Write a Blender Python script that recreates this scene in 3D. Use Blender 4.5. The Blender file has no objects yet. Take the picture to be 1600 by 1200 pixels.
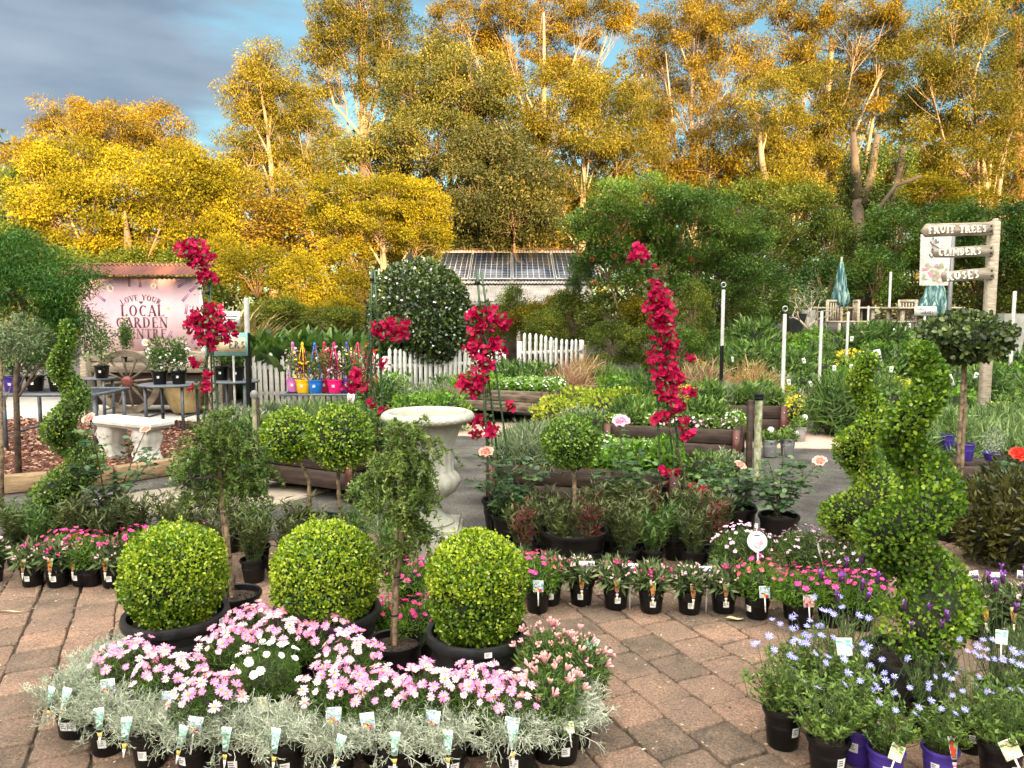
import bpy, math, random
import numpy as np
from math import radians as R, sin, cos, pi
from mathutils import Vector, Matrix, Euler

SC = bpy.context.scene
COL = SC.collection
F = 1202.0; PITCH = R(5.33); EYE = 1.6

# ---------------------------------------------------------------- camera
cam = bpy.data.cameras.new('camera'); camo = bpy.data.objects.new('camera', cam); COL.objects.link(camo)
cam.sensor_width = 36; cam.lens = F / 1600 * 36; cam.clip_start = 0.05; cam.clip_end = 600
camo.location = (0, 0, EYE); camo.rotation_euler = (pi / 2 - PITCH, 0, 0)
SC.camera = camo
SC.render.resolution_x = 1024; SC.render.resolution_y = 768
SC.view_settings.view_transform = 'Standard'; SC.view_settings.look = 'None'
SC.view_settings.exposure = 3.0; SC.view_settings.gamma = 1
SC.view_settings.use_curve_mapping = False
SC.cycles.max_bounces = 6; SC.cycles.transparent_max_bounces = 6
SC.cycles.use_denoising = True

SKYMUL = (0.150, 0.205, 0.205, 1)
# ---------------------------------------------------------------- sun and sky: low evening sun behind the viewer
SUN_EL = R(9.0); SUN_AZ = R(-20)       # azimuth of the light's travel direction, measured from +Y
sun = bpy.data.lights.new('sun', 'SUN'); suno = bpy.data.objects.new('sun', sun); COL.objects.link(suno)
sun.energy = 2.9; sun.angle = R(0.6); sun.color = (1.0, 0.71, 0.34)
d = Vector((sin(SUN_AZ) * cos(SUN_EL), cos(SUN_AZ) * cos(SUN_EL), -sin(SUN_EL)))
suno.rotation_euler = d.to_track_quat('-Z', 'Y').to_euler(); suno.location = (5, -40, 20)

W = bpy.data.worlds.new('World'); SC.world = W; W.use_nodes = True
nt = W.node_tree; nt.nodes.clear()
def N(tree, kind, **kw):
    n = tree.nodes.new(kind)
    for k, v in kw.items():
        if k.startswith('_'): n.inputs[k[1:].replace('_', ' ')].default_value = v
        else: setattr(n, k, v)
    return n
sky = N(nt, 'ShaderNodeTexSky', sky_type='NISHITA', sun_disc=False)
sky.sun_elevation = SUN_EL; sky.sun_rotation = pi + SUN_AZ; sky.air_density = 1.0; sky.dust_density = 0.6; sky.ozone_density = 1.0
bgs = N(nt, 'ShaderNodeBackground'); bgs.inputs[1].default_value = 0.15
tc = N(nt, 'ShaderNodeTexCoord')
mp = N(nt, 'ShaderNodeMapping'); mp.inputs['Scale'].default_value = (1.5, 1.5, 6.0); mp.inputs['Location'].default_value = (0.3, 0.0, 0.2)
nz = N(nt, 'ShaderNodeTexNoise', _Scale=1.6, _Detail=7.0, _Roughness=0.52)
sep = N(nt, 'ShaderNodeSeparateXYZ')
L = nt.links.new
L(tc.outputs['Generated'], mp.inputs[0]); L(mp.outputs[0], nz.inputs['Vector']); L(tc.outputs['Generated'], sep.inputs[0])
def M2(tree, op, a, b=None, c=None):
    m = tree.nodes.new('ShaderNodeMath'); m.operation = op
    for i, v in enumerate((a, b, c)):
        if v is None: continue
        if isinstance(v, (int, float)): m.inputs[i].default_value = v
        else: tree.links.new(v, m.inputs[i])
    return m.outputs[0]
# cloud bank: thick to the upper left, thinning to the right and towards the horizon
m1 = M2(nt, 'MULTIPLY', sep.outputs['X'], -1.5)
m2 = M2(nt, 'MULTIPLY', sep.outputs['Z'], 2.6)
m3 = M2(nt, 'ADD', m1, m2)
m4 = M2(nt, 'MULTIPLY_ADD', nz.outputs['Fac'], 1.5, m3)
mr = N(nt, 'ShaderNodeMapRange'); mr.interpolation_type = 'SMOOTHSTEP'
mr.inputs['From Min'].default_value = 1.62; mr.inputs['From Max'].default_value = 1.98
L(m4, mr.inputs['Value'])
nz2 = N(nt, 'ShaderNodeTexNoise', _Scale=3.5, _Detail=6.0, _Roughness=0.5); L(mp.outputs[0], nz2.inputs['Vector'])
cr = N(nt, 'ShaderNodeValToRGB')
cr.color_ramp.elements[0].position = 0.32; cr.color_ramp.elements[0].color = (0.22, 0.30, 0.40, 1)
cr.color_ramp.elements[1].position = 0.72; cr.color_ramp.elements[1].color = (0.37, 0.46, 0.56, 1)
L(nz2.outputs['Fac'], cr.inputs[0])
# unseen cloud overhead and behind the viewer, added bright and warm as ambient fill
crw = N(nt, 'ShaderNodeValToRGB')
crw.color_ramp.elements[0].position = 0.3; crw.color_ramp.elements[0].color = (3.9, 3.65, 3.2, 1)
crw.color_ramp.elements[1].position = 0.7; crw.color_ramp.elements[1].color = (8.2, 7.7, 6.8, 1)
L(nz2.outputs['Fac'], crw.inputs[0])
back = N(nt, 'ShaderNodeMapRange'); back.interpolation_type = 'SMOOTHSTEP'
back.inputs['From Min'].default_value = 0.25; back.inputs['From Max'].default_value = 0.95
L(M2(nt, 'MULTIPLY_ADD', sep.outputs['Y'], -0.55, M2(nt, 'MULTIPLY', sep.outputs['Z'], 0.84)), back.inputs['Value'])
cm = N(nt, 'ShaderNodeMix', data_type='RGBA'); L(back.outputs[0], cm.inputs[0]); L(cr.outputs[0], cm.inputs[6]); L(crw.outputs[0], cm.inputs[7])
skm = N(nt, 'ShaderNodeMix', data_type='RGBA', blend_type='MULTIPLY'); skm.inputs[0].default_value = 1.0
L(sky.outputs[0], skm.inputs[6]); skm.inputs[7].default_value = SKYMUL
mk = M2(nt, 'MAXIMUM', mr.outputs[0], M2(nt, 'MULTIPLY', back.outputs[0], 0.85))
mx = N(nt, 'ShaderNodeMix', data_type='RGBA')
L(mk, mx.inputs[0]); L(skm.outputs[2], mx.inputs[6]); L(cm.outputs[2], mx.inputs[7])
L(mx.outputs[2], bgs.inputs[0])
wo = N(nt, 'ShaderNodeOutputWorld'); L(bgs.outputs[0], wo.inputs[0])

# ---------------------------------------------------------------- projection helpers
def ray(px, py):
    u = (px - 800) / F; v = (600 - py) / F
    return Vector((u, cos(PITCH) + v * sin(PITCH), -sin(PITCH) + v * cos(PITCH)))
def at(px, py, Y):
    r = ray(px, py); t = Y / r.y
    return Vector((r.x * t, Y, EYE + r.z * t))
def G(px, py, z=0.0):
    r = ray(px, py); t = (z - EYE) / r.z
    return Vector((r.x * t, r.y * t, z))
def ss(a, b, x):
    t = min(1, max(0, (x - a) / (b - a))); return t * t * (3 - 2 * t)
def hgt(x, y):
    return 0.95 * ss(10.5, 17, y) * ss(1.0, 5.0, x) + 0.25 * ss(16, 30, y)

# ---------------------------------------------------------------- mesh builder
class MB:
    def __init__(s): s.V = []; s.Fc = []; s.n = 0; s.A = []
    def add(s, v, f, m=0, a=0.5):
        v = np.asarray(v, float).reshape(-1, 3)
        if len(v) == 0: return s
        fs = f if isinstance(f, list) and len(f) and isinstance(f[0], np.ndarray) else None
        if fs is None:
            by = {}
            for q in f: by.setdefault(len(q), []).append(q)
            fs = [np.array(x, int) for x in by.values()]
        for q in fs: s.Fc.append((q + s.n, m))
        s.A.append(np.full(len(v), a) if np.isscalar(a) else np.asarray(a, float))
        s.V.append(v); s.n += len(v); return s
    def merge(s, o, M=None, m_off=0):
        for (q, m) in o.Fc: s.Fc.append((q + s.n, m + m_off))
        v = np.concatenate(o.V)
        if M is not None:
            M = np.array(M); v = v @ M[:3, :3].T + M[:3, 3]
        s.V.append(v); s.A.append(np.concatenate(o.A)); s.n += len(v); return s
    def build(s, name, mats, parent=None, smooth=False, loc=None, rot=None):
        me = bpy.data.meshes.new(name)
        v = np.concatenate(s.V).astype(np.float32)
        me.vertices.add(len(v)); me.vertices.foreach_set('co', v.ravel())
        loops = np.concatenate([q.ravel() for q, _ in s.Fc]).astype(np.int32)
        cnt = np.concatenate([np.full(len(q), q.shape[1]) for q, _ in s.Fc]).astype(np.int32)
        mi = np.concatenate([np.full(len(q), m) for q, m in s.Fc]).astype(np.int32)
        me.loops.add(len(loops)); me.loops.foreach_set('vertex_index', loops)
        me.polygons.add(len(cnt))
        st = np.concatenate([[0], np.cumsum(cnt)[:-1]]).astype(np.int32)
        me.polygons.foreach_set('loop_start', st); me.polygons.foreach_set('loop_total', cnt)
        me.polygons.foreach_set('material_index', mi)
        if smooth is True: me.polygons.foreach_set('use_smooth', np.ones(len(cnt), bool))
        a = me.attributes.new('v', 'FLOAT', 'POINT'); a.data.foreach_set('value', np.concatenate(s.A).astype(np.float32))
        me.update(calc_edges=True); me.validate()
        for m in (mats if isinstance(mats, (list, tuple)) else [mats]): me.materials.append(m)
        if smooth == 'auto':
            me.polygons.foreach_set('use_smooth', np.ones(len(cnt), bool)); me.set_sharp_from_angle(angle=R(38))
        return link(name, me, parent, loc, rot)

def link(name, me, parent=None, loc=None, rot=None, scale=None):
    o = bpy.data.objects.new(name, me); COL.objects.link(o)
    if parent is not None: o.parent = parent
    if loc is not None: o.location = loc
    if rot is not None: o.rotation_euler = rot
    if scale is not None: o.scale = (scale,) * 3 if np.isscalar(scale) else scale
    return o
def tag(o, label=None, cat=None, group=None, kind=None):
    if label: o['label'] = label
    if cat: o['category'] = cat
    if group: o['group'] = group
    if kind: o['kind'] = kind
    return o
def thing(name, loc=(0, 0, 0), rz=0, label=None, cat=None, group=None):
    return tag(link(name, None, None, loc, (0, 0, rz)), label, cat, group)
KIDS = {}
def kids(o): return o.children
def dup(root, loc=None, rz=None, label=None, group=None, scale=None):
    def rec(o, parent):
        c = o.copy(); COL.objects.link(c)
        if parent is not None: c.parent = parent; c.matrix_parent_inverse = o.matrix_parent_inverse
        for ch in o.children: rec(ch, c)
        return c
    r = rec(root, None)
    if loc is not None: r.location = loc
    if rz is not None: r.rotation_euler = (0, 0, rz)
    if scale is not None: r.scale = (scale,) * 3 if np.isscalar(scale) else scale
    if label: r['label'] = label
    if group: r['group'] = group
    return r
class Pool:
    """first call moves the prototype itself, later calls copy it"""
    def __init__(s, proto): s.p = proto; s.used = False
    def put(s, loc, rz=0, label=None, group=None, scale=None):
        if s.used: return dup(s.p, loc, rz, label, group, scale)
        s.used = True; o = s.p; o.location = loc; o.rotation_euler = (0, 0, rz)
        if label: o['label'] = label
        if group: o['group'] = group
        if scale is not None: o.scale = (scale,) * 3 if np.isscalar(scale) else scale
        return o
ORD = ['first', 'second', 'third', 'fourth', 'fifth', 'sixth', 'seventh', 'eighth', 'ninth', 'tenth', 'eleventh', 'twelfth', 'thirteenth', 'fourteenth', 'fifteenth', 'sixteenth', 'seventeenth', 'eighteenth', 'nineteenth', 'twentieth', 'twenty-first', 'twenty-second', 'twenty-third', 'twenty-fourth']

# ---------------------------------------------------------------- primitive shapes
def rotz(v, a):
    c, s = cos(a), sin(a); v = np.asarray(v, float)
    return np.stack([v[:, 0] * c - v[:, 1] * s, v[:, 0] * s + v[:, 1] * c, v[:, 2]], 1)
def rotm(rx, ry, rz): return np.array(Euler((rx, ry, rz)).to_matrix())
def box(mb, c, s, rot=(0, 0, 0), b=0.0, m=0, a=0.5):
    """box with chamfered edges: centre c, full size s"""
    h = np.array(s, float) / 2; b = min(b, min(h) * 0.6)
    if b <= 0:
        v = np.array([[x, y, z] for x in (-1, 1) for y in (-1, 1) for z in (-1, 1)], float) * h
        f = [(0, 1, 3, 2), (4, 6, 7, 5), (0, 4, 5, 1), (2, 3, 7, 6), (0, 2, 6, 4), (1, 5, 7, 3)]
    else:
        v = []; idx = {}
        for x in (-1, 1):
            for y in (-1, 1):
                for z in (-1, 1):
                    for k in range(3):
                        q = np.array([x, y, z], float) * (h - b); q[k] = (x, y, z)[k] * h[k]
                        idx[(x, y, z, k)] = len(v); v.append(q)
        f = []
        for k in range(3):
            for sgn in (-1, 1):
                i, j = [t for t in range(3) if t != k]; q = []
                for (p, r) in ((-1, -1), (1, -1), (1, 1), (-1, 1)):
                    s3 = [0, 0, 0]; s3[k] = sgn; s3[i] = p; s3[j] = r; q.append(idx[(*s3, k)])
                f.append(tuple(q))
        for k in range(3):
            i, j = [t for t in range(3) if t != k]
            for p in (-1, 1):
                for r in (-1, 1):
                    s1 = [0, 0, 0]; s2 = [0, 0, 0]; s1[k] = -1; s2[k] = 1
                    s1[i] = s2[i] = p; s1[j] = s2[j] = r
                    f.append((idx[(*s1, i)], idx[(*s2, i)], idx[(*s2, j)], idx[(*s1, j)]))
        for x in (-1, 1):
            for y in (-1, 1):
                for z in (-1, 1): f.append(tuple(idx[(x, y, z, k)] for k in range(3)))
        v = np.array(v)
    g = []
    for q in f:
        p = v[list(q)]; n = np.cross(p[1] - p[0], p[2] - p[0])
        g.append(q if np.dot(n, p.mean(0)) > 0 else tuple(reversed(q)))
    v = v @ rotm(*rot).T + np.array(c, float)
    mb.add(v, g, m, a); return mb
def tube(mb, pts, rad, n=6, m=0, a=0.5, cap=True):
    P = np.array([tuple(p) for p in pts], float); k = len(P)
    rad = np.full(k, rad) if np.isscalar(rad) else np.array(rad, float)
    T = np.gradient(P, axis=0); T /= np.linalg.norm(T, axis=1)[:, None] + 1e-9
    ref = np.array([0, 0, 1.0]) if abs(T[0][2]) < 0.9 else np.array([1.0, 0, 0])
    U = []; u = np.cross(T[0], ref); u /= np.linalg.norm(u)
    for i in range(k):
        u = u - T[i] * np.dot(u, T[i]); u /= np.linalg.norm(u) + 1e-9; U.append(u.copy())
    U = np.array(U); Wv = np.cross(T, U)
    an = np.linspace(0, 2 * pi, n, endpoint=False)
    V = (P[:, None, :] + rad[:, None, None] * (np.cos(an)[None, :, None] * U[:, None, :] + np.sin(an)[None, :, None] * Wv[:, None, :])).reshape(-1, 3)
    i = np.arange(k - 1)[:, None] * n; j = np.arange(n)[None, :]; j2 = (j + 1) % n
    q = np.stack([i + j, i + j2, i + n + j2, i + n + j], -1).reshape(-1, 4)
    fs = [q]
    if cap and n > 2: fs += [np.arange(n)[::-1].reshape(1, -1), (np.arange(n) + (k - 1) * n).reshape(1, -1)]
    mb.add(V, fs, m, a); return mb
def lathe(mb, prof, n=32, c=(0, 0, 0), m=0, a=0.5, f=None, close=False):
    P = np.array(prof, float); k = len(P); an = np.linspace(0, 2 * pi, n, endpoint=False)
    rr = P[:, 0][:, None] * np.ones(n)[None, :]; zz = P[:, 1][:, None] * np.ones(n)[None, :]
    if f is not None: rr = rr * f(an[None, :], P[:, 1][:, None])
    V = np.stack([rr * np.cos(an), rr * np.sin(an), zz], -1).reshape(-1, 3) + np.array(c, float)
    i = np.arange(k - 1)[:, None] * n; j = np.arange(n)[None, :]; j2 = (j + 1) % n
    q = np.stack([i + j, i + j2, i + n + j2, i + n + j], -1).reshape(-1, 4)
    fs = [q]
    if close: fs += [np.arange(n)[::-1].reshape(1, -1), (np.arange(n) + (k - 1) * n).reshape(1, -1)]
    mb.add(V, fs, m, a); return mb
def rnd(seed): return np.random.default_rng(abs(int(seed)))
def unit(v): return v / (np.linalg.norm(v, axis=-1, keepdims=True) + 1e-9)
def rdir(r, n): return unit(r.normal(size=(n, 3)))
# leaf templates: verts (length, width, lift), faces
LF = {
 'round': (np.array([(0, 0, 0), (.3, .24, .04), (.75, .30, .03), (1, 0, -.03), (.75, -.30, .03), (.3, -.24, .04)]), np.array([(0, 3, 2, 1), (0, 5, 4, 3)])),
 'lance': (np.array([(0, 0, 0), (.4, .13, .04), (1, 0, -.06), (.4, -.13, .04)]), np.array([(0, 2, 1), (0, 3, 2)])),
 'wide': (np.array([(0, 0, 0), (.45, .27, .05), (1, 0, -.08), (.45, -.27, .05)]), np.array([(0, 2, 1), (0, 3, 2)])),
 'needle': (np.array([(0, .05, 0), (0, -.05, 0), (1, 0, 0)]), np.array([(0, 1, 2)])),
 'strap': (np.array([(0, .03, 0), (0, -.03, 0), (.5, .04, .10), (.5, -.04, .10), (.85, .03, .02), (.85, -.03, .02), (1, 0, -.08)]), None),
 'tri': (np.array([(0, 0, 0), (.5, .3, 0), (1, 0, 0), (.5, -.3, 0)]), np.array([(0, 3, 2, 1)])),
}
def leafset(mb, P, D, Nn, Ln, kind='wide', w=1.0, a=None, m=0, r=None):
    T, Fq = LF[kind]; n = len(P)
    if n == 0: return
    D = unit(np.asarray(D)); Y = unit(np.cross(Nn, D)); Z = np.cross(D, Y)
    Ln = np.full(n, Ln) if np.isscalar(Ln) else Ln
    V = P[:, None, :] + Ln[:, None, None] * (T[None, :, 0, None] * D[:, None, :] + w * T[None, :, 1, None] * Y[:, None, :] + T[None, :, 2, None] * Z[:, None, :])
    k = len(T)
    if kind == 'strap':
        q1 = np.array([(0, 1, 3, 2), (2, 3, 5, 4)]); q2 = np.array([(4, 5, 6)])
        off = (np.arange(n) * k)[:, None, None]
        fs = [(off + q1).reshape(-1, 4), (off + q2).reshape(-1, 3)]
    else:
        off = (np.arange(n) * k)[:, None, None]; fs = [(off + Fq).reshape(-1, Fq.shape[1])]
    if a is None: a = (r or rnd(n)).random(n)
    mb.add(V.reshape(-1, 3), fs, m, np.repeat(a, k))

# ---------------------------------------------------------------- materials
MATS = {}
def newmat(name):
    m = bpy.data.materials.new(name); m.use_nodes = True; m.node_tree.nodes.clear(); return m
def mat(name, col, rough=0.6, var=0.12, scale=8.0, bump=0.0, bscale=60.0, col2=None, metal=0.0, spec=0.5, stretch=None, lo=0.35, hi=0.65, coords='Object', use_v=0.0, trans=0.0):
    if name in MATS: return MATS[name]
    m = newmat(name); t = m.node_tree; Lk = t.links.new
    p = N(t, 'ShaderNodeBsdfPrincipled'); o = N(t, 'ShaderNodeOutputMaterial')
    p.inputs['Roughness'].default_value = rough; p.inputs['Metallic'].default_value = metal
    p.inputs['Specular IOR Level'].default_value = spec
    if trans: p.inputs['Transmission Weight'].default_value = trans
    tcn = N(t, 'ShaderNodeTexCoord'); mpn = N(t, 'ShaderNodeMapping'); Lk(tcn.outputs[coords], mpn.inputs[0])
    if stretch: mpn.inputs['Scale'].default_value = stretch
    nz = N(t, 'ShaderNodeTexNoise', _Scale=scale, _Detail=6.0, _Roughness=0.6); Lk(mpn.outputs[0], nz.inputs['Vector'])
    cr = N(t, 'ShaderNodeValToRGB')
    c2 = col2 or tuple(min(1, c * (1 + var * 2)) for c in col); c1 = col if col2 else tuple(c * (1 - var * 2) for c in col)
    cr.color_ramp.elements[0].position = lo; cr.color_ramp.elements[0].color = (*c1, 1)
    cr.color_ramp.elements[1].position = hi; cr.color_ramp.elements[1].color = (*c2, 1)
    if use_v:
        at_ = N(t, 'ShaderNodeAttribute'); at_.attribute_name = 'v'
        s = M2(t, 'MULTIPLY_ADD', at_.outputs['Fac'], use_v, nz.outputs['Fac']); s = M2(t, 'SUBTRACT', s, use_v / 2)
        Lk(s, cr.inputs[0])
    else: Lk(nz.outputs['Fac'], cr.inputs[0])
    Lk(cr.outputs[0], p.inputs['Base Color'])
    if bump:
        nb = N(t, 'ShaderNodeTexNoise', _Scale=bscale, _Detail=5.0); Lk(mpn.outputs[0], nb.inputs['Vector'])
        bp = N(t, 'ShaderNodeBump'); bp.inputs['Strength'].default_value = bump; bp.inputs['Distance'].default_value = 0.01
        Lk(nb.outputs['Fac'], bp.inputs['Height']); Lk(bp.outputs[0], p.inputs['Normal'])
    Lk(p.outputs[0], o.inputs[0]); MATS[name] = m; return m
def leafmat(name, c1, c2, c3=None, rough=0.5, tr=0.35, clump=2.0, spec=0.4, amt=0.5):
    """leaf colour runs c1..c2(..c3) by each leaf's own value and by a clump noise"""
    if name in MATS: return MATS[name]
    m = newmat(name); t = m.node_tree; Lk = t.links.new
    a = N(t, 'ShaderNodeAttribute'); a.attribute_name = 'v'
    tcn = N(t, 'ShaderNodeTexCoord'); nz = N(t, 'ShaderNodeTexNoise', _Scale=clump, _Detail=2.0); Lk(tcn.outputs['Object'], nz.inputs['Vector'])
    oi = N(t, 'ShaderNodeObjectInfo')
    s = M2(t, 'MULTIPLY', a.outputs['Fac'], 1 - amt)
    k = M2(t, 'MULTIPLY_ADD', nz.outputs['Fac'], amt * 2.0, -amt * 0.5); s = M2(t, 'ADD', s, k)
    k = M2(t, 'MULTIPLY_ADD', oi.outputs['Random'], 0.16, -0.08); s = M2(t, 'ADD', s, k)
    cr = N(t, 'ShaderNodeValToRGB')
    cr.color_ramp.elements[0].position = 0.1; cr.color_ramp.elements[0].color = (*c1, 1)
    cr.color_ramp.elements[1].position = 0.85; cr.color_ramp.elements[1].color = (*(c3 or c2), 1)
    if c3:
        e = cr.color_ramp.elements.new(0.5); e.color = (*c2, 1)
    Lk(s, cr.inputs[0])
    p = N(t, 'ShaderNodeBsdfPrincipled'); p.inputs['Roughness'].default_value = rough; p.inputs['Specular IOR Level'].default_value = spec
    Lk(cr.outputs[0], p.inputs['Base Color'])
    o = N(t, 'ShaderNodeOutputMaterial')
    if tr:
        tl = N(t, 'ShaderNodeBsdfTranslucent'); Lk(cr.outputs[0], tl.inputs[0])
        mxs = N(t, 'ShaderNodeMixShader'); mxs.inputs[0].default_value = tr
        Lk(p.outputs[0], mxs.inputs[1]); Lk(tl.outputs[0], mxs.inputs[2]); Lk(mxs.outputs[0], o.inputs[0])
    else: Lk(p.outputs[0], o.inputs[0])
    MATS[name] = m; return m
def flat(name, col, rough=0.6, **k): return mat(name, col, rough, var=0.06, scale=15, **k)

m_black = mat('black_plastic', (0.0045, 0.0045, 0.005), 0.38, 0.2, 20, spec=0.35)
m_rim = mat('dark_grey_plastic', (0.016, 0.0165, 0.018), 0.42, 0.25, 14, bump=0.1, bscale=80)
m_purple = flat('purple_plastic', (0.055, 0.03, 0.26), 0.4)
m_soil = mat('potting_soil', (0.035, 0.022, 0.014), 0.95, 0.4, 60, bump=1.0, bscale=140)
m_bark = mat('pale_bark', (0.20, 0.14, 0.085), 0.85, 0.35, 30, bump=0.6, bscale=90)
m_barkd = mat('brown_bark', (0.11, 0.075, 0.05), 0.85, 0.35, 25, bump=0.6, bscale=90)
m_stemg = mat('green_stem', (0.07, 0.11, 0.035), 0.6, 0.2, 20)
m_white = mat('white_paint', (0.40, 0.39, 0.35), 0.6, 0.2, 7, col2=(0.68, 0.67, 0.63), lo=.25, hi=.55)
m_paper = flat('white_label', (0.80, 0.80, 0.80), 0.5)
m_ink = flat('label_print', (0.10, 0.10, 0.11), 0.6)
# ================================================================ the ground
def paved():
    """individual concrete pavers with rounded edges, laid in offset courses running away from the viewer"""
    r = rnd(5); mb = MB(); A = R(24); lw, ll, gp = 0.205, 0.228, 0.0085
    row = -24
    for i in range(-26, 46):
        off = (i % 2) * ll * 0.5 + r.normal() * 0.01
        for j in range(-26, 46):
            cx = i * lw; cy = j * ll + off
            x = cx * cos(A) - cy * sin(A); y = cx * sin(A) + cy * cos(A) + 0.0
            x += 0.0; yy = y + 2.0
            if not (-4.6 < x < 4.6 and 1.2 < yy < 5.35): continue
            hw, hl = (lw - gp) / 2, (ll - gp) / 2
            jit = r.normal(size=(4, 2)) * 0.0035; z0 = r.normal() * 0.0012
            ring = []
            cor = np.array([(-hw, -hl), (hw, -hl), (hw, hl), (-hw, hl)]) + jit
            # octagonal-ish outline with softened corners and slightly ragged edges
            pts = []
            for k in range(4):
                p = cor[k]; pn = cor[(k + 1) % 4]; pp = cor[k - 1]
                pts.append(p + (pp - p) * 0.07); pts.append(p + (pn - p) * 0.07)
                for tt in (0.3, 0.5, 0.7): pts.append(p + (pn - p) * tt + r.normal(size=2) * 0.0022)
            pts = np.array(pts); c = pts.mean(0); n = len(pts)
            tilt = r.normal(size=2) * 0.006
            def lay(sc, z):
                q = c + (pts - c) * sc
                return np.column_stack([q, z + z0 + (q - c) @ tilt])
            V = np.concatenate([lay(1.0, -0.02), lay(1.0, 0.0), lay(0.975, 0.0045), lay(0.95, 0.006)])
            V = rotz(V, A); ox = cx * cos(A) - cy * sin(A); oy = cx * sin(A) + cy * cos(A) + 2.0
            V[:, 0] += ox; V[:, 1] += oy; V[:, 2] += 0.006
            jn = np.arange(n); fs = []
            for l in range(3): fs.append(np.stack([l * n + jn, l * n + (jn + 1) % n, (l + 1) * n + (jn + 1) % n, (l + 1) * n + jn], 1))
            fs.append((3 * n + jn).reshape(1, -1))
            mb.add(V, fs, 0, r.random())
    m = newmat('concrete_paver'); t = m.node_tree; Lk = t.links.new
    a = N(t, 'ShaderNodeAttribute'); a.attribute_name = 'v'
    tcn = N(t, 'ShaderNodeTexCoord')
    n1 = N(t, 'ShaderNodeTexNoise', _Scale=5.0, _Detail=8.0, _Roughness=0.75); Lk(tcn.outputs['Object'], n1.inputs['Vector'])
    n2 = N(t, 'ShaderNodeTexNoise', _Scale=95.0, _Detail=6.0, _Roughness=0.85); Lk(tcn.outputs['Object'], n2.inputs['Vector'])
    n3 = N(t, 'ShaderNodeTexNoise', _Scale=0.9, _Detail=3.0); Lk(tcn.outputs['Object'], n3.inputs['Vector'])
    s = M2(t, 'MULTIPLY_ADD', a.outputs['Fac'], 0.30, n1.outputs['Fac']); s = M2(t, 'MULTIPLY_ADD', n3.outputs['Fac'], 0.65, s)
    s = M2(t, 'SUBTRACT', s, 0.50)
    cr = N(t, 'ShaderNodeValToRGB'); e = cr.color_ramp.elements
    e[0].position = 0.22; e[0].color = (0.090, 0.068, 0.050, 1); e[1].position = 0.85; e[1].color = (0.39, 0.235, 0.16, 1)
    for p_, c_ in ((0.4, (0.165, 0.118, 0.086)), (0.62, (0.255, 0.165, 0.118))):
        q = e.new(p_); q.color = (*c_, 1)
    Lk(s, cr.inputs[0])
    # pale aggregate specks and dark pits
    cs = N(t, 'ShaderNodeValToRGB'); cs.color_ramp.elements[0].position = 0.38; cs.color_ramp.elements[0].color = (0.22, 0.20, 0.18, 1)
    cs.color_ramp.elements[1].position = 0.64; cs.color_ramp.elements[1].color = (1.95, 1.9, 1.85, 1); Lk(n2.outputs['Fac'], cs.inputs[0])
    mu = N(t, 'ShaderNodeMix', data_type='RGBA', blend_type='MULTIPLY'); mu.inputs[0].default_value = 0.8
    Lk(cr.outputs[0], mu.inputs[6]); Lk(cs.outputs[0], mu.inputs[7])
    p = N(t, 'ShaderNodeBsdfPrincipled'); p.inputs['Roughness'].default_value = 0.8; Lk(mu.outputs[2], p.inputs['Base Color'])
    bp = N(t, 'ShaderNodeBump'); bp.inputs['Strength'].default_value = 1.0; bp.inputs['Distance'].default_value = 0.008
    Lk(n2.outputs['Fac'], bp.inputs['Height']); Lk(bp.outputs[0], p.inputs['Normal'])
    o = N(t, 'ShaderNodeOutputMaterial'); Lk(p.outputs[0], o.inputs[0])
    tag(mb.build('paving', m), kind='structure')
paved()
m_joint = mat('joint_grit', (0.030, 0.022, 0.015), 0.95, 0.5, 12, bump=0.6, col2=(0.075, 0.06, 0.035))
mb = MB(); box(mb, (0, 3.3, -0.0415), (9.4, 4.3, 0.075)); tag(mb.build('paving_bed', m_joint), kind='structure')

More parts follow.
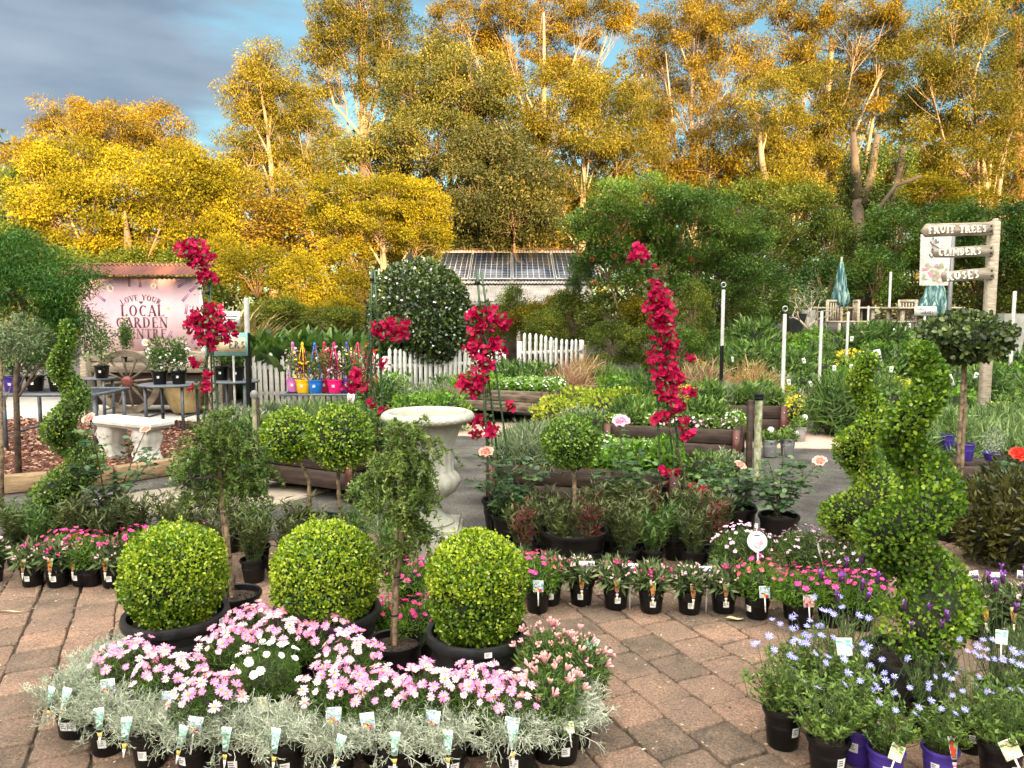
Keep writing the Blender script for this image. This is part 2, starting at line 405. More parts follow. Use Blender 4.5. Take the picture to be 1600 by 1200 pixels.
# terrain: one sheet to the horizon, rising behind to the right
def terrain():
    xs = np.concatenate([np.linspace(-260, -30, 12), np.linspace(-28, 28, 113), np.linspace(30, 260, 12)])
    ys = np.concatenate([np.linspace(-60, 0, 7), np.linspace(0.5, 34, 68), np.linspace(36, 70, 10), np.linspace(80, 400, 14)])
    X, Y = np.meshgrid(xs, ys); Z = np.array([[hgt(x, y) for x in xs] for y in ys]) - 0.012
    # the paved court sits in a shallow tray
    Z = np.where((np.abs(X) < 4.75) & (Y < 5.2) & (Y > 1.1), Z - 0.07, Z)
    k, n = X.shape; V = np.stack([X, Y, Z], -1).reshape(-1, 3)
    i = np.arange(k - 1)[:, None] * n; j = np.arange(n - 1)[None, :]
    q = np.stack([i + j, i + j + 1, i + n + j + 1, i + n + j], -1).reshape(-1, 4)
    mb = MB(); mb.add(V, [q])
    m = mat('asphalt_grit', (0.034, 0.032, 0.029), 0.85, 0.3, 3.0, bump=1.0, bscale=150, col2=(0.105, 0.098, 0.088))
    t = m.node_tree; p = [n_ for n_ in t.nodes if n_.type == 'BSDF_PRINCIPLED'][0]
    # fine stone chips over the broad tone
    tcn = N(t, 'ShaderNodeTexCoord'); vz = N(t, 'ShaderNodeTexNoise', _Scale=110.0, _Detail=3.0); t.links.new(tcn.outputs['Object'], vz.inputs['Vector'])
    cs = N(t, 'ShaderNodeValToRGB'); cs.color_ramp.elements[0].position = 0.35; cs.color_ramp.elements[0].color = (0.3, 0.3, 0.3, 1)
    cs.color_ramp.elements[1].position = 0.68; cs.color_ramp.elements[1].color = (1.9, 1.9, 1.85, 1); t.links.new(vz.outputs['Fac'], cs.inputs[0])
    mu = N(t, 'ShaderNodeMix', data_type='RGBA', blend_type='MULTIPLY'); mu.inputs[0].default_value = 0.9
    src = p.inputs['Base Color'].links[0].from_socket; t.links.new(src, mu.inputs[6]); t.links.new(cs.outputs[0], mu.inputs[7]); t.links.new(mu.outputs[2], p.inputs['Base Color'])
    tag(mb.build('ground', m, smooth=True), kind='structure')
terrain()

def sheet(name, pts, z, m, thick=0.0, kind='structure', sub=0):
    mb = MB(); n = len(pts)
    V = [(p[0], p[1], z + (hgt(p[0], p[1]))) for p in pts] + [(p[0], p[1], z - 0.05 + hgt(p[0], p[1])) for p in pts]
    f = [tuple(range(n))] + [((i + 1) % n, i, n + i, n + (i + 1) % n) for i in range(n)]
    mb.add(V, f); return tag(mb.build(name, m), kind=kind)
# pale concrete paths
m_conc = mat('pale_concrete', (0.30, 0.28, 0.25), 0.85, 0.12, 2.5, bump=0.3, col2=(0.47, 0.43, 0.39))
m_concp = mat('pink_concrete', (0.40, 0.27, 0.22), 0.85, 0.12, 2.5, bump=0.3, col2=(0.50, 0.37, 0.30))
sheet('concrete_path', [(-16, 11.3), (-4.6, 10.9), (-2.6, 11.9), (-3.0, 14.5), (-16, 14.5)], 0.004, m_conc)
sheet('pink_path', [(-1.6, 10.2), (0.45, 9.7), (1.6, 9.6), (1.6, 10.8), (-1.6, 11.3)], 0.004, m_concp)
sheet('side_path', [(2.6, 9.1), (5.2, 8.9), (5.4, 11.0), (2.9, 11.3)], 0.004, m_concp)
sheet('worn_path', [(-3.0, 6.0), (-2.0, 6.3), (-0.9, 8.0), (-1.4, 8.6), (-2.4, 7.6), (-3.6, 6.5)], 0.004, mat('worn_concrete', (0.26, 0.22, 0.17), 0.85, 0.2, 4, col2=(0.40, 0.34, 0.27)))

# bark mulch bed on the left with its timber edging
MUL = [(-9.5, 6.55), (-4.55, 6.75), (-3.75, 7.15), (-3.1, 7.9), (-2.85, 9.0), (-3.1, 10.7), (-4.7, 10.9), (-9.5, 11.3)]
m_mul = mat('bark_mulch_base', (0.045, 0.018, 0.011), 0.95, 0.4, 20, bump=0.8, col2=(0.13, 0.05, 0.03))
sheet('mulch_bed', MUL, 0.05, m_mul)
def inside(p, poly):
    c = False; n = len(poly)
    for i in range(n):
        a, b = poly[i], poly[i - 1]
        if (a[1] > p[1]) != (b[1] > p[1]) and p[0] < (b[0] - a[0]) * (p[1] - a[1]) / (b[1] - a[1]) + a[0]: c = not c
    return c
def mulch():
    r = rnd(8); P = []
    while len(P) < 16000:
        q = (r.uniform(-8.5, -2.8), r.uniform(6.5, 11.2))
        if inside(q, MUL): P.append((q[0], q[1], 0.055 + r.random() * 0.02))
    P = np.array(P); n = len(P); D = r.normal(size=(n, 3)) * (1, 1, 0.25); Nn = r.normal(size=(n, 3)) * (0.35, 0.35, 0) + (0, 0, 1)
    mb = MB(); leafset(mb, P, D, Nn, r.uniform(.03, .075, n), 'tri', 0.75, r.random(n))
    tag(mb.build('mulch_chips', leafmat('bark_chip', (0.07, 0.022, 0.012), (0.20, 0.075, 0.045), (0.42, 0.27, 0.20), 0.9, 0.0, 6, 0.2, 0.15)), kind='stuff')
mulch()
m_sleeper = mat('weathered_sleeper', (0.17, 0.105, 0.055), 0.9, 0.3, 6, bump=0.6, bscale=40, col2=(0.34, 0.235, 0.13), stretch=(1, 1, 5))
edge = [(-9.5, 6.55), (-6.9, 6.65), (-4.55, 6.75), (-3.75, 7.15), (-3.1, 7.9), (-2.85, 9.0)]
for i in range(5):
    a = Vector((*edge[i], 0)); b = Vector((*edge[i + 1], 0)); c = (a + b) / 2; l = (b - a).length
    mb = MB(); box(mb, (0, 0, 0.07), (l - 0.02, 0.13, 0.16), b=0.012)
    o = mb.build('timber_edging', m_sleeper, None); o.location = c; o.rotation_euler = (0, 0, math.atan2(b.y - a.y, b.x - a.x))
    tag(o, 'weathered timber sleeper edging the bark mulch bed, %s one from the left' % ORD[i], 'edging', 'timber edging along the mulch bed')
# moss, grit and fallen bits along paver joints
def litter():
    r = rnd(4); n = 8000; P = np.column_stack([r.uniform(-3.6, 3.6, n), r.uniform(2.3, 5.2, n) ** 1.0, np.full(n, 0.0165)])
    # litter gathers near the pot rows
    k = r.random(n) < 0.5; P[k, 1] = 4.35 + r.normal(size=k.sum()) * 0.22
    D = r.normal(size=(n, 3)) * (1, 1, 0.05); mb = MB()
    leafset(mb, P, D, np.tile((0, 0, 1.0), (n, 1)) + r.normal(size=(n, 3)) * 0.15, r.uniform(.005, .02, n), 'tri', 0.8, r.random(n))
    tag(mb.build('leaf_litter', leafmat('dry_litter', (0.06, 0.035, 0.02), (0.30, 0.20, 0.11), (0.55, 0.47, 0.33), 0.9, 0, 8, 0.2, 0.1)), kind='stuff')
litter()
def fallen(px, py, L, w, ang, lab, col):
    mb = MB(); T = np.linspace(0, 1, 9); V = []
    for t in T:
        h = w * (sin(pi * min(1, t * 1.02)) ** 0.7) * 0.5 + 0.0004
        V += [(t * L, h, 0.006 + 0.006 * sin(t * 6)), (t * L, 0, 0.001), (t * L, -h, 0.007 + 0.005 * sin(t * 5 + 1))]
    f = [];
    for i in range(8):
        a = i * 3; f += [(a, a + 1, a + 4, a + 3), (a + 1, a + 2, a + 5, a + 4)]
    mb.add(V, f); g = G(px, py, 0.02)
    o = mb.build('fallen_leaf', flat('leaf_' + col[0], col[1], 0.7), smooth=True, loc=g, rot=(0, 0, ang)); tag(o, lab, 'leaf')
fallen(1133, 968, 0.10, 0.032, 0.1, 'pale yellow fallen leaf lying on the pavers below the middle pots', ('pale', (0.55, 0.52, 0.28)))
fallen(0, 958, 0.14, 0.012, 0.15, 'thin dry twig-like leaf lying on the pavers at the left edge', ('dry', (0.42, 0.32, 0.20)))
# ================================================================ pots, tags, flowers
def pot_mb(rt, h, rim=0.006, taper=0.78, lip=0.02, n=36):
    """nursery pot: tapered wall, rolled lip, inner wall"""
    rb = rt * taper; mb = MB()
    prof = [(0.002, 0.0), (rb - 0.004, 0.0), (rb, 0.006), (rt - rim * 0.6, h - lip), (rt + rim * 0.5, h - lip + 0.002), (rt + rim, h - lip * 0.5), (rt + rim * 0.6, h - 0.001), (rt, h), (rt - rim, h - 0.004), (rt - rim * 1.6, h - lip * 1.5), (rt * 0.93, h * 0.6)]
    lathe(mb, prof, n); return mb
def soil_mb(r, z, seed=0, k=60):
    q = rnd(seed); mb = MB(); n = 24
    prof = [(r, z - 0.004), (r * 0.8, z + 0.003), (r * 0.45, z + 0.005), (0.002, z + 0.007)]
    lathe(mb, prof, n)
    for _ in range(k):
        a = q.uniform(0, 2 * pi); rr = r * math.sqrt(q.random()) * 0.9; s = q.uniform(.004, .012) * (1 + r)
        box(mb, (rr * cos(a), rr * sin(a), z + 0.006), (s, s * 0.6, s * 0.5), (q.random() * 3, q.random() * 3, q.random() * 3), 0)
    return mb
def add_pot(parent, rt, h, m, seed=0, label_at=None, lip=0.02, rim=0.006, taper=0.78, soil=True, name='pot', k=40, n=36):
    p = pot_mb(rt, h, rim, taper, lip, n).build(name, m, parent, smooth='auto')
    if soil: soil_mb(rt - rim, h - lip * 1.2, seed, k).build('soil', m_soil, parent, smooth=False)
    if label_at is not None:
        az, zc, w, hh = label_at; add_sticker(p, rt, h, taper, az, zc, w, hh)
    return p
def add_sticker(p, rt, h, taper, az, zc, w=0.026, hh=0.026):
    mb = MB(); r0 = rt * (taper + (1 - taper) * zc / h) + 0.0022; nn = 5; V = []
    sl = rt * (1 - taper) / h
    for i in range(nn):
        a = az + (i / (nn - 1) - .5) * w / r0
        for zz in (-.5, .5): V.append(((r0 + sl * zz * hh) * cos(a), (r0 + sl * zz * hh) * sin(a), zc + zz * hh))
    mb.add(V, [(2 * i, 2 * i + 2, 2 * i + 3, 2 * i + 1) for i in range(nn - 1)], 0)
    q = rnd(int(az * 100) + 7)
    for k_ in range(3):      # printed lines too small to read
        zz = 0.28 - k_ * 0.22; l = q.uniform(.3, .75); V = []
        for i in range(nn):
            a = az + (-.40 + i / (nn - 1) * l) * w / r0
            for dz in (-.045, .045): V.append(((r0 + .0006 + sl * zz * hh) * cos(a), (r0 + .0006 + sl * zz * hh) * sin(a), zc + (zz + dz) * hh))
        mb.add(V, [(2 * i, 2 * i + 2, 2 * i + 3, 2 * i + 1) for i in range(nn - 1)], 1)
    mb.build('price_label', [m_paper, m_ink], p)

def tagmat(name, c): return mat('tag_' + name, c, 0.45, 0.15, 60)
M_TEAL = tagmat('teal', (0.16, 0.46, 0.36)); M_CREAM = tagmat('cream', (0.74, 0.66, 0.42)); M_ORANGE = tagmat('orange', (0.72, 0.15, 0.03))
M_SKY = tagmat('sky', (0.36, 0.52, 0.68)); M_RED = tagmat('red', (0.50, 0.03, 0.03)); M_TGREEN = tagmat('green', (0.16, 0.28, 0.06)); M_TPINK = tagmat('pink', (0.75, 0.35, 0.42)); M_TPURP = tagmat('purple', (0.12, 0.05, 0.20)); M_TYEL = tagmat('yellow', (0.80, 0.55, 0.10)); M_TWH = tagmat('white', (0.78, 0.78, 0.74)); M_TPALE = tagmat('palegreen', (0.50, 0.70, 0.60))
def blob2(mb, cx, cy, r, m, y, n=7, sq=1.0):
    a = np.linspace(0, 2 * pi, n, endpoint=False); V = np.column_stack([cx + r * np.cos(a), np.full(n, y), cy + r * sq * np.sin(a)])
    mb.add(V, [tuple(range(n))[::-1]], m)
def tag_taper(kind='teal', H=0.075, W=0.036):
    """care tag: wide head tapering to a spike, white border, picture, small coloured toe; faces -Y"""
    mb = MB(); w = W / 2; z0, z1, z2 = 0.0, H * 0.62, H
    bot = w * 0.50
    out = [(-bot, z0), (bot, z0), (w, z2 - .004), (w * .9, z2), (-w * .9, z2), (-w, z2 - .004)]
    def slab(pts, y0, y1, m):
        n = len(pts); V = [(p[0], y0, p[1]) for p in pts] + [(p[0], y1, p[1]) for p in pts]
        mb.add(V, [tuple(range(n)), tuple(range(n, 2 * n))[::-1]] + [((i + 1) % n, i, n + i, n + (i + 1) % n) for i in range(n)], m)
    slab(out, 0, 0.0012, 0)
    inn = [(-bot * .78, z0 + .004), (bot * .78, z0 + .004), (w * .86, z2 - .014), (-w * .86, z2 - .014)]
    slab(inn, -0.0007, 0, 1)
    q = rnd(3)
    for i in range(16 if kind == 'teal' else 7):
        z = q.uniform(z0 + .012, z2 - .020); ww = (bot + (w - bot) * z / z2) * .62; x = q.uniform(-ww, ww)
        blob2(mb, x, z, q.uniform(.0025, .005) if kind == 'teal' else q.uniform(.005, .009), 2, -0.0011 - i * 2e-5)
    # the dark neck and the coloured toe below
    slab([(-.006, -.010), (.006, -.010), (bot * .7, z0), (-bot * .7, z0)], 0.0002, 0.001, 4)
    slab([(-.005, -.026), (.005, -.026), (.008, -.010), (-.008, -.010)], -0.0003, 0.001, 3)
    slab([(-.002, -.055), (.002, -.055), (.005, -.026), (-.005, -.026)], 0.0002, 0.001, 0)
    ms = {'teal': [M_TWH, M_TEAL, M_TPALE, M_TYEL, m_black], 'fire': [M_CREAM, M_TGREEN, M_ORANGE, M_CREAM, M_TPURP], 'fire2': [M_CREAM, M_TYEL, M_ORANGE, M_CREAM, m_black], 'lav': [M_TWH, M_TGREEN, M_RED, M_TPINK, m_black]}[kind]
    return mb, ms
def tag_card(kind='sky', W=0.05, H=0.055):
    """rectangular picture card on a stake: blue sky, pale clouds, red and yellow flowers"""
    mb = MB(); box(mb, (0, .0006, H / 2), (W, .0012, H), m=0)
    mb.add([(-W / 2 + .002, -.0004, .002), (W / 2 - .002, -.0004, .002), (W / 2 - .002, -.0004, H - .002), (-W / 2 + .002, -.0004, H - .002)], [(0, 1, 2, 3)], 1)
    q = rnd(9)
    for i in range(9): blob2(mb, q.uniform(-.38, .38) * W, H * q.uniform(.5, .85), q.uniform(.004, .008), 2, -.0007 - i * 1e-5, sq=.5)
    for i in range(6): blob2(mb, q.uniform(-.34, .34) * W, H * q.uniform(.12, .38), q.uniform(.005, .009), 3 if i % 2 else 4, -.001 - i * 2e-5)
    box(mb, (0, .0004, -.03), (.006, .0008, .07), m=0)
    ms = {'sky': [M_TWH, M_SKY, M_TWH, M_RED, M_TYEL], 'green': [M_TWH, M_CREAM, M_TGREEN, M_TWH, M_TWH], 'pink': [M_TWH, M_TPINK, M_TWH, M_TPINK, M_RED], 'pale': [M_TWH, M_TPALE, M_TEAL, M_TPALE, M_TWH]}[kind]
    return mb, ms
def tag_banner(W=0.05, H=0.026):
    """small white header card with a purple printed strip"""
    mb = MB(); box(mb, (0, .0006, H / 2), (W, .0012, H), m=0)
    box(mb, (0, -.0005, H * .28), (W * .9, .0006, H * .34), m=1)
    q = rnd(2); x = -.38
    while x < .34:
        l = q.uniform(.05, .12); box(mb, ((x + l / 2) * W, -.0006, H * .7), (l * W * .8, .0005, H * .12), m=2); x += l + .03
    box(mb, (0, .0004, -.03), (.006, .0008, .06), m=0)
    return mb, [M_TWH, M_TPURP, m_ink]
def tag_round(rr=0.032):
    mb = MB(); blob2(mb, 0, 0.06, rr, 0, 0.0, 24); 
    a = np.linspace(0, 2 * pi, 24, endpoint=False)
    V = np.concatenate([np.column_stack([rr * np.cos(a), np.full(24, 0), .06 + rr * np.sin(a)]), np.column_stack([rr * np.cos(a), np.full(24, .0014), .06 + rr * np.sin(a)])])
    mb.add(V, [(i, (i + 1) % 24, 24 + (i + 1) % 24, 24 + i) for i in range(24)] + [tuple(range(24, 48))], 0)
    q = rnd(6)
    for i in range(5): blob2(mb, q.uniform(-.35, .35) * rr, .06 + q.uniform(-.6, .1) * rr, rr * .24, 1, -.0005 - i * 2e-5)
    blob2(mb, 0, .06 + rr * .55, rr * .35, 2, -.0005, sq=.25)
    box(mb, (0, .0006, -.0), (.006, .0008, .07), m=0)
    return mb, [M_TWH, M_TPINK, M_TPURP]
TAGM = {}
def add_tag(parent, kind, loc, rot=(0, 0, 0), s=1.0, name='plant_tag'):
    if kind not in TAGM:
        if kind in ('teal', 'fire', 'fire2', 'lav'): mb, ms = tag_taper(kind)
        elif kind.startswith('card'): mb, ms = tag_card(kind[5:])
        elif kind == 'banner': mb, ms = tag_banner()
        else: mb, ms = tag_round()
        o = mb.build(name, ms, parent); TAGM[kind] = o.data
        o.location = loc; o.rotation_euler = rot; o.scale = (s,) * 3; return o
    return link(name, TAGM[kind], parent, loc, rot, s)

# ---------------------------------------------------------------- flower heads (shared meshes)
def petalmat(name, c1, c2, rough=0.6, tr=0.25): return leafmat('petal_' + name, c1, c2, None, rough, tr, 3.0, 0.2, 0.1)
M_DISC = mat('flower_disc', (0.62, 0.24, 0.03), 0.8, 0.2, 300, col2=(0.80, 0.42, 0.05))
def daisy_mesh(name, r0, n, w, mat_, seed, cup=0.12, disc=0.24, discmat=None, double=False):
    q = rnd(seed); mb = MB()
    for lay in range(2 if double else 1):
        a = np.linspace(0, 2 * pi, n, endpoint=False) + q.normal(size=n) * 0.08 + lay * .2
        cz = cup + q.normal(size=n) * 0.10 + lay * .3
        for i in range(n):
            d = np.array([cos(a[i]), sin(a[i]), cz[i]]); s = np.array([-sin(a[i]), cos(a[i]), q.normal() * .15]); rr = r0 * q.uniform(.88, 1.05) * (1 - lay * .25)
            b = d * rr * .16; up = np.array([0, 0, 1.0])
            V = [b + s * w * .22, b - s * w * .22, d * rr * .62 + s * w * .5 + up * rr * .02, d * rr * .62 - s * w * .5 + up * rr * .02, d * rr * .96 + s * w * .24 - up * rr * .05, d * rr * .96 - s * w * .24 - up * rr * .05]
            mb.add(V, [(0, 1, 3, 2), (2, 3, 5, 4)], 0, q.random())
    if disc:
        lathe(mb, [(r0 * disc, 0), (r0 * disc * .95, r0 * .10), (r0 * disc * .6, r0 * .19), (0.0003, r0 * .2)], 10, m=1)
    # green cup below
    lathe(mb, [(r0 * .03, -r0 * .5), (r0 * .06, -r0 * .16), (r0 * .22, -.001), (r0 * .2, .0)], 8, m=2)
    me_o = mb.build(name, [mat_, discmat or M_DISC, m_stemg]); me = me_o.data; bpy.data.objects.remove(me_o); return me
PINK = petalmat('pink', (0.74, 0.16, 0.42), (0.88, 0.38, 0.64)); LPINK = petalmat('pale_pink', (0.82, 0.36, 0.56), (0.93, 0.72, 0.82))
HOT = petalmat('hot_pink', (0.74, 0.03, 0.22), (0.88, 0.13, 0.42)); WHITE = petalmat('white', (0.84, 0.82, 0.80), (0.95, 0.95, 0.93)); BLUE = petalmat('blue', (0.24, 0.26, 0.76), (0.44, 0.48, 0.90))
MAUVE = petalmat('mauve', (0.24, 0.06, 0.42), (0.50, 0.20, 0.68)); CRIM = petalmat('crimson', (0.33, 0.002, 0.035), (0.68, 0.014, 0.125), 0.55, 0.3); PEACH = petalmat('peach', (0.88, 0.32, 0.25), (0.95, 0.58, 0.48)); REDP = petalmat('red', (0.72, 0.03, 0.02), (0.85, 0.08, 0.05)); YEL = petalmat('yellow', (0.85, 0.55, 0.02), (0.95, 0.78, 0.08))
DUSK = petalmat('dusky_pink', (0.45, 0.13, 0.16), (0.85, 0.55, 0.52)); ORNG = petalmat('orange', (0.80, 0.20, 0.03), (0.90, 0.35, 0.06))
DAISY_PINK = [daisy_mesh('daisy', .023, 13, .0064, PINK, 1), daisy_mesh('daisy', .019, 12, .0062, PINK, 2, .35), daisy_mesh('daisy', .022, 13, .0062, LPINK, 3, .05), daisy_mesh('daisy', .016, 12, .0056, LPINK, 4, .5)]
DAISY_WHITE = [daisy_mesh('daisy', .017, 14, .008, WHITE, 5, .2, 0.16, WHITE, True), daisy_mesh('daisy', .015, 13, .008, WHITE, 6, .5, 0.2, WHITE, True)]
DAISY_HOT = [daisy_mesh('daisy', .018, 11, .007, HOT, 7, .1, .2, HOT), daisy_mesh('daisy', .017, 12, .007, HOT, 8, .4, .2, HOT)]
DAISY_BLUE = [daisy_mesh('daisy', .0165, 10, .0042, BLUE, 9, .1, .16), daisy_mesh('daisy', .0155, 9, .0042, BLUE, 10, .3, .16)]
def put_flower(parent, me, p, dr, s=1.0, r=None, name='flower'):
    q = Vector(dr).to_track_quat('Z', 'Y'); e = q.to_euler()
    o = link(name, me, parent, p, None, s); o.rotation_euler = (q @ Euler((0, 0, (r.random() if r else 0) * 6.28)).to_quaternion()).to_euler(); return o

# ---------------------------------------------------------------- foliage makers
def mound(mb, c, rad, n, kind, Lr, w=1.0, seed=0, shell=0.55, up=0.5, out=1.0, rr=0.6, vrange=(0, 1), zmin=-1, lump=0.12):
    """leaves filling an ellipsoid, denser towards its skin, with lumps; c centre, rad radii"""
    r = rnd(seed); d = rdir(r, n); 
    if zmin > -1: d = d[d[:, 2] > zmin]; n = len(d)
    k = 1 - (1 - shell) * r.random(n) ** 1.6
    lm = 1 + lump * (np.sin(d[:, 0] * 7 + seed) * np.sin(d[:, 1] * 6 + 2 * seed) + np.sin(d[:, 2] * 8 + 1.3 * seed) * .6)
    P = np.array(c) + d * np.array(rad) * (k * lm)[:, None]
    D = d * out + np.array([0, 0, up]) + r.normal(size=(n, 3)) * rr
    Nn = d + r.normal(size=(n, 3)) * .5 + np.array([0, 0, .3])
    v = vrange[0] + (vrange[1] - vrange[0]) * np.clip(r.random(n), 0, 1)
    leafset(mb, P, D, Nn, r.uniform(Lr[0], Lr[1], n), kind, w, v)
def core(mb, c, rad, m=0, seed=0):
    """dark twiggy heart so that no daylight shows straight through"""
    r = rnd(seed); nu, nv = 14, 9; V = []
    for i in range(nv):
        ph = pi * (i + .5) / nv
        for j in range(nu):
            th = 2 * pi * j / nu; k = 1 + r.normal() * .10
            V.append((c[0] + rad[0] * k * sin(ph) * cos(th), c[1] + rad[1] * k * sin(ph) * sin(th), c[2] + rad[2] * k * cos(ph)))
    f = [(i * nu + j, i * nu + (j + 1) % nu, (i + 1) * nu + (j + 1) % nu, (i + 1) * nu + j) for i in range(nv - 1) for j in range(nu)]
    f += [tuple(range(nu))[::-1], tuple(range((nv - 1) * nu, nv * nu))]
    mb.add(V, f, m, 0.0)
def stems(mb, base, tips, r0, r1=None, n=4, sag=0.0, m=0, seed=0, mid=0.3):
    r = rnd(seed)
    for b, t in zip(base, tips):
        b = np.array(b, float); t = np.array(t, float); q = b + (t - b) * .5; q[:2] = b[:2] + (t - b)[:2] * mid; q += r.normal(size=3) * .04 * np.linalg.norm(t - b)
        pts = [b + (q - b) * .0, (b + q) / 2 * 1.0, q, (q + t) / 2 + (0, 0, sag), t]
        tube(mb, pts, np.linspace(r0, r1 or r0 * .5, 5), n, m, cap=False)
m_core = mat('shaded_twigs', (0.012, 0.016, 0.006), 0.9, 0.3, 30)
G_BOX = leafmat('box_leaf', (0.030, 0.075, 0.006), (0.12, 0.245, 0.012), (0.47, 0.58, 0.040), 0.33, 0.35, 3.5, 0.6, 0.25)
G_BOXD = leafmat('dark_box_leaf', (0.022, 0.060, 0.008), (0.08, 0.175, 0.018), (0.30, 0.44, 0.05), 0.38, 0.3, 4, 0.5, 0.4)
G_SILV = leafmat('silver_foliage', (0.20, 0.25, 0.16), (0.43, 0.48, 0.36), (0.72, 0.76, 0.62), 0.75, 0.1, 6, 0.2, 0.3)
G_FINE = leafmat('fine_green', (0.030, 0.065, 0.014), (0.075, 0.15, 0.025), (0.17, 0.28, 0.05), 0.5, 0.3, 8, 0.3, 0.3)
G_DARK = leafmat('bronze_leaf', (0.030, 0.022, 0.012), (0.070, 0.085, 0.024), (0.17, 0.21, 0.055), 0.45, 0.25, 8, 0.4, 0.35)
G_RED = leafmat('burgundy_leaf', (0.045, 0.010, 0.012), (0.15, 0.03, 0.03), (0.22, 0.08, 0.05), 0.45, 0.25, 8, 0.4, 0.3)
G_MID = leafmat('mid_green', (0.025, 0.065, 0.012), (0.085, 0.17, 0.028), (0.24, 0.36, 0.07), 0.45, 0.3, 4, 0.4, 0.4)
G_ROSE = leafmat('rose_leaf', (0.022, 0.060, 0.028), (0.06, 0.13, 0.05), (0.15, 0.25, 0.08), 0.35, 0.25, 5, 0.5, 0.3)
G_WEEP = leafmat('weeping_leaf', (0.035, 0.070, 0.014), (0.11, 0.185, 0.035), (0.30, 0.38, 0.09), 0.5, 0.3, 5, 0.3, 0.4)
G_LAV = leafmat('lavender_leaf', (0.045, 0.085, 0.022), (0.13, 0.21, 0.065), (0.28, 0.38, 0.15), 0.65, 0.25, 6, 0.2, 0.3)
G_LIME = leafmat('lime_leaf', (0.13, 0.22, 0.02), (0.30, 0.40, 0.03), (0.62, 0.58, 0.05), 0.45, 0.35, 4, 0.3, 0.4)
G_BRIGHT = leafmat('fresh_green', (0.035, 0.11, 0.010), (0.12, 0.27, 0.022), (0.30, 0.46, 0.06), 0.45, 0.35, 4, 0.3, 0.4)

# ---------------------------------------------------------------- plants in pots
def cushion_bush(seed):
    r = rnd(seed); t = thing('potted_cushion_bush', (0, 0, 0), 0, cat='plant')
    add_pot(t, .068, .125, m_black, seed, (-pi / 2 + r.uniform(-.3, .3), .060, .030, .034))
    mb = MB(); z0 = .125
    for i in range(105):
        a = r.uniform(0, 2 * pi); el = r.uniform(.22, 1.4); ln = r.uniform(.075, .135) * (1.15 if el < .5 else .9)
        p = np.array([cos(a) * r.uniform(0, .05), sin(a) * r.uniform(0, .05), z0]); d = np.array([cos(a) * cos(el), sin(a) * cos(el), sin(el)])
        pts = [p]; k = 6
        for j in range(k):
            d = unit(d + r.normal(size=3) * .24 + np.array([0, 0, -.012])); p = p + d * ln / k; pts.append(p)
            if j > 1:
                for _ in range(3):
                    e = unit(d + r.normal(size=3) * .95); l2 = r.uniform(.016, .038); q1 = p + e * l2 * .5 + r.normal(size=3) * .003
                    q2 = q1 + unit(e + r.normal(size=3) * .5) * l2 * .6; tube(mb, [p, q1, q2], [.00095, .0009, .0010], 3, 0, r.random(), cap=False)
                    e2 = unit(e + r.normal(size=3) * .9); tube(mb, [q1, q1 + e2 * .008, q1 + e2 * .014], .0009, 3, 0, r.random(), cap=False)
        tube(mb, pts, np.linspace(.0014, .0009, k + 1), 3, 0, r.random(), cap=False)
    mb.build('foliage', G_SILV, t); return t
def daisy_plant(seed, flowers, nfl=26, hh=.19, rad=.115, fol=G_FINE, potm=None, n=3200, kind='lance', Lr=(.018, .034), w=.55, stick=True, spread=1.0, fs=1.0, topz=.05):
    r = rnd(seed); t = thing('potted_daisy', (0, 0, 0), 0, cat='plant')
    add_pot(t, .070, .13, potm or m_black, seed, (-pi / 2 + r.uniform(-.4, .4), .06, .030, .032) if stick else None)
    mb = MB(); c = (0, 0, .13 + hh * .42)
    core(mb, c, (rad * .62, rad * .62, hh * .42), 1, seed)
    mound(mb, c, (rad, rad, hh * .58), n, kind, Lr, w, seed, .45, .6, .8, .8)
    tips = []; dirs = []
    for i in range(nfl):
        a = 2.4 * i + r.uniform(-.3, .3); rr = math.sqrt((i + .5) / nfl) * rad * 1.12 * spread
        z = .13 + hh * (.98 - .38 * (rr / rad) ** 2) + r.normal() * .012 + topz
        tips.append((rr * cos(a), rr * sin(a), z)); dirs.append(unit(np.array([cos(a) * rr / rad * .7, sin(a) * rr / rad * .7 - .35, 1.0]) + r.normal(size=3) * .22))
    stems(mb, [(x * .4, y * .4, .15) for x, y, z in tips], [np.array(p) - np.array(d_) * .006 for p, d_ in zip(tips, dirs)], .0014, .0010, 3, 0, 2, seed)
    mb.build('foliage', [fol, m_core, m_stemg], t)
    for p, d_ in zip(tips, dirs): put_flower(t, flowers[int(r.integers(len(flowers)))], p, d_, fs * r.uniform(.68, 1.2), r)
    return t
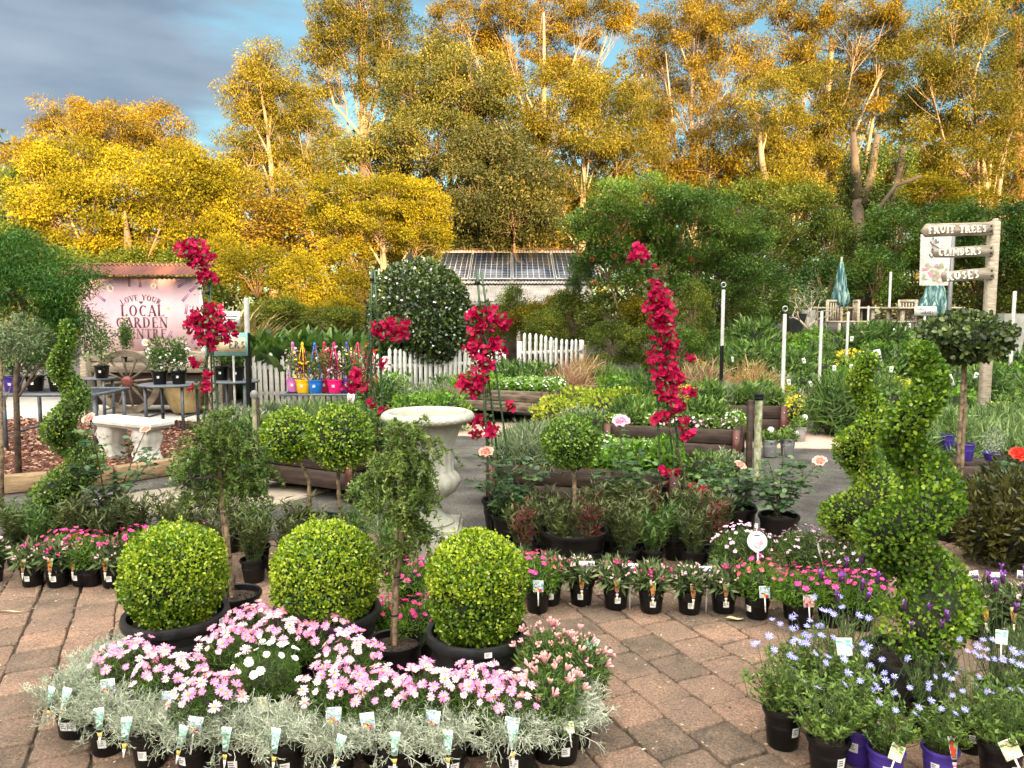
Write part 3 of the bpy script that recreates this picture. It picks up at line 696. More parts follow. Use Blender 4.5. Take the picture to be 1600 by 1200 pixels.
def dome(mb, c, rx, rup, rdn, n, Lr, seed, shell=.86, zmin=-1, vr=(0, 1), w=1.15, k0=1.0):
    """clipped dome: round above, near-vertical sides below, uneven clipping"""
    r = rnd(seed); d = rdir(r, n); d = d[d[:, 2] > zmin]; n = len(d); k = (1 - (1 - shell) * r.random(n) ** 1.6) * k0
    up = d[:, 2] > 0; hr = np.hypot(d[:, 0], d[:, 1]) + 1e-6
    e = np.where(up, hr ** .96, np.clip(hr, .0, 1) ** .55); q = np.where(up, 1.0, .0)
    lm = 1 + .030 * (np.sin(d[:, 0] * 6 + seed) * np.sin(d[:, 1] * 5 + 2 * seed) + np.sin(d[:, 2] * 7 + 1.3 * seed)) + .02 * np.sin(d[:, 0] * 17 + d[:, 2] * 13)
    P = np.column_stack([d[:, 0] / hr * e * rx, d[:, 1] / hr * e * rx, d[:, 2] * np.where(up, rup, rdn)]) * (k * lm)[:, None] + np.array(c)
    D = d * .55 + np.array([0, 0, .75]) + r.normal(size=(n, 3)) * .75; v = vr[0] + (vr[1] - vr[0]) * r.random(n)
    leafset(mb, P, D, d + r.normal(size=(n, 3)) * .5 + (0, 0, .3), r.uniform(*Lr, n), 'round', w, v)
    return P, d
def box_ball(name, loc, rad, potr, poth, seed, label, leafm=None, zc=None, n=5600, rup=.2, rimlabel=None, Lr=(.0105, .0175)):
    t = thing(name, loc, 0, label, 'topiary')
    p = add_pot(t, potr, poth, m_rim, seed, None, .045, .014, .74, n=56)
    if rimlabel is not None: add_sticker(p, potr + .014, poth, 1.0, rimlabel, poth - .022, .03, .022)
    mb = MB(); c = (0, 0, zc); rdn = zc - poth + .06; core(mb, (0, 0, zc), (rad * .86, rad * .86, rup * .86), 1, seed); core(mb, (0, 0, zc - .05), (rad * .84, rad * .84, min(rdn, rup) * .9), 1, seed + 1)
    dome(mb, c, rad, rup, rdn, n, Lr, seed)
    P, d = dome(mb, c, rad * .99, rup, rdn, n // 3, (Lr[0] * .75, Lr[1] * .9), seed + 50, .96, -.1, (.6, 1.25))
    r = rnd(seed + 9)
    for i in r.integers(0, len(P), 60):      # stray new shoots
        m_ = 7; T = r.uniform(.2, 1, m_)[:, None]; tip = P[i] + (d[i] * .5 + (0, 0, .8)) * r.uniform(.012, .03); Q = P[i] + (tip - P[i]) * T; tube(mb, [P[i], tip], .0008, 3, 2, cap=False)
        leafset(mb, Q, r.normal(size=(m_, 3)) * .7 + (0, 0, .6), r.normal(size=(m_, 3)), r.uniform(.009, .015, m_), 'round', 1.1, .75 + .4 * r.random(m_))
    mb.build('clipped_foliage', [leafm or G_BOX, m_core, m_stemg], t)
    return t
def trunk_pts(h, z0, wob, seed, k=9, lean=(0, 0)):
    r = rnd(seed); z = np.linspace(z0, h, k); u = (z - z0) / (h - z0)
    return [(lean[0] * a + r.normal() * wob, lean[1] * a + r.normal() * wob, b) for a, b in zip(u, z)]
def nub_trunk(mb, pts, r0, r1, seed, m=0):
    r = rnd(seed); k = 26; P = np.array(pts); t = np.linspace(0, 1, len(P)); T = np.linspace(0, 1, k)
    Q = np.column_stack([np.interp(T, t, P[:, i]) for i in range(3)]); rr = np.linspace(r0, r1, k) * (1 + np.where(np.arange(k) % 3 == 0, .16, 0) + r.normal(size=k) * .07)
    tube(mb, Q, rr, 9, m)
    for i in range(1, k - 1, 2):
        a = r.uniform(0, 6.28); q = Q[i]; tube(mb, [q, q + np.array([cos(a), sin(a), .4]) * rr[i] * 1.35], [rr[i] * .5, rr[i] * .25], 5, m)
def rose_mesh(name, m, s=.03, seed=0):
    r = rnd(seed); mb = MB()
    for lay in range(5):
        n = 3 + lay; rr = s * (.22 + .19 * lay); top = (1.45, 1.2, .95, .68, .42)[lay]
        for i in range(n):
            a = 2 * pi * i / n + lay * .9 + r.normal() * .1; U, Wn = 6, 5; V = []; j = r.uniform(.9, 1.1); tp = top * r.uniform(.85, 1.12)
            for u in range(U):
                for w_ in range(Wn):
                    e = u / (U - 1) - .5; z = w_ / (Wn - 1); th = a + e * (2.6 if lay < 2 else 1.75) * (.55 + .45 * sin(pi * min(1, z * .8 + .2)))
                    ph = -1.2 + (tp + 1.2) * z * (1 - .22 * (2 * e) ** 2); curl = max(0, z - .72) * (.5 + .45 * lay)
                    rad = rr * j * (1 + curl * .9) + r.normal() * .0004; V.append((rad * cos(ph) * cos(th) , rad * cos(ph) * sin(th), s * .55 + rr * .95 * sin(ph) - curl * rr * .5))
            mb.add(V, [(u * Wn + w_, (u + 1) * Wn + w_, (u + 1) * Wn + w_ + 1, u * Wn + w_ + 1) for u in range(U - 1) for w_ in range(Wn - 1)], 0, r.random())
    lathe(mb, [(.002, -.05), (.0025, -.03), (s * .22, -.012), (s * .3, .0)], 8, m=1)
    for i in range(5):
        a = i * 1.257; leafset(mb, np.array([[0, 0, -.01]]), np.array([[cos(a), sin(a), -.1]]), np.array([[0, 0, 1.]]), .022, 'lance', 1, np.array([.5]), 1)
    o = mb.build(name, [m, m_stemg], smooth=True); me = o.data; bpy.data.objects.remove(o); return me
ROSE_PK = rose_mesh('bloom', PEACH, .030, 1); ROSE_RD = rose_mesh('bloom', REDP, .034, 2); ROSE_PALE = rose_mesh('bloom', LPINK, .032, 3)
def compound(mb, p, d, L, r, m=0, nl=5, lw=.045):
    """a stalk with paired leaflets"""
    p = np.array(p, float); d = unit(np.array(d, float)); sd = unit(np.cross(d, (0, 0, 1.0)) + 1e-6)
    pts = [p, p + d * L * .5 + (0, 0, .01), p + d * L - (0, 0, .12 * L)]; tube(mb, pts, .0012, 3, m + 1, cap=False)
    P = []; D = []
    for k in range(nl // 2):
        q = p + d * L * (.45 + .3 * k); 
        for s in (-1, 1): P.append(q); D.append(sd * s + d * .5 + (0, 0, -.15))
    P.append(p + d * L - (0, 0, .1 * L)); D.append(d + (0, 0, -.3)); P = np.array(P); D = np.array(D); n = len(P)
    leafset(mb, P, D, np.tile((0, 0, 1.), (n, 1)) + r.normal(size=(n, 3)) * .35, r.uniform(.75, 1.1, n) * lw, 'round', 1.25, r.random() * .6 + r.random(n) * .4, m)
def rose_bush(loc, seed, canes, blooms, label, potr=.13, fan=.5, lw=.045, buds=(), zl=.12):
    """canes: world tip points; blooms: (index, mesh, size)"""
    r = rnd(seed); t = thing('potted_rose_bush', loc, 0, label, 'plant'); add_pot(t, potr, .24, m_black, seed, None, .03, .008)
    mb = MB(); fm = MB(); L0 = np.array(loc, float)
    for i, tip in enumerate(canes):
        e = np.array(tip, float) - L0; b = np.array([r.normal() * .015, r.normal() * .015, .22]); mid = b * .5 + e * .5 + r.normal(size=3) * .03; mid[:2] = b[:2] * .6 + e[:2] * .4
        K = 9; T = np.linspace(0, 1, K)[:, None]; pts = (1 - T) ** 2 * b + 2 * T * (1 - T) * mid + T * T * e
        tube(mb, pts, np.linspace(.006, .0026, K), 6, 0)
        for k in range(2, K - 1):
            for _ in range(2 if k > 2 else 3):
                a = r.uniform(0, 6.28); compound(fm, pts[k], (cos(a), sin(a), r.uniform(-.2, .6)), r.uniform(.07, .13), r, 0, 5, lw)
        for k in (3, 5):
            a = r.uniform(0, 6.28); q = pts[k] + np.array([cos(a) * .09, sin(a) * .09, .08]); tube(mb, [pts[k], (pts[k] + q) / 2 + (0, 0, -.01), q], .0022, 5, 0)
            for _ in range(3): a = r.uniform(0, 6.28); compound(fm, q, (cos(a), sin(a), r.uniform(-.1, .5)), r.uniform(.06, .11), r, 0, 5, lw)
    mb.build('canes', flat('rose_cane', (0.075, 0.07, 0.03), .6), t, smooth=True); fm.build('foliage', [G_ROSE, m_stemg], t)
    for (i, me, s) in blooms:
        e = np.array(canes[i], float) - L0; put_flower(t, me, e, unit(np.array([r.normal() * .3, -.55, 1.0])), s, r, 'bloom')
    for j in buds:
        e = np.array(canes[j], float) - L0; b = MB(); lathe(b, [(.001, -.004), (.006, .004), (.0075, .012), (.004, .022), (.0006, .028)], 8, tuple(e), a=.6); b.build('bud', G_LIME, t, smooth=True)
    return t
LATER = []
def tag_later(*a, **k): LATER.append((a, k))
def flush_tags():
    for a, k in LATER: add_tag(*a, **k)
    LATER.clear()
# ================================================================ the display in the left foreground
def gl(px, py, z=0.0):
    g = G(px, py, z); return (g.x, g.y, 0.011)
# --- silver cushion bushes round the front edge
protos = [Pool(cushion_bush(s)) for s in (11, 12, 13)]
CB = [(128, 1150, 0), (170, 1177, 1), (237, 1196, 1), (305, 1204, 1), (372, 1211, 1), (445, 1216, 1), (528, 1218, 1), (620, 1218, 1), (700, 1216, 1), (808, 1209, 1), (878, 1190, 0)]
for i, (px, py, tg) in enumerate(CB):
    g = gl(px, py); r = rnd(100 + i)
    lab = {0: 'silver cushion bush at the left end of the front row, set back a little', 10: 'silver cushion bush at the right front corner with a yellow tag'}.get(i, 'silver cushion bush in a black pot, %s from the left along the front row' % ORD[i])
    o = protos[i % 3].put(g, r.uniform(-.35, .35), lab, 'silver cushion bushes edging the left display', r.uniform(.94, 1.06))
    X = {128: 150, 170: 213}.get(px, px)
    kind = 'teal' if i != 10 else 'card_green'
    a = r.uniform(-.35, .35)
    tag_later(o, kind, (r.uniform(-.03, .01), -.100, .135 if tg else .15), (R(-14), R(r.uniform(-10, 10)), a - o.rotation_euler.z), 1.0 if i != 10 else .7)
for i, (px, py) in enumerate([(118, 1105), (150, 1060), (185, 1035), (900, 1120)]):
    g = gl(px, py + 45); r = rnd(150 + i)
    o = protos[(i + 1) % 3].put(g, r.uniform(0, 6), ['silver cushion bush at the far left edge behind the front row', 'silver cushion bush on the left side beside the pale pink daisies', 'rearmost silver cushion bush on the left side of the display', 'silver cushion bush at the right edge behind the corner pot'][i], 'silver cushion bushes edging the left display', 1.0)
    if i < 2: tag_later(o, 'teal', (-.04, -.09, .15), (R(-12), 0, -o.rotation_euler.z - .4))
# --- pink daisies
DP = [(200, 1012, 'pale pink daisies at the left end beside the silver bushes'), (262, 1030, 'pale pink daisies second from the left, in front of the first round box bush'), (322, 1062, 'pale pink and white daisies just left of the white daisies'),
      (392, 952, 'pink daisies at the back left, right beside the first box ball pot'), (440, 975, 'pink daisies behind the white daisies'), (352, 985, 'pink daisies left of and behind the white daisies'), (505, 968, 'pink daisies in front of the middle round box bush'), (548, 1000, 'pink daisies left of the thin trunk in its black pot'),
      (520, 1052, 'pink daisies in the front, right of the white daisies'), (590, 1058, 'pink daisies in front of the thin trunk'), (672, 1056, 'pink daisies in front of the right box ball, left one'), (740, 1048, 'pink daisies in front of the right box ball, middle one'), (795, 1062, 'pink daisies with single white ones in front of the right box ball, right one')]
dpool = [Pool(daisy_plant(s, DAISY_PINK, 36, .135, .115)) for s in (21, 22, 23)]
for i, (px, py, lab) in enumerate(DP):
    g = G(px, py, .31); r = rnd(200 + i)
    o = dpool[i % 3].put((g.x, g.y, .011), r.uniform(-.4, .4), lab, 'pink daisies in the left display', r.uniform(.95, 1.08))
    if i in (0, 1, 2, 8, 9, 10, 12): tag_later(o, 'card_sky', (r.uniform(-.03, .03), -.125, .17), (R(-16), R(r.uniform(-12, 12)), -o.rotation_euler.z + r.uniform(-.2, .2)))
g = G(415, 1028, .28); o = daisy_plant(31, DAISY_WHITE, 17, .145, .13, n=5200, Lr=(.014, .028), w=.35); o.location = (g.x, g.y, .011)
tag(o, 'white double daisies on a dense dark green mound between the pink daisies', 'plant', 'daisies in the left display'); tag_later(o, 'card_green', (.02, -.14, .13), (R(-12), 0, .05), .9)
# --- dusky pink tubular flowers at the right corner
def tube_flower(name, m, seed, L=.035):
    r = rnd(seed); mb = MB()
    for i in range(7):
        a = r.uniform(0, 6.28); d = unit(np.array([cos(a) * .5, sin(a) * .5, 1.0]) + r.normal(size=3) * .15); l = L * r.uniform(.7, 1.1)
        tube(mb, [d * .002, d * l * .5, d * l * .85, d * l], [.0016, .0028, .0045, .0030], 5, 0, r.random())
    o = mb.build(name, [m]); me = o.data; bpy.data.objects.remove(o); return me
TUB = [tube_flower('blossom_cluster', DUSK, 1), tube_flower('blossom_cluster', DUSK, 2)]
tp = [Pool(daisy_plant(s, TUB, 20, .18, .11, n=1700, kind='lance', Lr=(.025, .045), w=.7, fol=G_MID, topz=.03)) for s in (33, 34)]
for i, (px, py, lab) in enumerate([(852, 985, 'dusky pink tubular flowers right of the right box ball'), (905, 1003, 'dusky pink tubular flowers at the right rear corner of the display'), (860, 1045, 'dusky pink tubular flowers with a dark tag, front one of three')]):
    g = G(px, py, .34); o = tp[i % 2].put((g.x, g.y, .011), i * 1.3, lab, 'dusky pink flowering plants'); o.name = 'potted_tubular_flower'
    if i == 2: tag_later(o, 'fire2', (-.03, -.12, .17), (R(-10), 0, -o.rotation_euler.z))
    if i == 1: tag_later(o, 'card_pale', (.09, -.02, .26), (R(-10), R(30), -o.rotation_euler.z))
# --- the three clipped box balls
for (px, py, half, bx, by, brx, top, lab, nm, rl) in [(275, 958, 83, 273, 888, 83, 815, 'left clipped box ball of bright lime leaves in a wide grey pot', 1, -.25), (510, 952, 88, 512, 880, 89, 813, 'middle clipped box ball, broad and olive lime, behind the pink daisies', 2, None), (745, 985, 84, 745, 905, 82, 828, 'right clipped box ball, nearest and brightest, its grey pot rim bearing a white sticker', 3, -1.32)]:
    g = G(px, py, .28); Y = g.y; rr = half * Y / F - .014; rt = brx * Y / F * .93; zc = at(bx, top + 5, Y).z - .011 - rt
    box_ball('potted_box_ball', (g.x, g.y, .011), brx * Y / F * .95, rr, .28, 40 + nm, lab, zc=zc, n=13500, rup=rt, rimlabel=rl)

# --- small weeping trees
def weep_tree(base, potr, poth, trunk, blobs, label, seed, potname='pot', n=9000):
    t = thing('potted_weeping_tree', base, 0, label, 'tree'); add_pot(t, potr, poth, m_black, seed, None, .025, .007, k=70)
    B = np.array(base); mb = MB(); pts = [np.array(tuple(p)) - B for p in trunk]; nub_trunk(mb, pts, .013, .009, seed)
    st = MB(); tube(st, [pts[0] + (-.016, .004, 0), pts[len(pts) // 2] + (-.016, .002, 0), pts[-1] + (-.012, 0, .05)], .0065, 6)
    for k in (1, 2):
        tie = MB(); lathe(tie, [(.019, -.003), (.0205, 0), (.019, .003)], 12, tuple(pts[k] + (-.006, 0, 0))); tie.build('tie', m_black, t, smooth=True)
    mb.build('trunk', m_bark, t, smooth=True); st.build('stake', m_bark, t, smooth=True)
    r = rnd(seed); lf = MB(); br = MB(); tot = sum(b[3] * b[4] for b in blobs)
    top = pts[-1]
    for (px, py, Y, rx, rz) in blobs:
        c = np.array(tuple(at(px, py, Y))) - B; k = int(n * rx * rz / tot); ns = max(6, k // 60)
        for _ in range(ns):
            q = c + unit(r.normal(size=3)) * np.array([rx, min(rx, .13), rz]) * r.uniform(.2, .95); h = r.uniform(.05, .11)
            e = unit(np.array([q[0] - top[0], q[1] - top[1], 0]) + r.normal(size=3) * .2); p1 = q + e * h * .5 + (0, 0, .015); p2 = q + e * h + (0, 0, -h * .7)
            tube(br, [q - e * .02, q, p1, p2], [.0015, .0013, .0011, .0007], 3, 0, cap=False)
            m_ = 60; T = r.random(m_); base_ = np.where(T[:, None] < .5, q + (p1 - q) * (T[:, None] * 2), p1 + (p2 - p1) * (T[:, None] * 2 - 1)) + r.normal(size=(m_, 3)) * .004
            D = e * .6 + r.normal(size=(m_, 3)) * .8 + (0, 0, .1); leafset(lf, base_, D, np.tile((0, 0, 1.), (m_, 1)) + r.normal(size=(m_, 3)) * .7, r.uniform(.014, .026, m_), 'lance', 1.5, r.random() * .45 + r.random(m_) * .55)
        tube(br, [top - (0, 0, .1), (top + c) / 2, c], [.006, .004, .002], 5, 0)
    lf.build('crown', G_WEEP, t); br.build('twigs', m_barkd, t); return t
g = G(617, 1003, .19); b = (g.x, g.y, .011); Y = g.y
weep_tree(b, .118, .19, [at(617, 1012, Y), at(618, 960, Y), at(621, 900, Y), at(628, 830, Y), at(634, 720, Y)],
          [(632, 680, Y, .10, .09), (650, 720, Y, .11, .10), (605, 745, Y, .10, .08), (640, 775, Y, .13, .12), (648, 830, Y, .08, .10), (622, 865, Y, .05, .06), (585, 762, Y, .06, .04)], 'narrow weeping tree, a dark green leafy column on a thin trunk between two box balls', 51, n=15000)
g = G(362, 945, .1); Y = 3.72; b = (at(364, 900, Y).x, Y, .011)
weep_tree(b, .13, .20, [at(364, 945, Y), at(358, 870, Y), at(351, 800, Y), at(345, 750, Y), at(342, 700, Y)],
          [(335, 690, Y, .15, .10), (375, 700, Y, .10, .10), (320, 730, Y, .12, .08), (365, 755, Y, .13, .07), (300, 775, Y, .05, .05), (395, 770, Y, .07, .07), (345, 665, Y, .09, .06), (400, 735, Y, .06, .07)], 'weeping tree with a loose olive mop on a staked trunk behind the left box ball', 52, n=13000)

# --- rows of small black pots at the far edge of the pavers
TR = [tube_flower('blossom', petalmat('blush', (0.80, 0.45, 0.50), (0.92, 0.85, 0.82)), 5, .03), tube_flower('blossom', petalmat('blush', (0, 0, 0), (0, 0, 0)), 6, .028), DAISY_HOT[0], tube_flower('blossom', HOT, 7, .026)]
G_VAR = leafmat('grey_green_leaf', (0.035, 0.06, 0.022), (0.075, 0.125, 0.035), (0.22, 0.28, 0.12), 0.5, .25, 8, .3, .25)
def bedding(seed, fl, nfl=8, fol=G_VAR, hh=.11, rad=.09, tg=None, banner=False, n=520, potm=None):
    o = daisy_plant(seed, fl, nfl, hh, rad, fol, potm, n, 'lance', (.035, .07), .95, True, fs=.95, topz=.0); o.name = 'potted_seedling'
    if tg: add_tag(o, tg, (0, -.086, .115), (R(-8), 0, 0), .95)
    if banner: add_tag(o, 'banner', (.02, .05, .30), (R(-8), 0, 0), 1.5)
    return o
bp = [Pool(bedding(61, TR[:2], 15, tg='fire')), Pool(bedding(62, [TR[1], TR[3], TR[0]], 16, tg='fire')), Pool(bedding(63, [TR[0], TR[2], TR[3]], 16, tg='fire'))]
ROWL = [(-12, 912), (52, 917), (92, 918), (130, 916), (178, 918)]
for i, (px, py) in enumerate(ROWL):
    g = gl(px, py); r = rnd(300 + i)
    bp[i % 3].put((g[0], g[1], .011), r.uniform(-.15, .15), 'pale flowers in a small black pot, %s from left in row left of the balls' % ORD[i], 'small flowering pots along the far edge of the pavers', r.uniform(.95, 1.05))
ROWR = [(812, 935), (858, 946), (908, 946), (962, 952), (1017, 958), (1077, 960), (1130, 958)]
for i, (px, py) in enumerate(ROWR):
    g = gl(px, py); r = rnd(320 + i)
    o = bp[(i + 1) % 3].put((g[0], g[1], .011), r.uniform(-.15, .15), 'bedding flowers in a small pot, %s from left in row right of the balls' % ORD[i], 'small flowering pots along the far edge of the pavers', r.uniform(.95, 1.05))
for (px, py, z) in [(917, 884, .2), (985, 888, .2), (1105, 892, .2)]:
    g = G(px, py, .24); s = thing('row_header_card', (g.x, g.y, .0)); h = add_tag(s, 'banner', (0, 0, .22), (R(-8), 0, 0), 1.7, 'card')
    mb = MB(); box(mb, (0, .004, .11), (.008, .003, .24)); mb.build('stick', m_white, s)
    tag(s, 'small white card with a purple stripe, %s of three among the right row of pots' % ORD[{917: 0, 985: 1, 1105: 2}[px]], 'sign', 'white header cards')
# larger red and pink ones at the right of the row
PK = [daisy_plant(71, DAISY_HOT, 26, .15, .13, G_BRIGHT, n=1800, Lr=(.02, .04), w=.6), daisy_plant(72, [DAISY_HOT[0], daisy_mesh('blossom', .013, 5, .013, petalmat('coral', (0.72, 0.05, 0.10), (0.85, 0.20, 0.28)), 4, .5, .2)], 24, .15, .12, G_BRIGHT, n=1800, Lr=(.02, .04), w=.6)]
PKP = [Pool(x) for x in PK]
for i, (px, py, z, k, lab, tg) in enumerate([
        (1185, 880, .3, 1, 'red and pink flowers with a picture card, first large pot right of the bedding row', 'card_sky'), (1252, 892, .3, 0, 'hot pink daisies with a round edged pink card', 'card_pink'), (1300, 890, .3, 0, 'hot pink daisies beside the big spiral topiary', None), (1348, 895, .3, 0, 'hot pink daisies right against the big spiral topiary', None),
        (1240, 905, .22, 1, 'low red flowers below the hot pink daisies', None),
        (640, 880, .3, 0, 'hot pink daisies seen between the middle and right box balls, upper one', None), (690, 868, .3, 0, 'hot pink daisies at the upper left of the right box ball', None), (655, 940, .3, 0, 'hot pink daisies beside the thin trunk, lower one', None), (605, 930, .28, 1, 'pink flowers right of the middle box ball', None),
        (840, 872, .3, 1, 'pink flowers just right of the right box ball', 'card_sky'), (100, 832, .3, 0, 'hot pink daisies below the left spiral topiary', None), (140, 838, .3, 1, 'coral pink flowers behind the left row of pots', None), (212, 828, .3, 0, 'hot pink daisies left of the left box ball', None), (300, 815, .32, 0, 'hot pink daisies peeping over the left box ball', None)]):
    g = G(px, py, z); r = rnd(340 + i)
    o = PKP[k].put((g.x, g.y, .0 if g.y > 5 else .011), r.uniform(0, 6), lab, 'hot pink and red flowering pots', r.uniform(.92, 1.02) * (.8 if z < .3 else 1))
    if tg: tag_later(o, tg, Matrix.Rotation(-o.rotation_euler.z, 3, 'Z') @ Vector((0, -.12, .15)), (R(-14), 0, -o.rotation_euler.z), 1.1)
# lilac mounds with round tags
LIL = [Pool(daisy_plant(75, [daisy_mesh('blossom', .012, 5, .009, petalmat('lilac', (0.62, 0.25, 0.48), (0.85, 0.60, 0.75)), 3, .3, .1)], 60, .24, .17, G_FINE, n=3800, Lr=(.02, .045), w=.5))]
for i, (px, py, lab) in enumerate([(1165, 828, 'lilac pink flowering mound with a large round white tag'), (1262, 832, 'pale pink flowering mound behind the hot pink daisies'), (1325, 845, 'pink flowering mound partly hidden by the spiral topiary')]):
    g = G(px, py, .38); o = LIL[0].put((g.x, g.y, .0), i * 2.0, lab, 'lilac pink flowering mounds')
    if i < 2: tag_later(o, 'round', Matrix.Rotation(-o.rotation_euler.z, 3, 'Z') @ Vector((.02, -.17, .26)), (R(-14), 0, -o.rotation_euler.z + (0 if i == 0 else 1.1)), 1.7 if i == 0 else 1.2)
# --- dark bronze foliage rows behind
def perennial(seed, fol, h=.26, rad=.12, nst=34, Lr=(.04, .075), w=.75, potr=.075, poth=.14, kind='lance', fl=None, nfl=0, potm=None):
    r = rnd(seed); t = thing('potted_perennial', cat='plant'); add_pot(t, potr, poth, potm or m_black, seed, None, k=20, n=24)
    mb = MB(); tips = []
    for i in range(nst):
        a = r.uniform(0, 6.28); rr = rad * math.sqrt(r.random()); hh = h * r.uniform(.6, 1.05); e = np.array([rr * cos(a), rr * sin(a), poth + hh]); b = e * np.array([.35, .35, 0]) + (0, 0, poth - .01)
        tube(mb, [b, (b + e) / 2 + r.normal(size=3) * .008, e], [.0022, .0018, .0012], 3, 1, cap=False); tips.append(e)
        m_ = 13; T = r.uniform(.15, 1, m_); P = b + (e - b) * T[:, None]; aa = r.uniform(0, 6.28, m_)
        D = np.column_stack([np.cos(aa), np.sin(aa), r.uniform(.2, 1.2, m_)]); leafset(mb, P, D, np.tile((0, 0, 1.), (m_, 1)) + r.normal(size=(m_, 3)) * .3, r.uniform(*Lr, m_), kind, w, r.random() * .4 + r.random(m_) * .6, 0)
    mb.build('foliage', [fol, m_stemg], t)
    if fl:
        for i in range(nfl): put_flower(t, fl[i % len(fl)], tips[i] + (0, 0, .01), unit(r.normal(size=3) * .3 + (0, -.3, 1)), r.uniform(.8, 1.1), r)
    return t
dk = [Pool(perennial(81, G_DARK)), Pool(perennial(82, G_DARK, .30)), Pool(perennial(83, G_RED, .30, .07, 16)), Pool(perennial(84, G_MID, .24, .12, 30))]
k = 0
for row, (Y, x0, x1, st, z) in enumerate([(4.62, .12, 1.35, .19, 0), (4.85, .05, 1.4, .2, 0), (5.1, -.02, 1.45, .2, 0)]):
    x = x0; i_ = -1
    while x < x1:
        i_ += 1; r = rnd(400 + k); which = int(r.choice([0, 1, 0, 1, 2, 3]))
        dk[which].put((x + r.normal() * .02, Y + r.normal() * .02, .0 if Y > 5.2 else .011), r.uniform(0, 6), ['dark bronze perennial', 'tall dark bronze perennial', 'upright burgundy plant', 'green perennial'][which] + ' %s in the %s row behind the right bedding pots' % (ORD[i_], ORD[row]), ['bronze perennials behind the bedding row', 'bronze perennials behind the bedding row', 'burgundy plants among the perennials', 'green perennials among the bronze ones'][which], r.uniform(.88, 1.08)); x += st; k += 1
for row, (Y, x0, x1, st) in enumerate([(4.75, -3.5, -2.0, .19), (5.0, -3.7, -1.5, .2), (4.45, -1.75, -.6, .2), (4.7, -1.6, -.7, .22)]):
    x = x0; i_ = -1
    while x < x1:
        i_ += 1; r = rnd(430 + k); which = int(r.choice([0, 1, 3, 3, 0]))
        dk[which].put((x + r.normal() * .02, Y + r.normal() * .02, .011), r.uniform(0, 6), ['dark leafy perennial', 'tall dark leafy perennial', '', 'green leafy perennial'][which] + ' %s in the %s' % (ORD[i_], ['front row behind the left bedding pots', 'rear row behind the left bedding pots', 'front row behind the left box ball', 'rear row behind the left box ball'][row]), ['dark perennials on the left', 'dark perennials on the left', '', 'green perennials on the left'][which], r.uniform(.85, 1.05)); x += st; k += 1

# --- twin and single ball standards
def standard(name, loc, potr, poth, heads, label, potm=None, n=2600, leafm=None, Lr=(.018, .028), trunkm=None, tr=(.013, .010)):
    t = thing(name, loc, 0, label, 'topiary'); add_pot(t, potr, poth, potm or m_black, 5, None, .03, .010, k=90, n=48)
    for i, (bx, by, Y, rx, rz, fx) in enumerate(heads):
        c = np.array(tuple(at(bx, by, Y))) - np.array(loc); b = np.array([at(fx, 800, Y).x - loc[0], 0, poth - .03]); mb = MB()
        mid = np.array([b[0], c[1] * .5, (b[2] + c[2]) / 2]); nub_trunk(mb, [b, (b + mid) / 2, mid, (mid + c) / 2 * 1, c], tr[0], tr[1], 60 + i)
        mb.build('trunk', trunkm or m_bark, t, smooth=True)
        mb = MB(); core(mb, c, (rx * .75, rx * .75, rz * .75), 1, i); mound(mb, c, (rx, rx, rz), n, 'round', Lr, 1.15, 70 + i + len(label), .72, .5, .8, .8, lump=.06)
        mb.build('crown', [leafm or G_BOX, m_core], t)
    return t
g = G(487, 812, .28); Y = g.y
standard('potted_ball_standard', (g.x, g.y, 0), .21, .28, [(452, 682, Y + .05, .185, .175, 486), (532, 683, Y - .08, .21, .20, 527)], 'twin headed box standard on two pale trunks in one wide black pot', n=4200, Lr=(.014, .022))
g = G(897, 826, .26); Y = g.y
standard('potted_ball_standard', (g.x, g.y, 0), .205, .26, [(893, 692, Y, .18, .165, 898)], 'single box ball standard on one pale trunk in front of the dark planter bed', leafm=G_BOXD, n=4600, Lr=(.014, .021))

# --- spiral topiaries
def spiral(name, loc, potr, poth, z0, z1, R0, R1, t0, t1, turns, ph, label, leafm, n, Lr, seed, potm=None, trx=.012):
    r = rnd(seed); t = thing(name, loc, 0, label, 'topiary'); add_pot(t, potr, poth, potm or m_rim, seed, None, .035, .010, k=90, n=48)
    mb = MB(); nub_trunk(mb, trunk_pts(z1, poth - .02, .008, seed), trx, trx * .5, seed); mb.build('trunk', m_bark, t, smooth=True)
    mb = MB(); u = r.random(n) ** 1.25; a = ph + u * turns * 2 * pi; tr = (t0 + (t1 - t0) * u); RR = R0 + (R1 - R0) * u; z = z0 + (z1 - z0) * u
    d = rdir(r, n); C = np.column_stack([RR * np.cos(a), RR * np.sin(a), z]); k = .70 + .3 * r.random(n) ** .5
    P = C + d * (tr * k)[:, None] * (1, 1, .8); D = d + (0, 0, .5) + r.normal(size=(n, 3)) * .7
    leafset(mb, P, D, d + r.normal(size=(n, 3)) * .6, r.uniform(*Lr, n), 'round', 1.15, r.random(n))
    T = np.linspace(0, 1, 50); pts = np.column_stack([(R0 + (R1 - R0) * T) * np.cos(ph + T * turns * 2 * pi), (R0 + (R1 - R0) * T) * np.sin(ph + T * turns * 2 * pi), z0 + (z1 - z0) * T])
    tube(mb, pts, (t0 + (t1 - t0) * T) * .62, 8, 1, 0.0); mb.build('crown', [leafm, m_core], t)
    br = MB()
    for i in range(14):
        q = pts[int(2 + i * 3.4)]; tube(br, [(0, 0, q[2] - .05), (q[0] * .5, q[1] * .5, q[2] - .015), tuple(q)], [.004, .003, .002], 5)
    br.build('limbs', m_bark, t); return t
G_SP = leafmat('spiral_leaf', (0.03, 0.080, 0.008), (0.11, 0.225, 0.016), (0.38, 0.52, 0.045), 0.35, 0.35, 5, 0.5, 0.4)
Y = 3.02; x = at(1422, 900, Y).x
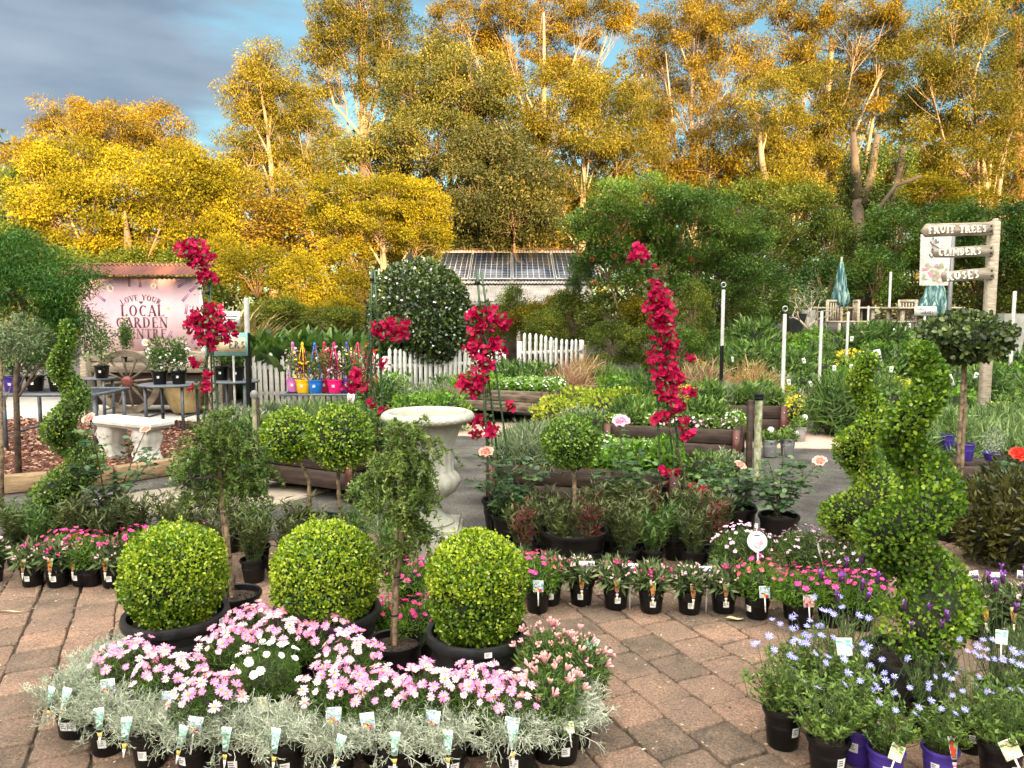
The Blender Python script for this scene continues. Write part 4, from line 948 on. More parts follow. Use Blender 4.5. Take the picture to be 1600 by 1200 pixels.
spiral('potted_spiral_topiary', (x, Y, .011), .175, .21, .36, 1.44, .120, .03, .155, .048, 2.5, R(-110), 'tall spiral topiary nearest the viewer on the right, glossy leaves round a pale trunk', G_SP, 15000, (.014, .023), 91)
Y = 4.0; x = at(1345, 800, Y).x
spiral('potted_spiral_topiary', (x, Y, .011), .16, .25, .40, 1.36, .10, .025, .13, .046, 2.6, R(60), 'spiral topiary behind and left of the nearest one', G_SP, 10000, (.014, .022), 92)
g = G(115, 803, .25); Y = g.y
spiral('potted_spiral_topiary', (g.x, Y, 0), .22, .25, .36, 1.52, .105, .02, .145, .040, 2.7, R(180), 'spiral topiary at the left in front of the bark mulch bed', G_BOXD, 9500, (.014, .022), 93)

# ================================================================ right foreground: blue felicias and lavender
G_FEL = leafmat('felicia_leaf', (0.045, 0.09, 0.018), (0.13, 0.22, 0.03), (0.27, 0.38, 0.07), 0.45, 0.35, 5, 0.4, 0.35)
def felicia(seed, potm, h=.26, rad=.15, nst=46, nfl=11):
    r = rnd(seed); t = thing('potted_blue_daisy', cat='plant'); add_pot(t, .075, .155, potm, seed, (-pi / 2 + r.uniform(-.4, .4), .085, .034, .040))
    mb = MB(); tips = []
    for i in range(nst):
        a = r.uniform(0, 6.28); rr = rad * math.sqrt(r.random()) * 1.05; hh = h * r.uniform(.45, .9) * (1.15 - .5 * rr / rad); e = np.array([rr * cos(a), rr * sin(a), .155 + hh]); b = np.array([e[0] * .3, e[1] * .3, .15])
        q = (b + e) / 2 + r.normal(size=3) * .015; tube(mb, [b, q, e], [.0022, .0018, .0011], 4, 1, cap=False)
        m_ = 22; T = r.uniform(.1, 1, m_)[:, None]; P = b * (1 - T) ** 2 + 2 * q * T * (1 - T) + e * T * T; aa = r.uniform(0, 6.28, m_)
        D = np.column_stack([np.cos(aa), np.sin(aa), r.uniform(.1, 1.3, m_)]); leafset(mb, P, D, np.tile((0, 0, 1.), (m_, 1)) + r.normal(size=(m_, 3)) * .4, r.uniform(.016, .032, m_), 'wide', .75, r.random() * .4 + r.random(m_) * .6)
    fl = []
    for i in range(nfl):
        a = 2.4 * i + r.uniform(-.5, .5); rr = rad * r.uniform(.2, 1.15); e = np.array([rr * cos(a), rr * sin(a), .155 + h * r.uniform(.75, 1.22)]); b = np.array([e[0] * .4, e[1] * .4, .155 + h * .35])
        tube(mb, [b, (b + e) / 2 + r.normal(size=3) * .012, e], [.0014, .0012, .0009], 4, 1, cap=False); fl.append((e, unit(np.array([r.normal() * .4, -.5 + r.normal() * .3, 1.0]))))
    mb.build('foliage', [G_FEL, m_stemg], t)
    for e, d_ in fl: put_flower(t, DAISY_BLUE[int(r.integers(2))], e, d_, r.uniform(.9, 1.15), r)
    return t
def lav_head(seed):
    r = rnd(seed); mb = MB(); lathe(mb, [(.001, 0), (.006, .004), (.0072, .016), (.0065, .026), (.003, .032)], 9, m=1)
    for i in range(34):
        a = r.uniform(0, 6.28); z = r.uniform(.004, .028); leafset(mb, np.array([[cos(a) * .006, sin(a) * .006, z]]), np.array([[cos(a), sin(a), .8]]), np.array([[cos(a), sin(a), 0]]), .006, 'wide', 1.2, np.array([r.random()]), 1)
    for i in range(4):
        a = i * 1.57 + r.uniform(-.3, .3); leafset(mb, np.array([[cos(a) * .002, sin(a) * .002, .030]]), np.array([[cos(a) * .6, sin(a) * .6, 1.0]]), np.array([[cos(a), sin(a), -.3]]), r.uniform(.018, .026), 'wide', 1.15, np.array([r.random()]), 0)
    o = mb.build('lavender_head', [MAUVE, petalmat('dark_mauve', (0.05, 0.015, 0.07), (0.13, 0.04, 0.16))]); me = o.data; bpy.data.objects.remove(o); return me
LAVH = [lav_head(1), lav_head(2)]
def lavender(seed, potm, h=.30, rad=.14, heads=7, hz=.42, nst=60):
    r = rnd(seed); t = thing('potted_lavender', cat='plant'); add_pot(t, .08, .15, potm, seed, None)
    mb = MB()
    for i in range(nst):
        a = r.uniform(0, 6.28); rr = rad * math.sqrt(r.random()); e = np.array([rr * cos(a), rr * sin(a), .15 + h * r.uniform(.5, 1)]); b = np.array([e[0] * .3, e[1] * .3, .145])
        tube(mb, [b, (b + e) / 2 + r.normal(size=3) * .008, e], .0011, 3, 1, cap=False); m_ = 20; T = r.uniform(.1, 1, m_)[:, None]; aa = r.uniform(0, 6.28, m_)
        leafset(mb, b + (e - b) * T, np.column_stack([np.cos(aa), np.sin(aa), r.uniform(.8, 2.2, m_)]), np.tile((0, 0, 1.), (m_, 1)) + r.normal(size=(m_, 3)) * .5, r.uniform(.018, .035, m_), 'lance', .45, r.random(m_))
    hd = []
    for i in range(heads):
        a = 2.4 * i + r.uniform(-.6, .6); rr = rad * r.uniform(.2, .9); e = np.array([rr * cos(a), rr * sin(a), .15 + hz * r.uniform(.75, 1.1)]); b = np.array([e[0] * .4, e[1] * .4, .2]); mid = (b + e) / 2 + r.normal(size=3) * .012
        tube(mb, [b, mid, e], [.0017, .0015, .0013], 4, 1, cap=False); hd.append((e, unit(e - mid)))
    mb.build('foliage', [G_LAV, m_stemg], t)
    for e, d_ in hd: put_flower(t, LAVH[int(r.integers(2))], e, d_, r.uniform(.9, 1.15), r, 'flower_head')
    return t
fb = [Pool(felicia(101, m_black)), Pool(felicia(102, m_purple, nfl=11)), Pool(felicia(103, m_black, .28, .16, 50, 13))]
for i, (px, py, k_, lab, tg) in enumerate([(1222, 1168, 0, 'blue daisies in a black pot at the left end of the right display', None), (1292, 1216, 2, 'blue daisies in a black pot, second along the front of the right display', None), (1338, 1192, 1, 'blue daisies in a purple pot set between two black pots', None), (1382, 1225, 1, 'blue daisies in the middle front with a tilted angular card', ('card_green', -.02, R(25))), (1466, 1222, 1, 'blue daisies in a purple pot with an upright plant tag', ('lav', .0, 0)),
        (1560, 1228, 2, 'blue daisies at the front right with a tilted brown card', ('card_green', -.02, R(-22))), (1250, 1120, 0, 'blue daisies behind the leftmost pot of the right display', None), (1515, 1175, 2, 'blue daisies just left of the lower right corner', None), (1610, 1180, 0, 'blue daisies cut off by the right edge of the picture', None), (1290, 1130, 2, 'blue daisies in front of the purple lavender heads', ('card_pale', .02, 0))]):
    g = gl(px, py); r = rnd(500 + i); o = fb[k_].put((g[0], g[1], .011), r.uniform(-.5, .5), lab, 'blue daisies in the right display', (.80 if i in (3, 4, 7) else .90) * r.uniform(.95, 1.05))
    if tg: tag_later(o, tg[0], Matrix.Rotation(-o.rotation_euler.z, 3, 'Z') @ Vector((tg[1], -.11, .16 if i != 9 else .33)), (R(-14), tg[2], -o.rotation_euler.z), 1.25)
lv = [Pool(lavender(111, m_black)), Pool(lavender(112, m_black, .26, .15, 9))]
for i, (px, py, k_, lab, tg) in enumerate([(1318, 1110, 1, 'purple lavender left of the nearest spiral topiary', None), (1560, 1130, 0, 'purple lavender right of the nearest spiral topiary', 'card_pale'), (1445, 1150, 0, 'purple lavender directly in front of the nearest spiral topiary pot', None), (1615, 1105, 1, 'purple lavender at the right edge with a pale green tag', 'card_pale')]):
    g = gl(px, py); r = rnd(520 + i); o = lv[k_].put((g[0], g[1], .011), r.uniform(0, 3), lab, 'lavenders in the right display', (.95, .95, .78, .95)[i])
    if tg: tag_later(o, tg, Matrix.Rotation(-o.rotation_euler.z, 3, 'Z') @ Vector((-.06, -.08, .36)), (R(-14), R(8), -o.rotation_euler.z), 1.0)
bq = [Pool(bedding(64, TR[:2], 6, tg='fire2', hh=.13)), Pool(bedding(65, TR[:2], 6, tg='fire2', hh=.13))]
for i, (px, py) in enumerate([(1522, 998), (1564, 1000), (1606, 998)]):
    g = gl(px, py); o = bq[i % 2].put(g, 0, 'small pot with an orange tag, %s of three at the right edge behind the lavender' % ORD[i], 'small flowering pots at the right edge')
    tag_later(o, 'banner', (0, .05, .27), (R(-8), R(8 * (i - 1)), 0), 1.6)

flush_tags()
# ================================================================ the middle ground
m_timber = mat('dark_planter_board', (0.014, 0.008, 0.006), 0.7, 0.4, 4, bump=0.15, bscale=30, col2=(0.060, 0.034, 0.022), stretch=(1, 6, 9))
m_timbg = mat('grey_planter_board', (0.030, 0.022, 0.016), 0.85, 0.4, 4, bump=0.2, bscale=30, col2=(0.20, 0.155, 0.11), stretch=(1, 6, 9))
m_steel = mat('red_oxide_steel', (0.055, 0.014, 0.010), 0.5, 0.25, 10, col2=(0.11, 0.032, 0.024))
m_bolt = flat('bolt_metal', (0.45, 0.44, 0.42), 0.4, metal=0.8)
def bed(FL, FR, depth, ztop, label, boards=2, bh=.15, postz=None, m=None, mids=0):
    """timber raised bed on steel corner posts; FL, FR front corners on the ground"""
    FL = Vector(FL); FR = Vector(FR); d = FR - FL; L = d.length; ang = math.atan2(d.y, d.x); m = m or m_timber
    z0 = hgt(FL.x, FL.y); t = thing('raised_planter_bed', (FL.x, FL.y, z0), ang, label, 'planter', 'raised timber planter beds')
    for k in range(boards):
        z = ztop - bh / 2 - k * (bh + .008)
        for (c, s) in (((L / 2, 0, z), (L, .045, bh)), ((L / 2, depth, z), (L, .045, bh)), ((0.0, depth / 2, z), (.045, depth - .05, bh)), ((L, depth / 2, z), (.045, depth - .05, bh))):
            mb = MB(); box(mb, (0, 0, 0), s, b=.006); o = mb.build('board', m, t); o.location = c; o['v0'] = 0
    xs = [0, L] + [L * (i + 1) / (mids + 1) for i in range(mids)]
    for x in xs:
        for y in (-.052, depth + .052):
            mb = MB(); h = ztop + .01
            box(mb, (x, y, h / 2), (.075, .010, h)); sy = 1 if y < 0 else -1
            box(mb, (x - .033, y + sy * .0225, h / 2), (.008, .034, h))
            p = mb.build('post', m_steel, t)
            bm = MB()
            for zb in (ztop - bh * .5, ztop - bh * 1.55): lathe(bm, [(.010, 0), (.010, .005), (.005, .009), (.0005, .010)], 8, (0, 0, 0)); 
            bo = MB()
            for zb in (ztop - bh * .5, ztop - bh * 1.55):
                q = MB(); lathe(q, [(.009, 0), (.009, .004), (.005, .008), (.0005, .009)], 8); M = Matrix.Translation((x, y - sy * .005, zb)) @ Matrix.Rotation(pi / 2 * sy, 4, 'X'); bo2 = MB(); bo2.merge(q, M); bo2.build('bolt', m_bolt, p, smooth=True)
    mb = MB(); box(mb, (L / 2, depth / 2, ztop - .05 - .06), (L - .05, depth - .05, .12)); mb.build('soil', m_soil, t)
    return t, FL, ang, L, depth
BA = bed(G(769, 794), G(1053, 812), .85, .37, 'dark timber planter bed behind the single box standard, nearest on the right')
BB = bed(G(396, 762), G(552, 784), .9, .40, 'dark timber planter bed left of the urn behind the twin box standard')
BC = bed(G(700, 655), G(851, 664), 1.0, .47, 'weathered grey planter bed of white flowers in front of the picket fence', m=m_timbg)
BD = bed(G(950, 714), G(1150, 727), .75, .37, 'dark timber planter bed of pink seedlings right of the tall bougainvillea')
BE = bed(G(1052, 690), G(1222, 693), .95, .46, 'dark timber planter bed behind the black and white ringed pole')
BF = bed(G(1440, 792), (4.9, 6.2, 0), 1.0, .34, 'dark timber planter bed of purple pots at the right edge')

# seedlings standing in the beds
def tuft(name, seed, fol, h, rad, n, kind='lance', Lr=(.03, .06), w=.8, fl=None, nfl=0, flm=None, ups=.7, catn='plant', fsz=.018, cored=True, lump=.12):
    """plant without a visible pot: leaf mound, flowers as one blossom mass"""
    r = rnd(seed); t = thing(name, cat=catn); mb = MB()
    if cored: core(mb, (0, 0, h * .45), (rad * .6, rad * .6, h * .42), 1, seed)
    mound(mb, (0, 0, h * .48), (rad, rad, h * .52), n, kind, Lr, w, seed, .5, ups, .8, .7, lump=lump)
    st = [(0, 0, .0)] ; tube(mb, [(0, 0, -.02), (0, 0, h * .5)], rad * .06, 5, 1)
    mb.build('foliage', [fol, m_core], t)
    if flm is not None:
        fb_ = MB(); d = rdir(r, nfl * 3); d = d[d[:, 2] > -.1][:nfl]
        for q in d:
            c = np.array([0, 0, h * .5]) + q * np.array([rad * 1.02, rad * 1.02, h * .55]); k = 5; a = np.linspace(0, 6.28, k, endpoint=False) + r.random()
            nrm = unit(q + (0, -.4, .5)); u = unit(np.cross(nrm, (0, 1, .3))); v_ = np.cross(nrm, u)
            D = u[None] * np.cos(a)[:, None] + v_[None] * np.sin(a)[:, None] + nrm * .3; leafset(fb_, np.tile(c, (k, 1)), D, np.tile(nrm, (k, 1)), fsz, 'wide', 1.5, np.full(k, r.random()))
        fb_.build('blossom', flm, t)
    return t
def in_bed(B, u, v): 
    _, FL, ang, L, dp = B; x = FL.x + (u * L) * cos(ang) - v * dp * sin(ang); y = FL.y + (u * L) * sin(ang) + v * dp * cos(ang); return x, y, hgt(x, y)
G_GREY = leafmat('grey_green', (0.07, 0.11, 0.045), (0.18, 0.24, 0.11), (0.33, 0.38, 0.24), 0.6, .25, 5, .3, .3)
S_green = Pool(tuft('bed_seedling', 121, G_BRIGHT, .17, .10, 420, 'wide', (.03, .05), 1))
S_grey = Pool(tuft('bed_seedling', 122, G_GREY, .20, .11, 620, 'needle', (.05, .11), 1.0))
S_white = Pool(tuft('bed_seedling', 123, G_BRIGHT, .15, .10, 380, 'wide', (.03, .05), 1, nfl=30, flm=WHITE))
S_pink = Pool(tuft('bed_seedling', 124, G_MID, .14, .09, 380, 'wide', (.03, .05), 1, nfl=26, flm=LPINK))
S_or = Pool(tuft('bed_seedling', 125, G_MID, .22, .12, 380, 'wide', (.03, .05), 1, nfl=30, flm=ORNG, fsz=.024))
S_lime = Pool(tuft('bed_seedling', 126, G_LIME, .24, .17, 800, 'wide', (.03, .05), 1))
S_dk = Pool(tuft('bed_seedling', 127, G_MID, .24, .12, 520, 'lance', (.05, .09), 1))
S_burg = Pool(tuft('bed_seedling', 128, G_RED, .30, .20, 900, 'wide', (.04, .06), 1))
S_yel = Pool(tuft('bed_seedling', 129, G_MID, .17, .10, 380, 'wide', (.03, .05), 1, nfl=40, flm=YEL, fsz=.02))
S_sug = Pool(tuft('bed_seedling', 130, G_LAV, .26, .10, 520, 'needle', (.07, .14), 1.2))
def fill(B, nx, ny, z, pick, lab, grp, sc=1.0, seed=0):
    r = rnd(seed); k = 0
    for j in range(ny):
        for i in range(nx):
            x, y, z0 = in_bed(B, (i + .5) / nx + r.normal() * .01, (j + .5) / ny); w = pick(i, j, r)
            if w is None: continue
            pool, word, g2 = w; pool.put((x, y, z0 + z), r.uniform(0, 6.28), word + ' ' + lab + ', %s from left, %s row' % (ORD[i], ORD[j]), g2 + ' ' + grp, sc * r.uniform(.85, 1.12)); k += 1
fill(BA, 8, 4, .30, lambda i, j, r: (S_grey, 'grey green wispy seedling', 'grey seedlings') if i < 4 else (S_white, 'white flowering seedling', 'white seedlings') if j > 0 and i < 7 else (S_green, 'fresh green seedling', 'green seedlings'), 'in the nearest right planter bed', 'in the nearest right bed', 1.3, 1)
fill(BB, 7, 4, .33, lambda i, j, r: (S_yel, 'yellow flowered seedling', 'yellow seedlings') if i < 2 and j < 2 else (S_dk, 'dark green seedling', 'dark seedlings') if i > 3 else (S_sug, 'thin grey lavender seedling', 'lavender seedlings'), 'in the bed left of the urn', 'in the left bed', 1.25, 2)
fill(BC, 8, 3, .41, lambda i, j, r: (S_white, 'white petunia seedling', 'white petunias') if i > 2 else (S_green, 'fresh green seedling', 'green seedlings'), 'in the grey planter bed before the fence', 'in the grey bed', 1.25, 3)
fill(BD, 7, 3, .31, lambda i, j, r: (S_pink, 'pale pink seedling', 'pink seedlings') if i > 2 and j < 2 else (S_dk, 'dark green seedling', 'dark seedlings') if r.random() < .5 else (S_white, 'white seedling', 'white seedlings'), 'in the bed right of the tall bougainvillea', 'in the pink bed', 1.15, 4)
fill(BE, 9, 3, .40, lambda i, j, r: (S_or, 'orange flowered seedling', 'orange seedlings') if i < 2 else (S_dk, 'dark green seedling', 'dark seedlings') if r.random() < .4 else (S_grey, 'silvery seedling', 'silver seedlings'), 'in the bed behind the ringed pole', 'in the bed behind the pole', 1.1, 5)
fill(BF, 6, 1, .30, lambda i, j, r: None, '', '', 1, 6)
# little white name tags standing in the far beds
r = rnd(77)
for B, n_, nm in ((BE, 9, 'bed behind the ringed pole'), (BD, 7, 'bed right of the tall bougainvillea'), (BC, 3, 'grey bed before the fence')):
    for i in range(n_):
        x, y, z0 = in_bed(B, (i + .5) / n_, .12 + r.random() * .2); mb = MB(); box(mb, (0, 0, .05), (.028, .003, .10), b=0); box(mb, (0, -.0025, .062), (.020, .001, .012), m=1)
        o = mb.build('name_tag', [m_paper, m_ink]); o.location = (x, y, z0 + .40 if B is not BD else z0 + .33); o.rotation_euler = (R(-10), R(r.uniform(-12, 12)), R(r.uniform(-25, 25)))
        tag(o, 'small white name tag in the ' + nm + ', %s from the left' % ORD[i], 'tag', 'name tags in the ' + nm)

# ---------------------------------------------------------------- stone urn
def urn():
    g = Vector((at(669, 700, 5.0).x, 5.0, 0)); t = thing('garden_urn', g, 0, 'pale stone garden urn with wide rolled rim on a square plinth', 'urn')
    m = mat('cast_stone', (0.24, 0.245, 0.20), 0.8, 0.15, 3.5, bump=0.35, bscale=70, col2=(0.43, 0.43, 0.365))
    mb = MB(); box(mb, (0, 0, .09), (.44, .44, .18), b=.010); box(mb, (0, 0, .196), (.40, .40, .030), b=.006); mb.build('plinth', m, t, smooth='auto')
    flute = lambda a, z: 1 + .045 * np.clip(np.abs(np.cos(a * 8)), .0, 1) * np.clip((z - .36) * 6, 0, 1) * np.clip((.90 - z) * 9, 0, 1)
    mb = MB(); lathe(mb, [(.165, .212), (.17, .225), (.155, .24), (.12, .255), (.10, .275), (.075, .31), (.068, .335), (.078, .355), (.092, .365)], 64, m=0); mb.build('foot', m, t, smooth='auto')
    mb = MB(); lathe(mb, [(.07, .367), (.12, .385), (.17, .42), (.198, .465), (.203, .50), (.192, .535), (.168, .555), (.160, .57), (.160, .64), (.165, .70), (.176, .76), (.196, .82), (.225, .865), (.240, .885)], 128, f=flute); mb.build('bowl', m, t, smooth='auto')
    egg = lambda a, z: 1 + .010 * np.abs(np.sin(a * 18)) * np.clip(1 - np.abs(z - .915) * 40, 0, 1)
    mb = MB(); lathe(mb, [(.235, .884), (.275, .890), (.298, .902), (.305, .918), (.302, .935), (.29, .948), (.275, .955), (.262, .953), (.252, .944), (.245, .93), (.225, .88), (.19, .78), (.15, .70), (.0, .68)], 144, f=egg); mb.build('rim', m, t, smooth='auto')
urn()

# ---------------------------------------------------------------- bougainvillea on tripods
G_BOU = leafmat('bougainvillea_leaf', (0.025, 0.055, 0.015), (0.07, 0.12, 0.025), (0.14, 0.20, 0.04), 0.4, .3, 6, .4, .3)
m_cane = flat('green_cane', (0.035, 0.075, 0.030), .45)
def bract(mb, p, s, r, m=0):
    nrm = unit(r.normal(size=3) + (0, -.5, .4)); u = unit(np.cross(nrm, r.normal(size=3))); w = np.cross(nrm, u)
    a = np.arange(3) * 2.094 + r.random() * 2; D = u[None] * np.cos(a)[:, None] + w[None] * np.sin(a)[:, None] + nrm * .55
    leafset(mb, np.tile(p, (3, 1)), D, np.tile(nrm, (3, 1)) + D * -.3, s, 'round', 1.5, np.full(3, r.random()) * .6 + r.random(3) * .4, m)
def bougain(name_l, base, canes, clusters, spine, seed, Y, thick=.0075, potr=.16, leaves=260, m_flow=None):
    r = rnd(seed); t = thing('potted_bougainvillea', base, 0, name_l, 'plant'); B = np.array(base, float); add_pot(t, potr, .26, m_black, seed, None, .03, .008)
    for (a, b) in canes:
        mb = MB(); a_ = np.array(tuple(a)) - B; b_ = np.array(tuple(b)) - B; tube(mb, [a_ + (b_ - a_) * k for k in np.linspace(0, 1, 8)], thick, 7); 
        for k in np.linspace(.1, .95, 9): tube(mb, [a_ + (b_ - a_) * k, a_ + (b_ - a_) * (k + .006)], thick * 1.25, 7)
        mb.build('cane', m_cane, t, smooth=True)
    if len(canes) > 1:
        tp = (np.array(tuple(canes[0][1])) - B) * .96 + np.array([0, 0, .24]) * .04; mb = MB(); q = np.array(tuple(canes[0][1])) - B; lathe(mb, [(.018, -.012), (.021, 0), (.018, .012)], 10, tuple(q - (0, 0, .09))); mb.build('tie', m_black, t)
    sp = np.array([tuple(at(x, y, Y + dy)) for x, y, dy in spine]) - B; T = np.linspace(0, 1, len(sp)); K = 40; TT = np.linspace(0, 1, K)
    Q = np.column_stack([np.interp(TT, T, sp[:, i]) for i in range(3)]); Q[:, 0] += np.sin(TT * 22 + seed) * .012; Q[:, 1] += np.cos(TT * 22) * .02
    mb = MB(); tube(mb, Q, np.linspace(.0075, .003, K), 6, 0); tube(mb, Q[::2] + r.normal(size=(20, 3)) * .015, .004, 5, 0); mb.build('vine', m_barkd, t, smooth=True)
    lf = MB(); n = leaves; k = r.integers(0, K, n); P = Q[k] + r.normal(size=(n, 3)) * .035; leafset(lf, P, r.normal(size=(n, 3)) + (0, 0, .1), r.normal(size=(n, 3)) + (0, 0, .8), r.uniform(.03, .055, n), 'wide', 1.15, r.random(n)); lf.build('foliage', G_BOU, t)
    for (px, py, rp, dens) in clusters:
        c = np.array(tuple(at(px, py, Y - .03))) - B; rr = rp * Y / F; mb = MB(); nn = int(dens * 34 * (rp / 20) ** 1.6) + 5
        for _ in range(nn):
            q = c + unit(r.normal(size=3)) * rr * (r.random() ** .45) * np.array([1, .7, 1]); bract(mb, q, r.uniform(.026, .040), r)
        m_ = max(4, nn // 3); P = c + unit(r.normal(size=(m_, 3))) * rr; 
        for q in P[:6]: tube(mb, [Q[np.argmin(np.linalg.norm(Q - q, axis=1))], (q + c) / 2, q], .0018, 3, 1, cap=False)
        leafset(mb, P, r.normal(size=(m_, 3)), r.normal(size=(m_, 3)) + (0, 0, .8), .04, 'wide', 1.2, r.random(m_), 2)
        mb.build('blossom_cluster', [m_flow or CRIM, m_stemg, G_BOU], t)
    return t
Y = 5.45
bougain('crimson bougainvillea on a green cane tripod just right of the urn', (at(788, 800, Y).x, Y, 0), [(at(768, 835, Y - .1), at(746, 422, Y)), (at(812, 838, Y), at(752, 424, Y)), (at(790, 820, Y + .12), at(744, 424, Y + .02))],
        [(742, 492, 14, 1), (766, 500, 20, 1), (785, 503, 14, .9), (742, 520, 12, 1), (745, 545, 20, 1), (775, 545, 19, 1), (757, 562, 14, 1), (738, 552, 8, 1), (746, 592, 22, 1), (728, 600, 16, 1), (742, 613, 10, 1), (742, 658, 13, .9), (766, 674, 13, .9), (742, 680, 8, .8), (798, 635, 6, .8), (762, 575, 8, 1)], [(790, 830, 0), (775, 740, 0), (752, 640, .03), (768, 560, -.03), (745, 500, .03), (765, 470, 0)], 131, Y, leaves=160)
Y = 5.7
bougain('crimson bougainvillea spiralling to a tall column right of centre', (at(1062, 800, Y).x, Y, 0), [(at(1035, 840, Y), at(1020, 430, Y)), (at(1078, 842, Y), at(1026, 432, Y)), (at(1062, 825, Y + .12), at(1023, 432, Y + .02))],
        [(998, 392, 15, 1), (1008, 402, 10, 1), (988, 402, 8, .9), (1022, 420, 5, .6), (1022, 450, 13, 1), (1034, 462, 18, 1), (1020, 475, 14, 1), (1036, 490, 22, 1.1), (1026, 506, 16, 1), (1042, 515, 17, 1), (1030, 530, 15, 1), (1046, 545, 16, 1), (1026, 560, 16, 1), (1046, 575, 18, 1), (1030, 588, 16, 1), (1060, 592, 12, .9), (1034, 610, 14, 1), (1052, 622, 16, 1), (1064, 632, 11, 1), (1052, 645, 13, 1), (1030, 652, 12, 1), (1068, 662, 10, 1), (1076, 680, 9, 1), (1040, 737, 8, .8), (1088, 766, 14, 1.2), (1056, 738, 6, .6), (1080, 560, 6, .6), (1078, 612, 9, .6)],
        [(1062, 835, 0), (1068, 740, 0), (1045, 650, -.03), (1050, 600, .04), (1032, 540, -.04), (1040, 480, .03), (1022, 440, 0), (1005, 405, 0)], 132, Y, leaves=260)
Y = 6.3
bougain('crimson bougainvillea at the left before the garden banner, two clumps on canes', (at(330, 760, Y).x, Y, 0), [(at(352, 790, Y), at(324, 440, Y)), (at(312, 790, Y), at(330, 442, Y)), (at(335, 770, Y + .12), at(327, 442, Y + .02))],
        [(288, 388, 14, 1), (306, 386, 17, 1), (322, 402, 15, 1), (308, 404, 12, 1), (301, 412, 8, .8), (318, 420, 10, .9), (315, 434, 9, .9), (325, 430, 9, .9), (337, 437, 6, .8), (313, 492, 18, 1.1), (335, 492, 19, 1.1), (304, 508, 15, 1), (326, 512, 22, 1.1), (346, 512, 16, 1), (316, 528, 16, 1), (335, 532, 16, 1), (352, 528, 10, .9), (360, 508, 6, .8), (369, 520, 6, .8), (304, 568, 10, .8), (322, 602, 8, .8), (300, 607, 6, .7), (326, 585, 6, .7)], [(330, 780, 0), (335, 680, 0), (320, 600, .03), (330, 520, -.03), (318, 440, .03), (308, 395, 0)], 133, Y, leaves=200)
Y = 6.6
bougain('crimson bougainvillea on a dark cane tripod before the round camellia', (at(590, 800, Y).x, Y, 0), [(at(578, 835, Y), at(581, 420, Y)), (at(610, 835, Y), at(585, 422, Y)), (at(562, 820, Y + .1), at(583, 420, Y + .02))],
        [(592, 512, 14, 1), (612, 508, 15, 1), (628, 514, 15, 1), (618, 524, 12, 1), (598, 522, 9, 1), (556, 590, 17, 1), (548, 604, 12, 1), (563, 602, 13, 1), (598, 568, 8, .7), (580, 632, 7, .6), (600, 640, 8, .5)], [(590, 830, 0), (575, 740, 0), (595, 640, .03), (572, 570, -.03), (595, 510, .03), (585, 480, 0)], 134, Y, thick=.010, leaves=260)

# ---------------------------------------------------------------- rose bushes
def rb(px, py, Y, tips, blooms, lab, seed, **k):
    b = at(px, py, Y); return rose_bush((b.x, Y, 0.0), seed, [tuple(at(x, y, Y + dy)) for x, y, dy in tips], blooms, lab, **k)
rb(170, 800, 5.0, [(140, 655, -.2), (228, 672, .1), (110, 720, 0), (250, 700, 0), (210, 735, -.1)], [(0, ROSE_PK, 1.0), (1, ROSE_PK, .85)], 'rose bush with two peach blooms in front of the white bench', 141)
rb(800, 840, 5.1, [(760, 708, 0), (850, 700, .1), (740, 745, -.1), (850, 730, 0), (790, 720, .1)], [(0, ROSE_PK, 1.15)], 'rose bush with one peach bloom just right of the urn', 142, buds=(3,))
rb(975, 850, 5.2, [(970, 660, .1), (930, 740, 0), (1010, 735, 0), (960, 760, 0), (1000, 700, -.1)], [(0, ROSE_PALE, 1.35)], 'rose bush with one large pale pink bloom before the dark planter bed', 143)
rb(1150, 870, 5.3, [(1156, 728, 0), (1120, 730, .1), (1190, 740, 0), (1100, 760, 0)], [(0, ROSE_PK, .95)], 'rose bush with one small salmon bloom before the tube post', 144)
rb(1215, 870, 5.1, [(1281, 722, 0), (1200, 716, .0), (1245, 745, 0), (1185, 755, .1), (1225, 700, .1)], [(0, ROSE_PK, 1.05)], 'rose bush leaning right with one peach bloom above the grey path', 145)
rb(1575, 850, 4.9, [(1592, 712, -.1), (1550, 740, 0), (1620, 740, 0)], [(0, ROSE_RD, 1.25)], 'rose bush with a coral red bloom at the right edge', 146)
rb(1480, 860, 5.3, [(1490, 750, -.1), (1455, 770, 0), (1510, 760, 0)], [], 'rose bush without blooms beside the tall ball standard', 147)

# ---------------------------------------------------------------- tall ball standard at the right
g = G(1498, 822); Y = g.y
standard('potted_ball_standard', (g.x, g.y, 0), .18, .24, [(1508, 528, Y, .31, .185, 1498)], 'tall dark headed standard tree on a staked pole at the right', leafm=leafmat('dark_glossy', (0.018, 0.035, 0.010), (0.045, 0.075, 0.018), (0.20, 0.26, 0.07), 0.35, .25, 6, .5, .4), n=2400, Lr=(.03, .05), tr=(.017, .014))
tt = [o for o in COL.objects if o.get('label', '').startswith('tall dark headed')][0]
mb = MB(); tube(mb, [(-.034, -.01, .1), (-.037, -.01, .7), (-.034, -.01, 1.3)], .013, 7); mb.build('stake', m_bark, tt, smooth=True)
